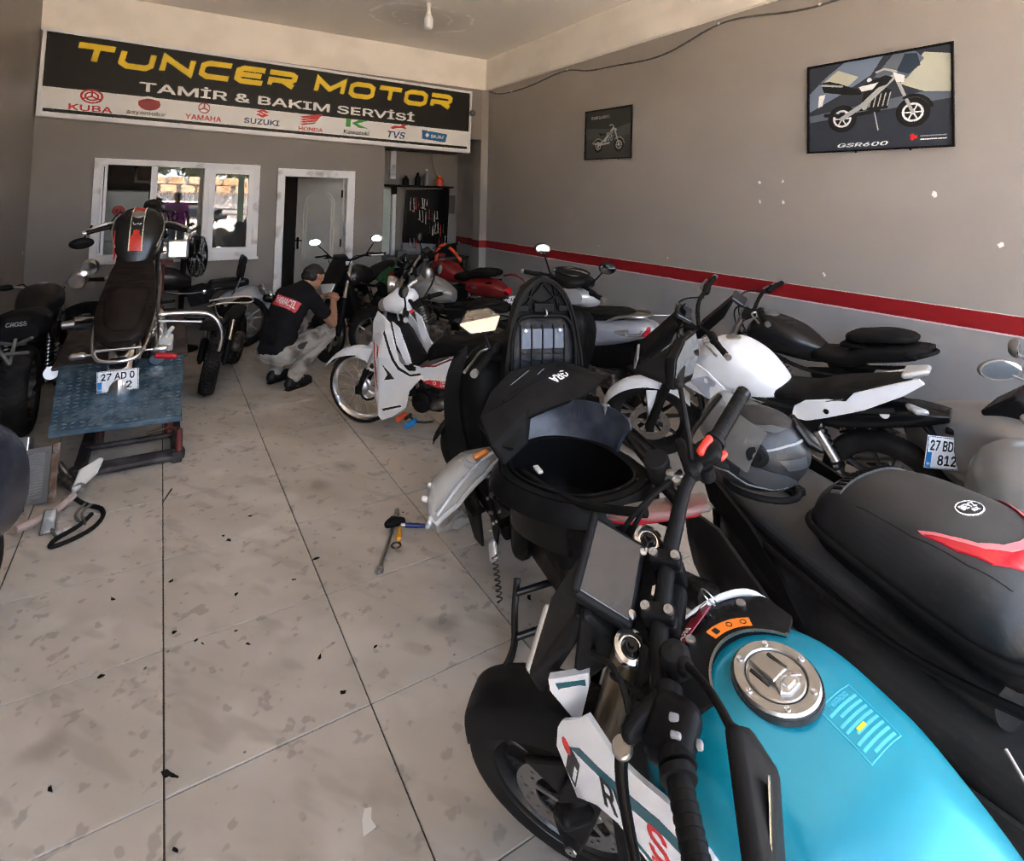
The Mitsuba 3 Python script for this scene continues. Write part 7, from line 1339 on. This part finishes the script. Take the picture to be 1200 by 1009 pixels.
add_mats(sign_black=pr((0.011,0.0105,0.010),0.45,0.3), sign_yellow=pr((0.80,0.55,0.02),0.4), maroon_l=pr((0.32,0.03,0.035),0.4), dark_grey_print=pr((0.10,0.06,0.06),0.4), poster_bg=pr((0.035,0.042,0.055),0.35), poster_dark=pr((0.028,0.032,0.030),0.35), poster_blue=pr((0.17,0.22,0.30),0.35), poster_cream=pr((0.50,0.50,0.40),0.35), poster_steel=pr((0.12,0.145,0.18),0.35), poster_steel_d=pr((0.06,0.07,0.07),0.35), poster_navy=pr((0.03,0.045,0.07),0.35), poster_silver=pr((0.42,0.43,0.42),0.35), poster_ground=pr((0.045,0.045,0.042),0.35), poster_tan=pr((0.25,0.22,0.15),0.35), dust_brown=pr((0.10,0.085,0.07),0.7), fridge_grey=pr((0.40,0.44,0.42),0.35))
# ================================================================ people
import manifold3d as m3
def blob(bones, edge=.016, it=12, lam=.5):
    """bones: (p, q, rp, rq) or lists of (point, radius) hulled together -> one smooth mesh"""
    parts = []
    for b in bones:
        if isinstance(b, tuple): pts = [(b[0],b[2]),(b[1],b[3])]
        else: pts = b
        P = np.vstack([np.asarray(p)+_ico2*r for p, r in pts]); parts.append(m3.Manifold.hull_points(P))
    M = m3.Manifold.batch_boolean(parts, m3.OpType.Add).refine_to_length(edge)
    a = M.to_mesh(); t = trimesh.Trimesh(a.vert_properties[:,:3], a.tri_verts, process=True)
    trimesh.smoothing.filter_taubin(t, lamb=lam, nu=.53, iterations=it); return t
def hand(wrist, fwd, palm_n, side, s=1.0, curl=.9):
    """palm, four unequal curled fingers and a thumb; side +1 puts the thumb on the left of fwd seen from palm_n"""
    f = np.array(fwd,float); f /= np.linalg.norm(f); n = np.array(palm_n,float); n -= f*(n@f); n /= np.linalg.norm(n); w = np.cross(n,f)*side
    W_ = np.array(wrist,float); B = [[(W_,.026*s),(W_+f*.045*s+w*.026*s,.017*s),(W_+f*.045*s-w*.026*s,.016*s),(W_+f*.085*s+w*.028*s,.013*s),(W_+f*.085*s-w*.028*s,.012*s)]]
    for i,(o,L) in enumerate(((.030,.070),(.010,.080),(-.010,.076),(-.029,.060))):
        p = W_+f*.085*s+w*o*s; d = f.copy()
        for j,k in enumerate((.45,.32,.25)):
            a = curl*(.45+.25*j)*(1+.08*i); d = d*math.cos(a)-n*math.sin(a) if j==0 else d*math.cos(curl*.7)-np.cross(w*side,d)*0-n*math.sin(curl*.7)*.6; d /= np.linalg.norm(d)
            q = p+d*L*k*s; B.append((p,q,.0095*s-.0008*j,.0088*s-.0008*j)); p = q
    p = W_+f*.025*s+w*.030*s; d = (f*.55+w*.75-n*.25); d /= np.linalg.norm(d); q = p+d*.038*s; B.append((p,q,.013*s,.011*s)); d2 = d*.6+f*.5-n*.45; d2 /= np.linalg.norm(d2); B.append((q,q+d2*.030*s,.0105*s,.009*s)); return B
def head_bones(c, fwd, up, s=1.0):
    f = np.array(fwd,float); f /= np.linalg.norm(f); u = np.array(up,float); u -= f*(u@f); u /= np.linalg.norm(u); l = np.cross(u,f); c = np.array(c,float)
    P = lambda x,y,z: c+f*x*s+l*y*s+u*z*s
    B = [[(P(-.015,0,.035),.085*s),(P(.02,0,.045),.078*s),(P(-.035,0,.02),.075*s)],[(P(.03,.02,-.02),.058*s),(P(.03,-.02,-.02),.058*s),(P(.055,0,-.075),.030*s),(P(.02,0,-.06),.045*s)],
         [(P(.088,0,.012),.009*s),(P(.108,0,-.022),.012*s),(P(.092,0,-.03),.012*s)],[(P(.082,.02,-.056),.008*s),(P(.082,-.02,-.056),.008*s),(P(.088,0,-.056),.009*s)]]
    for y in (1,-1): B += [[(P(.080,y*.012,.030),.010*s),(P(.076,y*.048,.030),.010*s)],[(P(-.005,y*.084,.018),.014*s),(P(-.012,y*.088,-.018),.010*s)]]
    return B, P
def drape(t, poly_mesh, M, lift=.003):
    """lay flat print given in M's xy plane onto mesh t along M's z"""
    m = fine(poly_mesh, .012); v = m.vertices; o = (M @ np.c_[v[:,0],v[:,1],np.full(len(v),.25),np.ones(len(v))].T).T[:,:3]; d = np.tile(-M[:3,2],(len(v),1))
    loc, ir, _ = t.ray.intersects_location(o, d, multiple_hits=False); out = o+d*.25; out[ir] = loc
    return trimesh.Trimesh(out+M[:3,2]*(lift+v[:,2:3]), m.faces, process=False)
def build_mechanic():
    a = math.radians(34); F_ = Frame(.93,3.44,34); J = lambda x,y,z: np.array([x,y,z],float)
    t = Thing('person','man in black T-shirt and stained grey trousers crouching beside the green-tailed motorcycle','person',F_); P = t.part
    hip = {1:J(-.09,.10,.33),-1:J(-.09,-.10,.33)}; knee = {1:J(.36,.19,.46),-1:J(.37,-.15,.42)}; ank = {1:J(.06,.16,.11),-1:J(.0,-.12,.11)}
    pel, mid, chest, neck = J(-.10,0,.36), J(-.06,0,.55), J(.06,0,.74), J(.19,0,.86); hc = J(.30,-.01,.925); hf = J(.80,-.10,-.60); hu = J(.6,0,.8)
    sh = {1:J(.12,.175,.78),-1:J(.12,-.175,.78)}; el = {1:J(.38,.22,.60),-1:J(.34,-.24,.52)}; wr = {1:J(.56,.10,.70),-1:J(.50,-.10,.70)}
    hb, HP = head_bones(hc,hf,hu)
    def limbs(k=1.0, dr=0.):
        B = []
        for s in (1,-1): B += [(hip[s],knee[s],.082*k+dr,.060*k+dr),(knee[s],(knee[s]*.6+ank[s]*.4)+J(-.03,0,.0),.060*k+dr,.056*k+dr),((knee[s]*.6+ank[s]*.4)+J(-.03,0,0),ank[s],.056*k+dr,.040*k+dr)]
        return B
    torso = lambda d: [[(pel+J(0,.06,0),.10+d),(pel+J(0,-.06,0),.10+d),(mid+J(0,.055,0),.105+d),(mid+J(0,-.055,0),.105+d)],[(mid+J(0,.055,0),.105+d),(mid+J(0,-.055,0),.105+d),(chest+J(0,.075,0),.10+d),(chest+J(0,-.075,0),.10+d)],[(chest+J(0,.075,0),.10+d),(chest+J(0,-.075,0),.10+d),(sh[1]+J(.0,-.02,.0),.065+d),(sh[-1]+J(0,.02,0),.065+d),(neck,.06+d*.5)]]
    body = torso(-.012)+limbs(.9)+[(neck,hc+J(-.03,0,-.02),.052,.056)]+hb
    for s in (1,-1):
        body += [(sh[s],el[s],.050,.040),(el[s],el[s]*.6+wr[s]*.4,.040,.040),(el[s]*.6+wr[s]*.4,wr[s],.040,.027)]+hand(wr[s],J(.75,-.35*s,.25),J(-.3,.6*s,.6),-s,curl=.8)
        body += [[(ank[s],.036),(ank[s]+J(.06,0,-.05),.035),(ank[s]+J(.15,.01*s,-.075),.028),(ank[s]+J(-.05,0,-.06),.034)]]
    P('body', blob(body,.010,8), 'skin', smooth=True)
    P('hair', blob([[(HP(-.02,0,.055),.086),(HP(-.045,0,.03),.078),(HP(.025,0,.070),.070)],[(HP(-.06,0,-.01),.055),(HP(-.05,.03,.0),.055),(HP(-.05,-.03,.0),.055)]],.010,6), 'hair_black', smooth=True)
    for y in (1,-1): P('eye', mv(trimesh.creation.icosphere(subdivisions=1,radius=.009),*HP(.078,y*.031,.018)), 'offwhite'); P('eyebrow', hull([HP(.090,y*.016,.044),HP(.082,y*.046,.042)],.004), 'hair_black')
    B = torso(.012)
    for s in (1,-1): B += [(sh[s],sh[s]*.45+el[s]*.55,.070,.066)]
    shirt = blob(B,.013,10); n_ = shirt.vertices; w_ = meshkit.fbm(n_*[14,14,22],3)-.5; shirt = trimesh.Trimesh(n_+shirt.vertex_normals*(w_*.022)[:,None],shirt.faces,process=False)
    P('shirt', shirt, 'shirt_black', smooth=True)
    B = limbs(1.0,.022)+[[(pel+J(0,.065,-.03),.108),(pel+J(0,-.065,-.03),.108),(hip[1]+J(.03,0,0),.10),(hip[-1]+J(.03,0,0),.10)]]
    tr_ = blob(B,.013,8); w_ = meshkit.fbm(tr_.vertices*[16,16,26],3,9)-.5; tr_ = trimesh.Trimesh(tr_.vertices+tr_.vertex_normals*(w_*.03)[:,None],tr_.faces,process=False)
    P('trousers', tr_, 'trouser_grey', smooth=True)
    P('pocket', drape_box(tr_, F_, J(.03,-.19,.36)), 'pocket_dark')
    for s in (1,-1):
        o = ank[s]; k = P('shoe', blob([[(o+J(-.055,0,-.055),.042),(o+J(.06,0,-.05),.044),(o+J(.02,0,-.0),.040),(o+J(.0,0,.03),.040)],[(o+J(.05,0,-.055),.045),(o+J(.165,.01*s,-.070),.035),(o+J(.10,0,-.06),.046)]],.012,6), 'shoe_black', smooth=True)
        P(k+'__sole', hull([o+J(-.075,.018,-.100),o+J(-.075,-.018,-.100),o+J(.19,.025,-.100),o+J(.19,-.02,-.100),o+J(.09,.04,-.100),o+J(.09,-.04,-.100)],.010), 'black_matte')
    zc = np.array([-.80,-.08,.55]); zc /= np.linalg.norm(zc); xd = np.array([-.12,-1.,-.10]); M = basis(np.array([-.02,-.035,.735]), xd, np.cross(zc,xd)); 
    M[:3,2] = zc; M[:3,0] = np.cross(M[:3,1],zc); M[:3,0] /= np.linalg.norm(M[:3,0]); M[:3,1] = np.cross(zc,M[:3,0])
    k = P('shirt_print', drape(shirt, extr(sbox(-.135,-.052,.135,.045),.001), M, .003), 'red_print'); P(k+'__lettering', drape(shirt, mv(text('YAMACIL',.060,.001,True,.235),0,.004,.0), M, .0055), 'white_print'); P(k+'__small_line', drape(shirt, extr(sbox(-.05,-.045,.09,-.038),.001), M, .0055), 'shirt_pink')
def drape_box(t_, fr_, c): return rot(rbox(.13,.02,.10,.012,(0,0,0)),'y',-12).apply_translation(c)
build_mechanic()
def build_bystander():
    F_ = Frame(.26,-3.05,92); J = lambda x,y,z: np.array([x,y,z],float)
    t = Thing('person','person in purple shirt at the entrance, seen mirrored in the office window','person',F_); P = t.part
    hb, HP = head_bones(J(.03,0,1.60),J(1,0,-.1),J(0,0,1)); sh = {s:J(0,s*.19,1.40) for s in (1,-1)}; el = {s:J(-.01,s*.25,1.12) for s in (1,-1)}; wr = {s:J(.06,s*.25,.88) for s in (1,-1)}
    body = hb+[(J(0,0,1.42),J(.02,0,1.54),.055,.055),[(J(0,.10,1.36),.09),(J(0,-.10,1.36),.09),(J(0,.08,1.0),.09),(J(0,-.08,1.0),.09)]]
    for s in (1,-1): body += [(sh[s],el[s],.048,.040),(el[s],wr[s],.040,.026)]+hand(wr[s],J(.1,0,-1),J(0,s,0),s,curl=.5)+[(J(0,s*.09,.95),J(.01,s*.10,.50),.08,.058),(J(.01,s*.10,.50),J(0,s*.10,.09),.056,.04),[(J(-.04,s*.10,.04),.036),(J(.16,s*.11,.035),.03)]]
    P('body', blob(body,.014,8), 'skin', smooth=True); P('hair', blob([[(HP(-.02,0,.055),.086),(HP(-.045,0,.03),.078),(HP(.025,0,.070),.070)]],.014,5), 'hair_black', smooth=True)
    B = [[(J(0,.11,1.36),.10),(J(0,-.11,1.36),.10),(J(0,.09,.98),.105),(J(0,-.09,.98),.105)],[(sh[1],.07),(sh[-1],.07),(J(0,0,1.44),.06)]]+[(sh[s],sh[s]*.5+el[s]*.5,.066,.06) for s in (1,-1)]
    P('shirt', blob(B,.02,8), 'shirt_purple', smooth=True); P('jeans', blob([(J(0,s*.09,.95),J(.01,s*.10,.50),.10,.078) for s in (1,-1)]+[(J(.01,s*.10,.50),J(0,s*.10,.10),.076,.06) for s in (1,-1)]+[[(J(0,.07,.96),.11),(J(0,-.07,.96),.11)]],.02,8), 'jeans_blue', smooth=True)
    for s in (1,-1): P('shoe', blob([[(J(-.05,s*.10,.045),.045),(J(.17,s*.11,.04),.038),(J(.0,s*.10,.09),.045)]],.016,5), 'shoe_black', smooth=True)
build_bystander()
# ================================================================ outdoors, seen mirrored in the office window
def build_outdoors():
    r = np.random.default_rng(21)
    w = struct('wall_street', bx(70,.5,2.6,(2,-23,1.3)), 'concrete_grey')
    t = w
    for i in range(40):
        for j in range(2):
            x = -16+.9*i+.4*(j%2)+r.uniform(-.1,.1); spart(w,'coping_stone',rbox(.82+r.uniform(-.15,.05),.7,.42,.06,(x,-22.9+.05*r.uniform(-1,1),2.0+.46*j)),['stone_tan','stone_light'][(i+j)%2])
    for i in range(12):
        b = r.uniform; x, y = -17+3.1*i+b(-.6,.6), -26+b(-1,1); tt = Thing('tree',['dusty grey-green tree behind the street wall','pale green tree behind the street wall'][i%2],'tree',group='trees behind the street wall')
        tt.part('trunk', tube([(x,y,0),(x+.2,y,2),(x,y,3.4)],[.18,.14,.08],8), 'bark'); n = 1500; c = r.normal(0,1,(n,3)); c /= np.linalg.norm(c,axis=1,keepdims=True); c = c*np.cbrt(r.uniform(.25,1,(n,1)))*[1.9,1.6,1.6]+[x,y,4.2]; 
        d1, d2 = r.normal(0,.11,(n,3)), r.normal(0,.11,(n,3)); V = np.stack([c-d1,c+d2,c+d1,c-d2],1).reshape(-1,3); q = np.arange(n)[:,None]*4+np.arange(4)[None]; k = tt.part('foliage', trimesh.Trimesh(V,np.vstack([q[:,[0,1,2]],q[:,[0,2,3]]]),process=False), ['leaf_a','leaf_b'][i%2], smooth=False); labels[tt.key+'__'+k] = {'kind':'stuff','label':'leafy crown'}
    t = Thing('street_railing','grey metal railing along the road across from the shop','railing')
    for i in range(26): t.part('post', bx(.09,.09,1.15,(-14+1.3*i,-13.5,.5)), 'rail_grey')
    for z in (.35,.62,.88,1.10): t.part('rail', bx(34,.05,.07,(2,-13.5,z)), 'rail_grey')
    def car(label,x,y,mt):
        t = Thing('car',label,'car'); b = loft([(-2.0,.55,.70,.10,.20),(-1.9,.60,.82,.20,.30),(-.9,.62,.86,.28,.34),(.7,.62,.87,.28,.34),(1.85,.60,.82,.24,.30),(2.0,.55,.7,.1,.2)],30,30,4); t.part('body', mv(b,x,y,0), mt, smooth=45)
        c = loft([(-1.2,.90,.70,.05,.1),(-.7,.95,.72,.45,.1),(.6,.95,.72,.48,.1),(1.5,.92,.70,.06,.1)],24,30,4); t.part('cabin', mv(c,x,y,0), 'screen_glass', smooth=45); t.part('roof', mv(rbox(1.3,1.25,.05,.02,(-.05,0,1.43)),x,y,0), mt)
        for sx in (-1.25,1.3):
            for sy in (-.8,.8): k = t.part('wheel', mv(rot(lathe([(.001,-.1),(.24,-.1),(.32,-.08),(.32,.08),(.24,.1),(.001,.1)],24),'x',90),x+sx,y+sy,.32-.07), 'tyre_rubber')
    car('white car parked across from the shop entrance',.4,-9.5,'white_paint'); car('pale silver car parked right of the white car',5.4,-9.7,'silver_paint'); car('dusty white car parked left of the white car',-4.7,-9.6,'offwhite')
    single('street_pole','dark green square pole standing on the pavement before the shop','pole',cat([bx(.16,.16,4.2,(2.05,-6.4,2.05)),bx(.4,.4,.03,(2.05,-6.4,.0))]),'pole_green')
    single('shade_pole','grey round pole standing on the pavement, bent at its top','pole',tube([(.92,-5.2,0),(.90,-5.2,1.6),(.98,-5.2,3.0)],.09,12),'dark_metal')
    t = Thing('delivery_box','yellow delivery box on a dark stand outside the entrance','box'); t.part('stand', cat([hull([(2.2,-5.6,0.0),(2.5,-5.6,0.),(2.3,-5.6,.75),(2.4,-5.6,.75)],.04)]), 'black_matte'); t.part('box', rbox(.45,.4,.45,.03,(2.42,-5.6,1.02)), 'yellow')
build_outdoors()
def f_trouser(p,n,uv): return mix((0.34,0.325,0.30),(0.11,0.10,0.09),smoothstep(0.45,0.75,fbm(p.x*9,p.y*9,p.z*9,3)))
add_mats(skin=pr((0.33,0.17,0.105),0.5,0.4), hair_black=pr((0.012,0.010,0.009),0.6), shirt_black=pr((0.008,0.008,0.010),0.85,0.15), trouser_grey=pr(proc(f_trouser),0.85,0.2), pocket_dark=pr((0.045,0.048,0.055),0.8,0.2), shoe_black=pr((0.010,0.010,0.011),0.5,0.3), shirt_pink=pr((0.6,0.25,0.27),0.8), shirt_purple=pr((0.32,0.05,0.30),0.8), jeans_blue=pr((0.06,0.09,0.13),0.85),
 concrete_grey=pr((0.30,0.30,0.31),0.8), stone_tan=pr(speck((0.46,0.30,0.17),(0.55,0.42,0.29),2),0.85), stone_light=pr(speck((0.52,0.40,0.28),(0.36,0.24,0.14),2),0.85), bark=pr((0.10,0.075,0.055),0.9), leaf_a=pr((0.10,0.125,0.06),0.7), leaf_b=pr((0.17,0.19,0.10),0.7), rail_grey=pr((0.10,0.10,0.105),0.6), pole_green=pr((0.015,0.035,0.028),0.5))
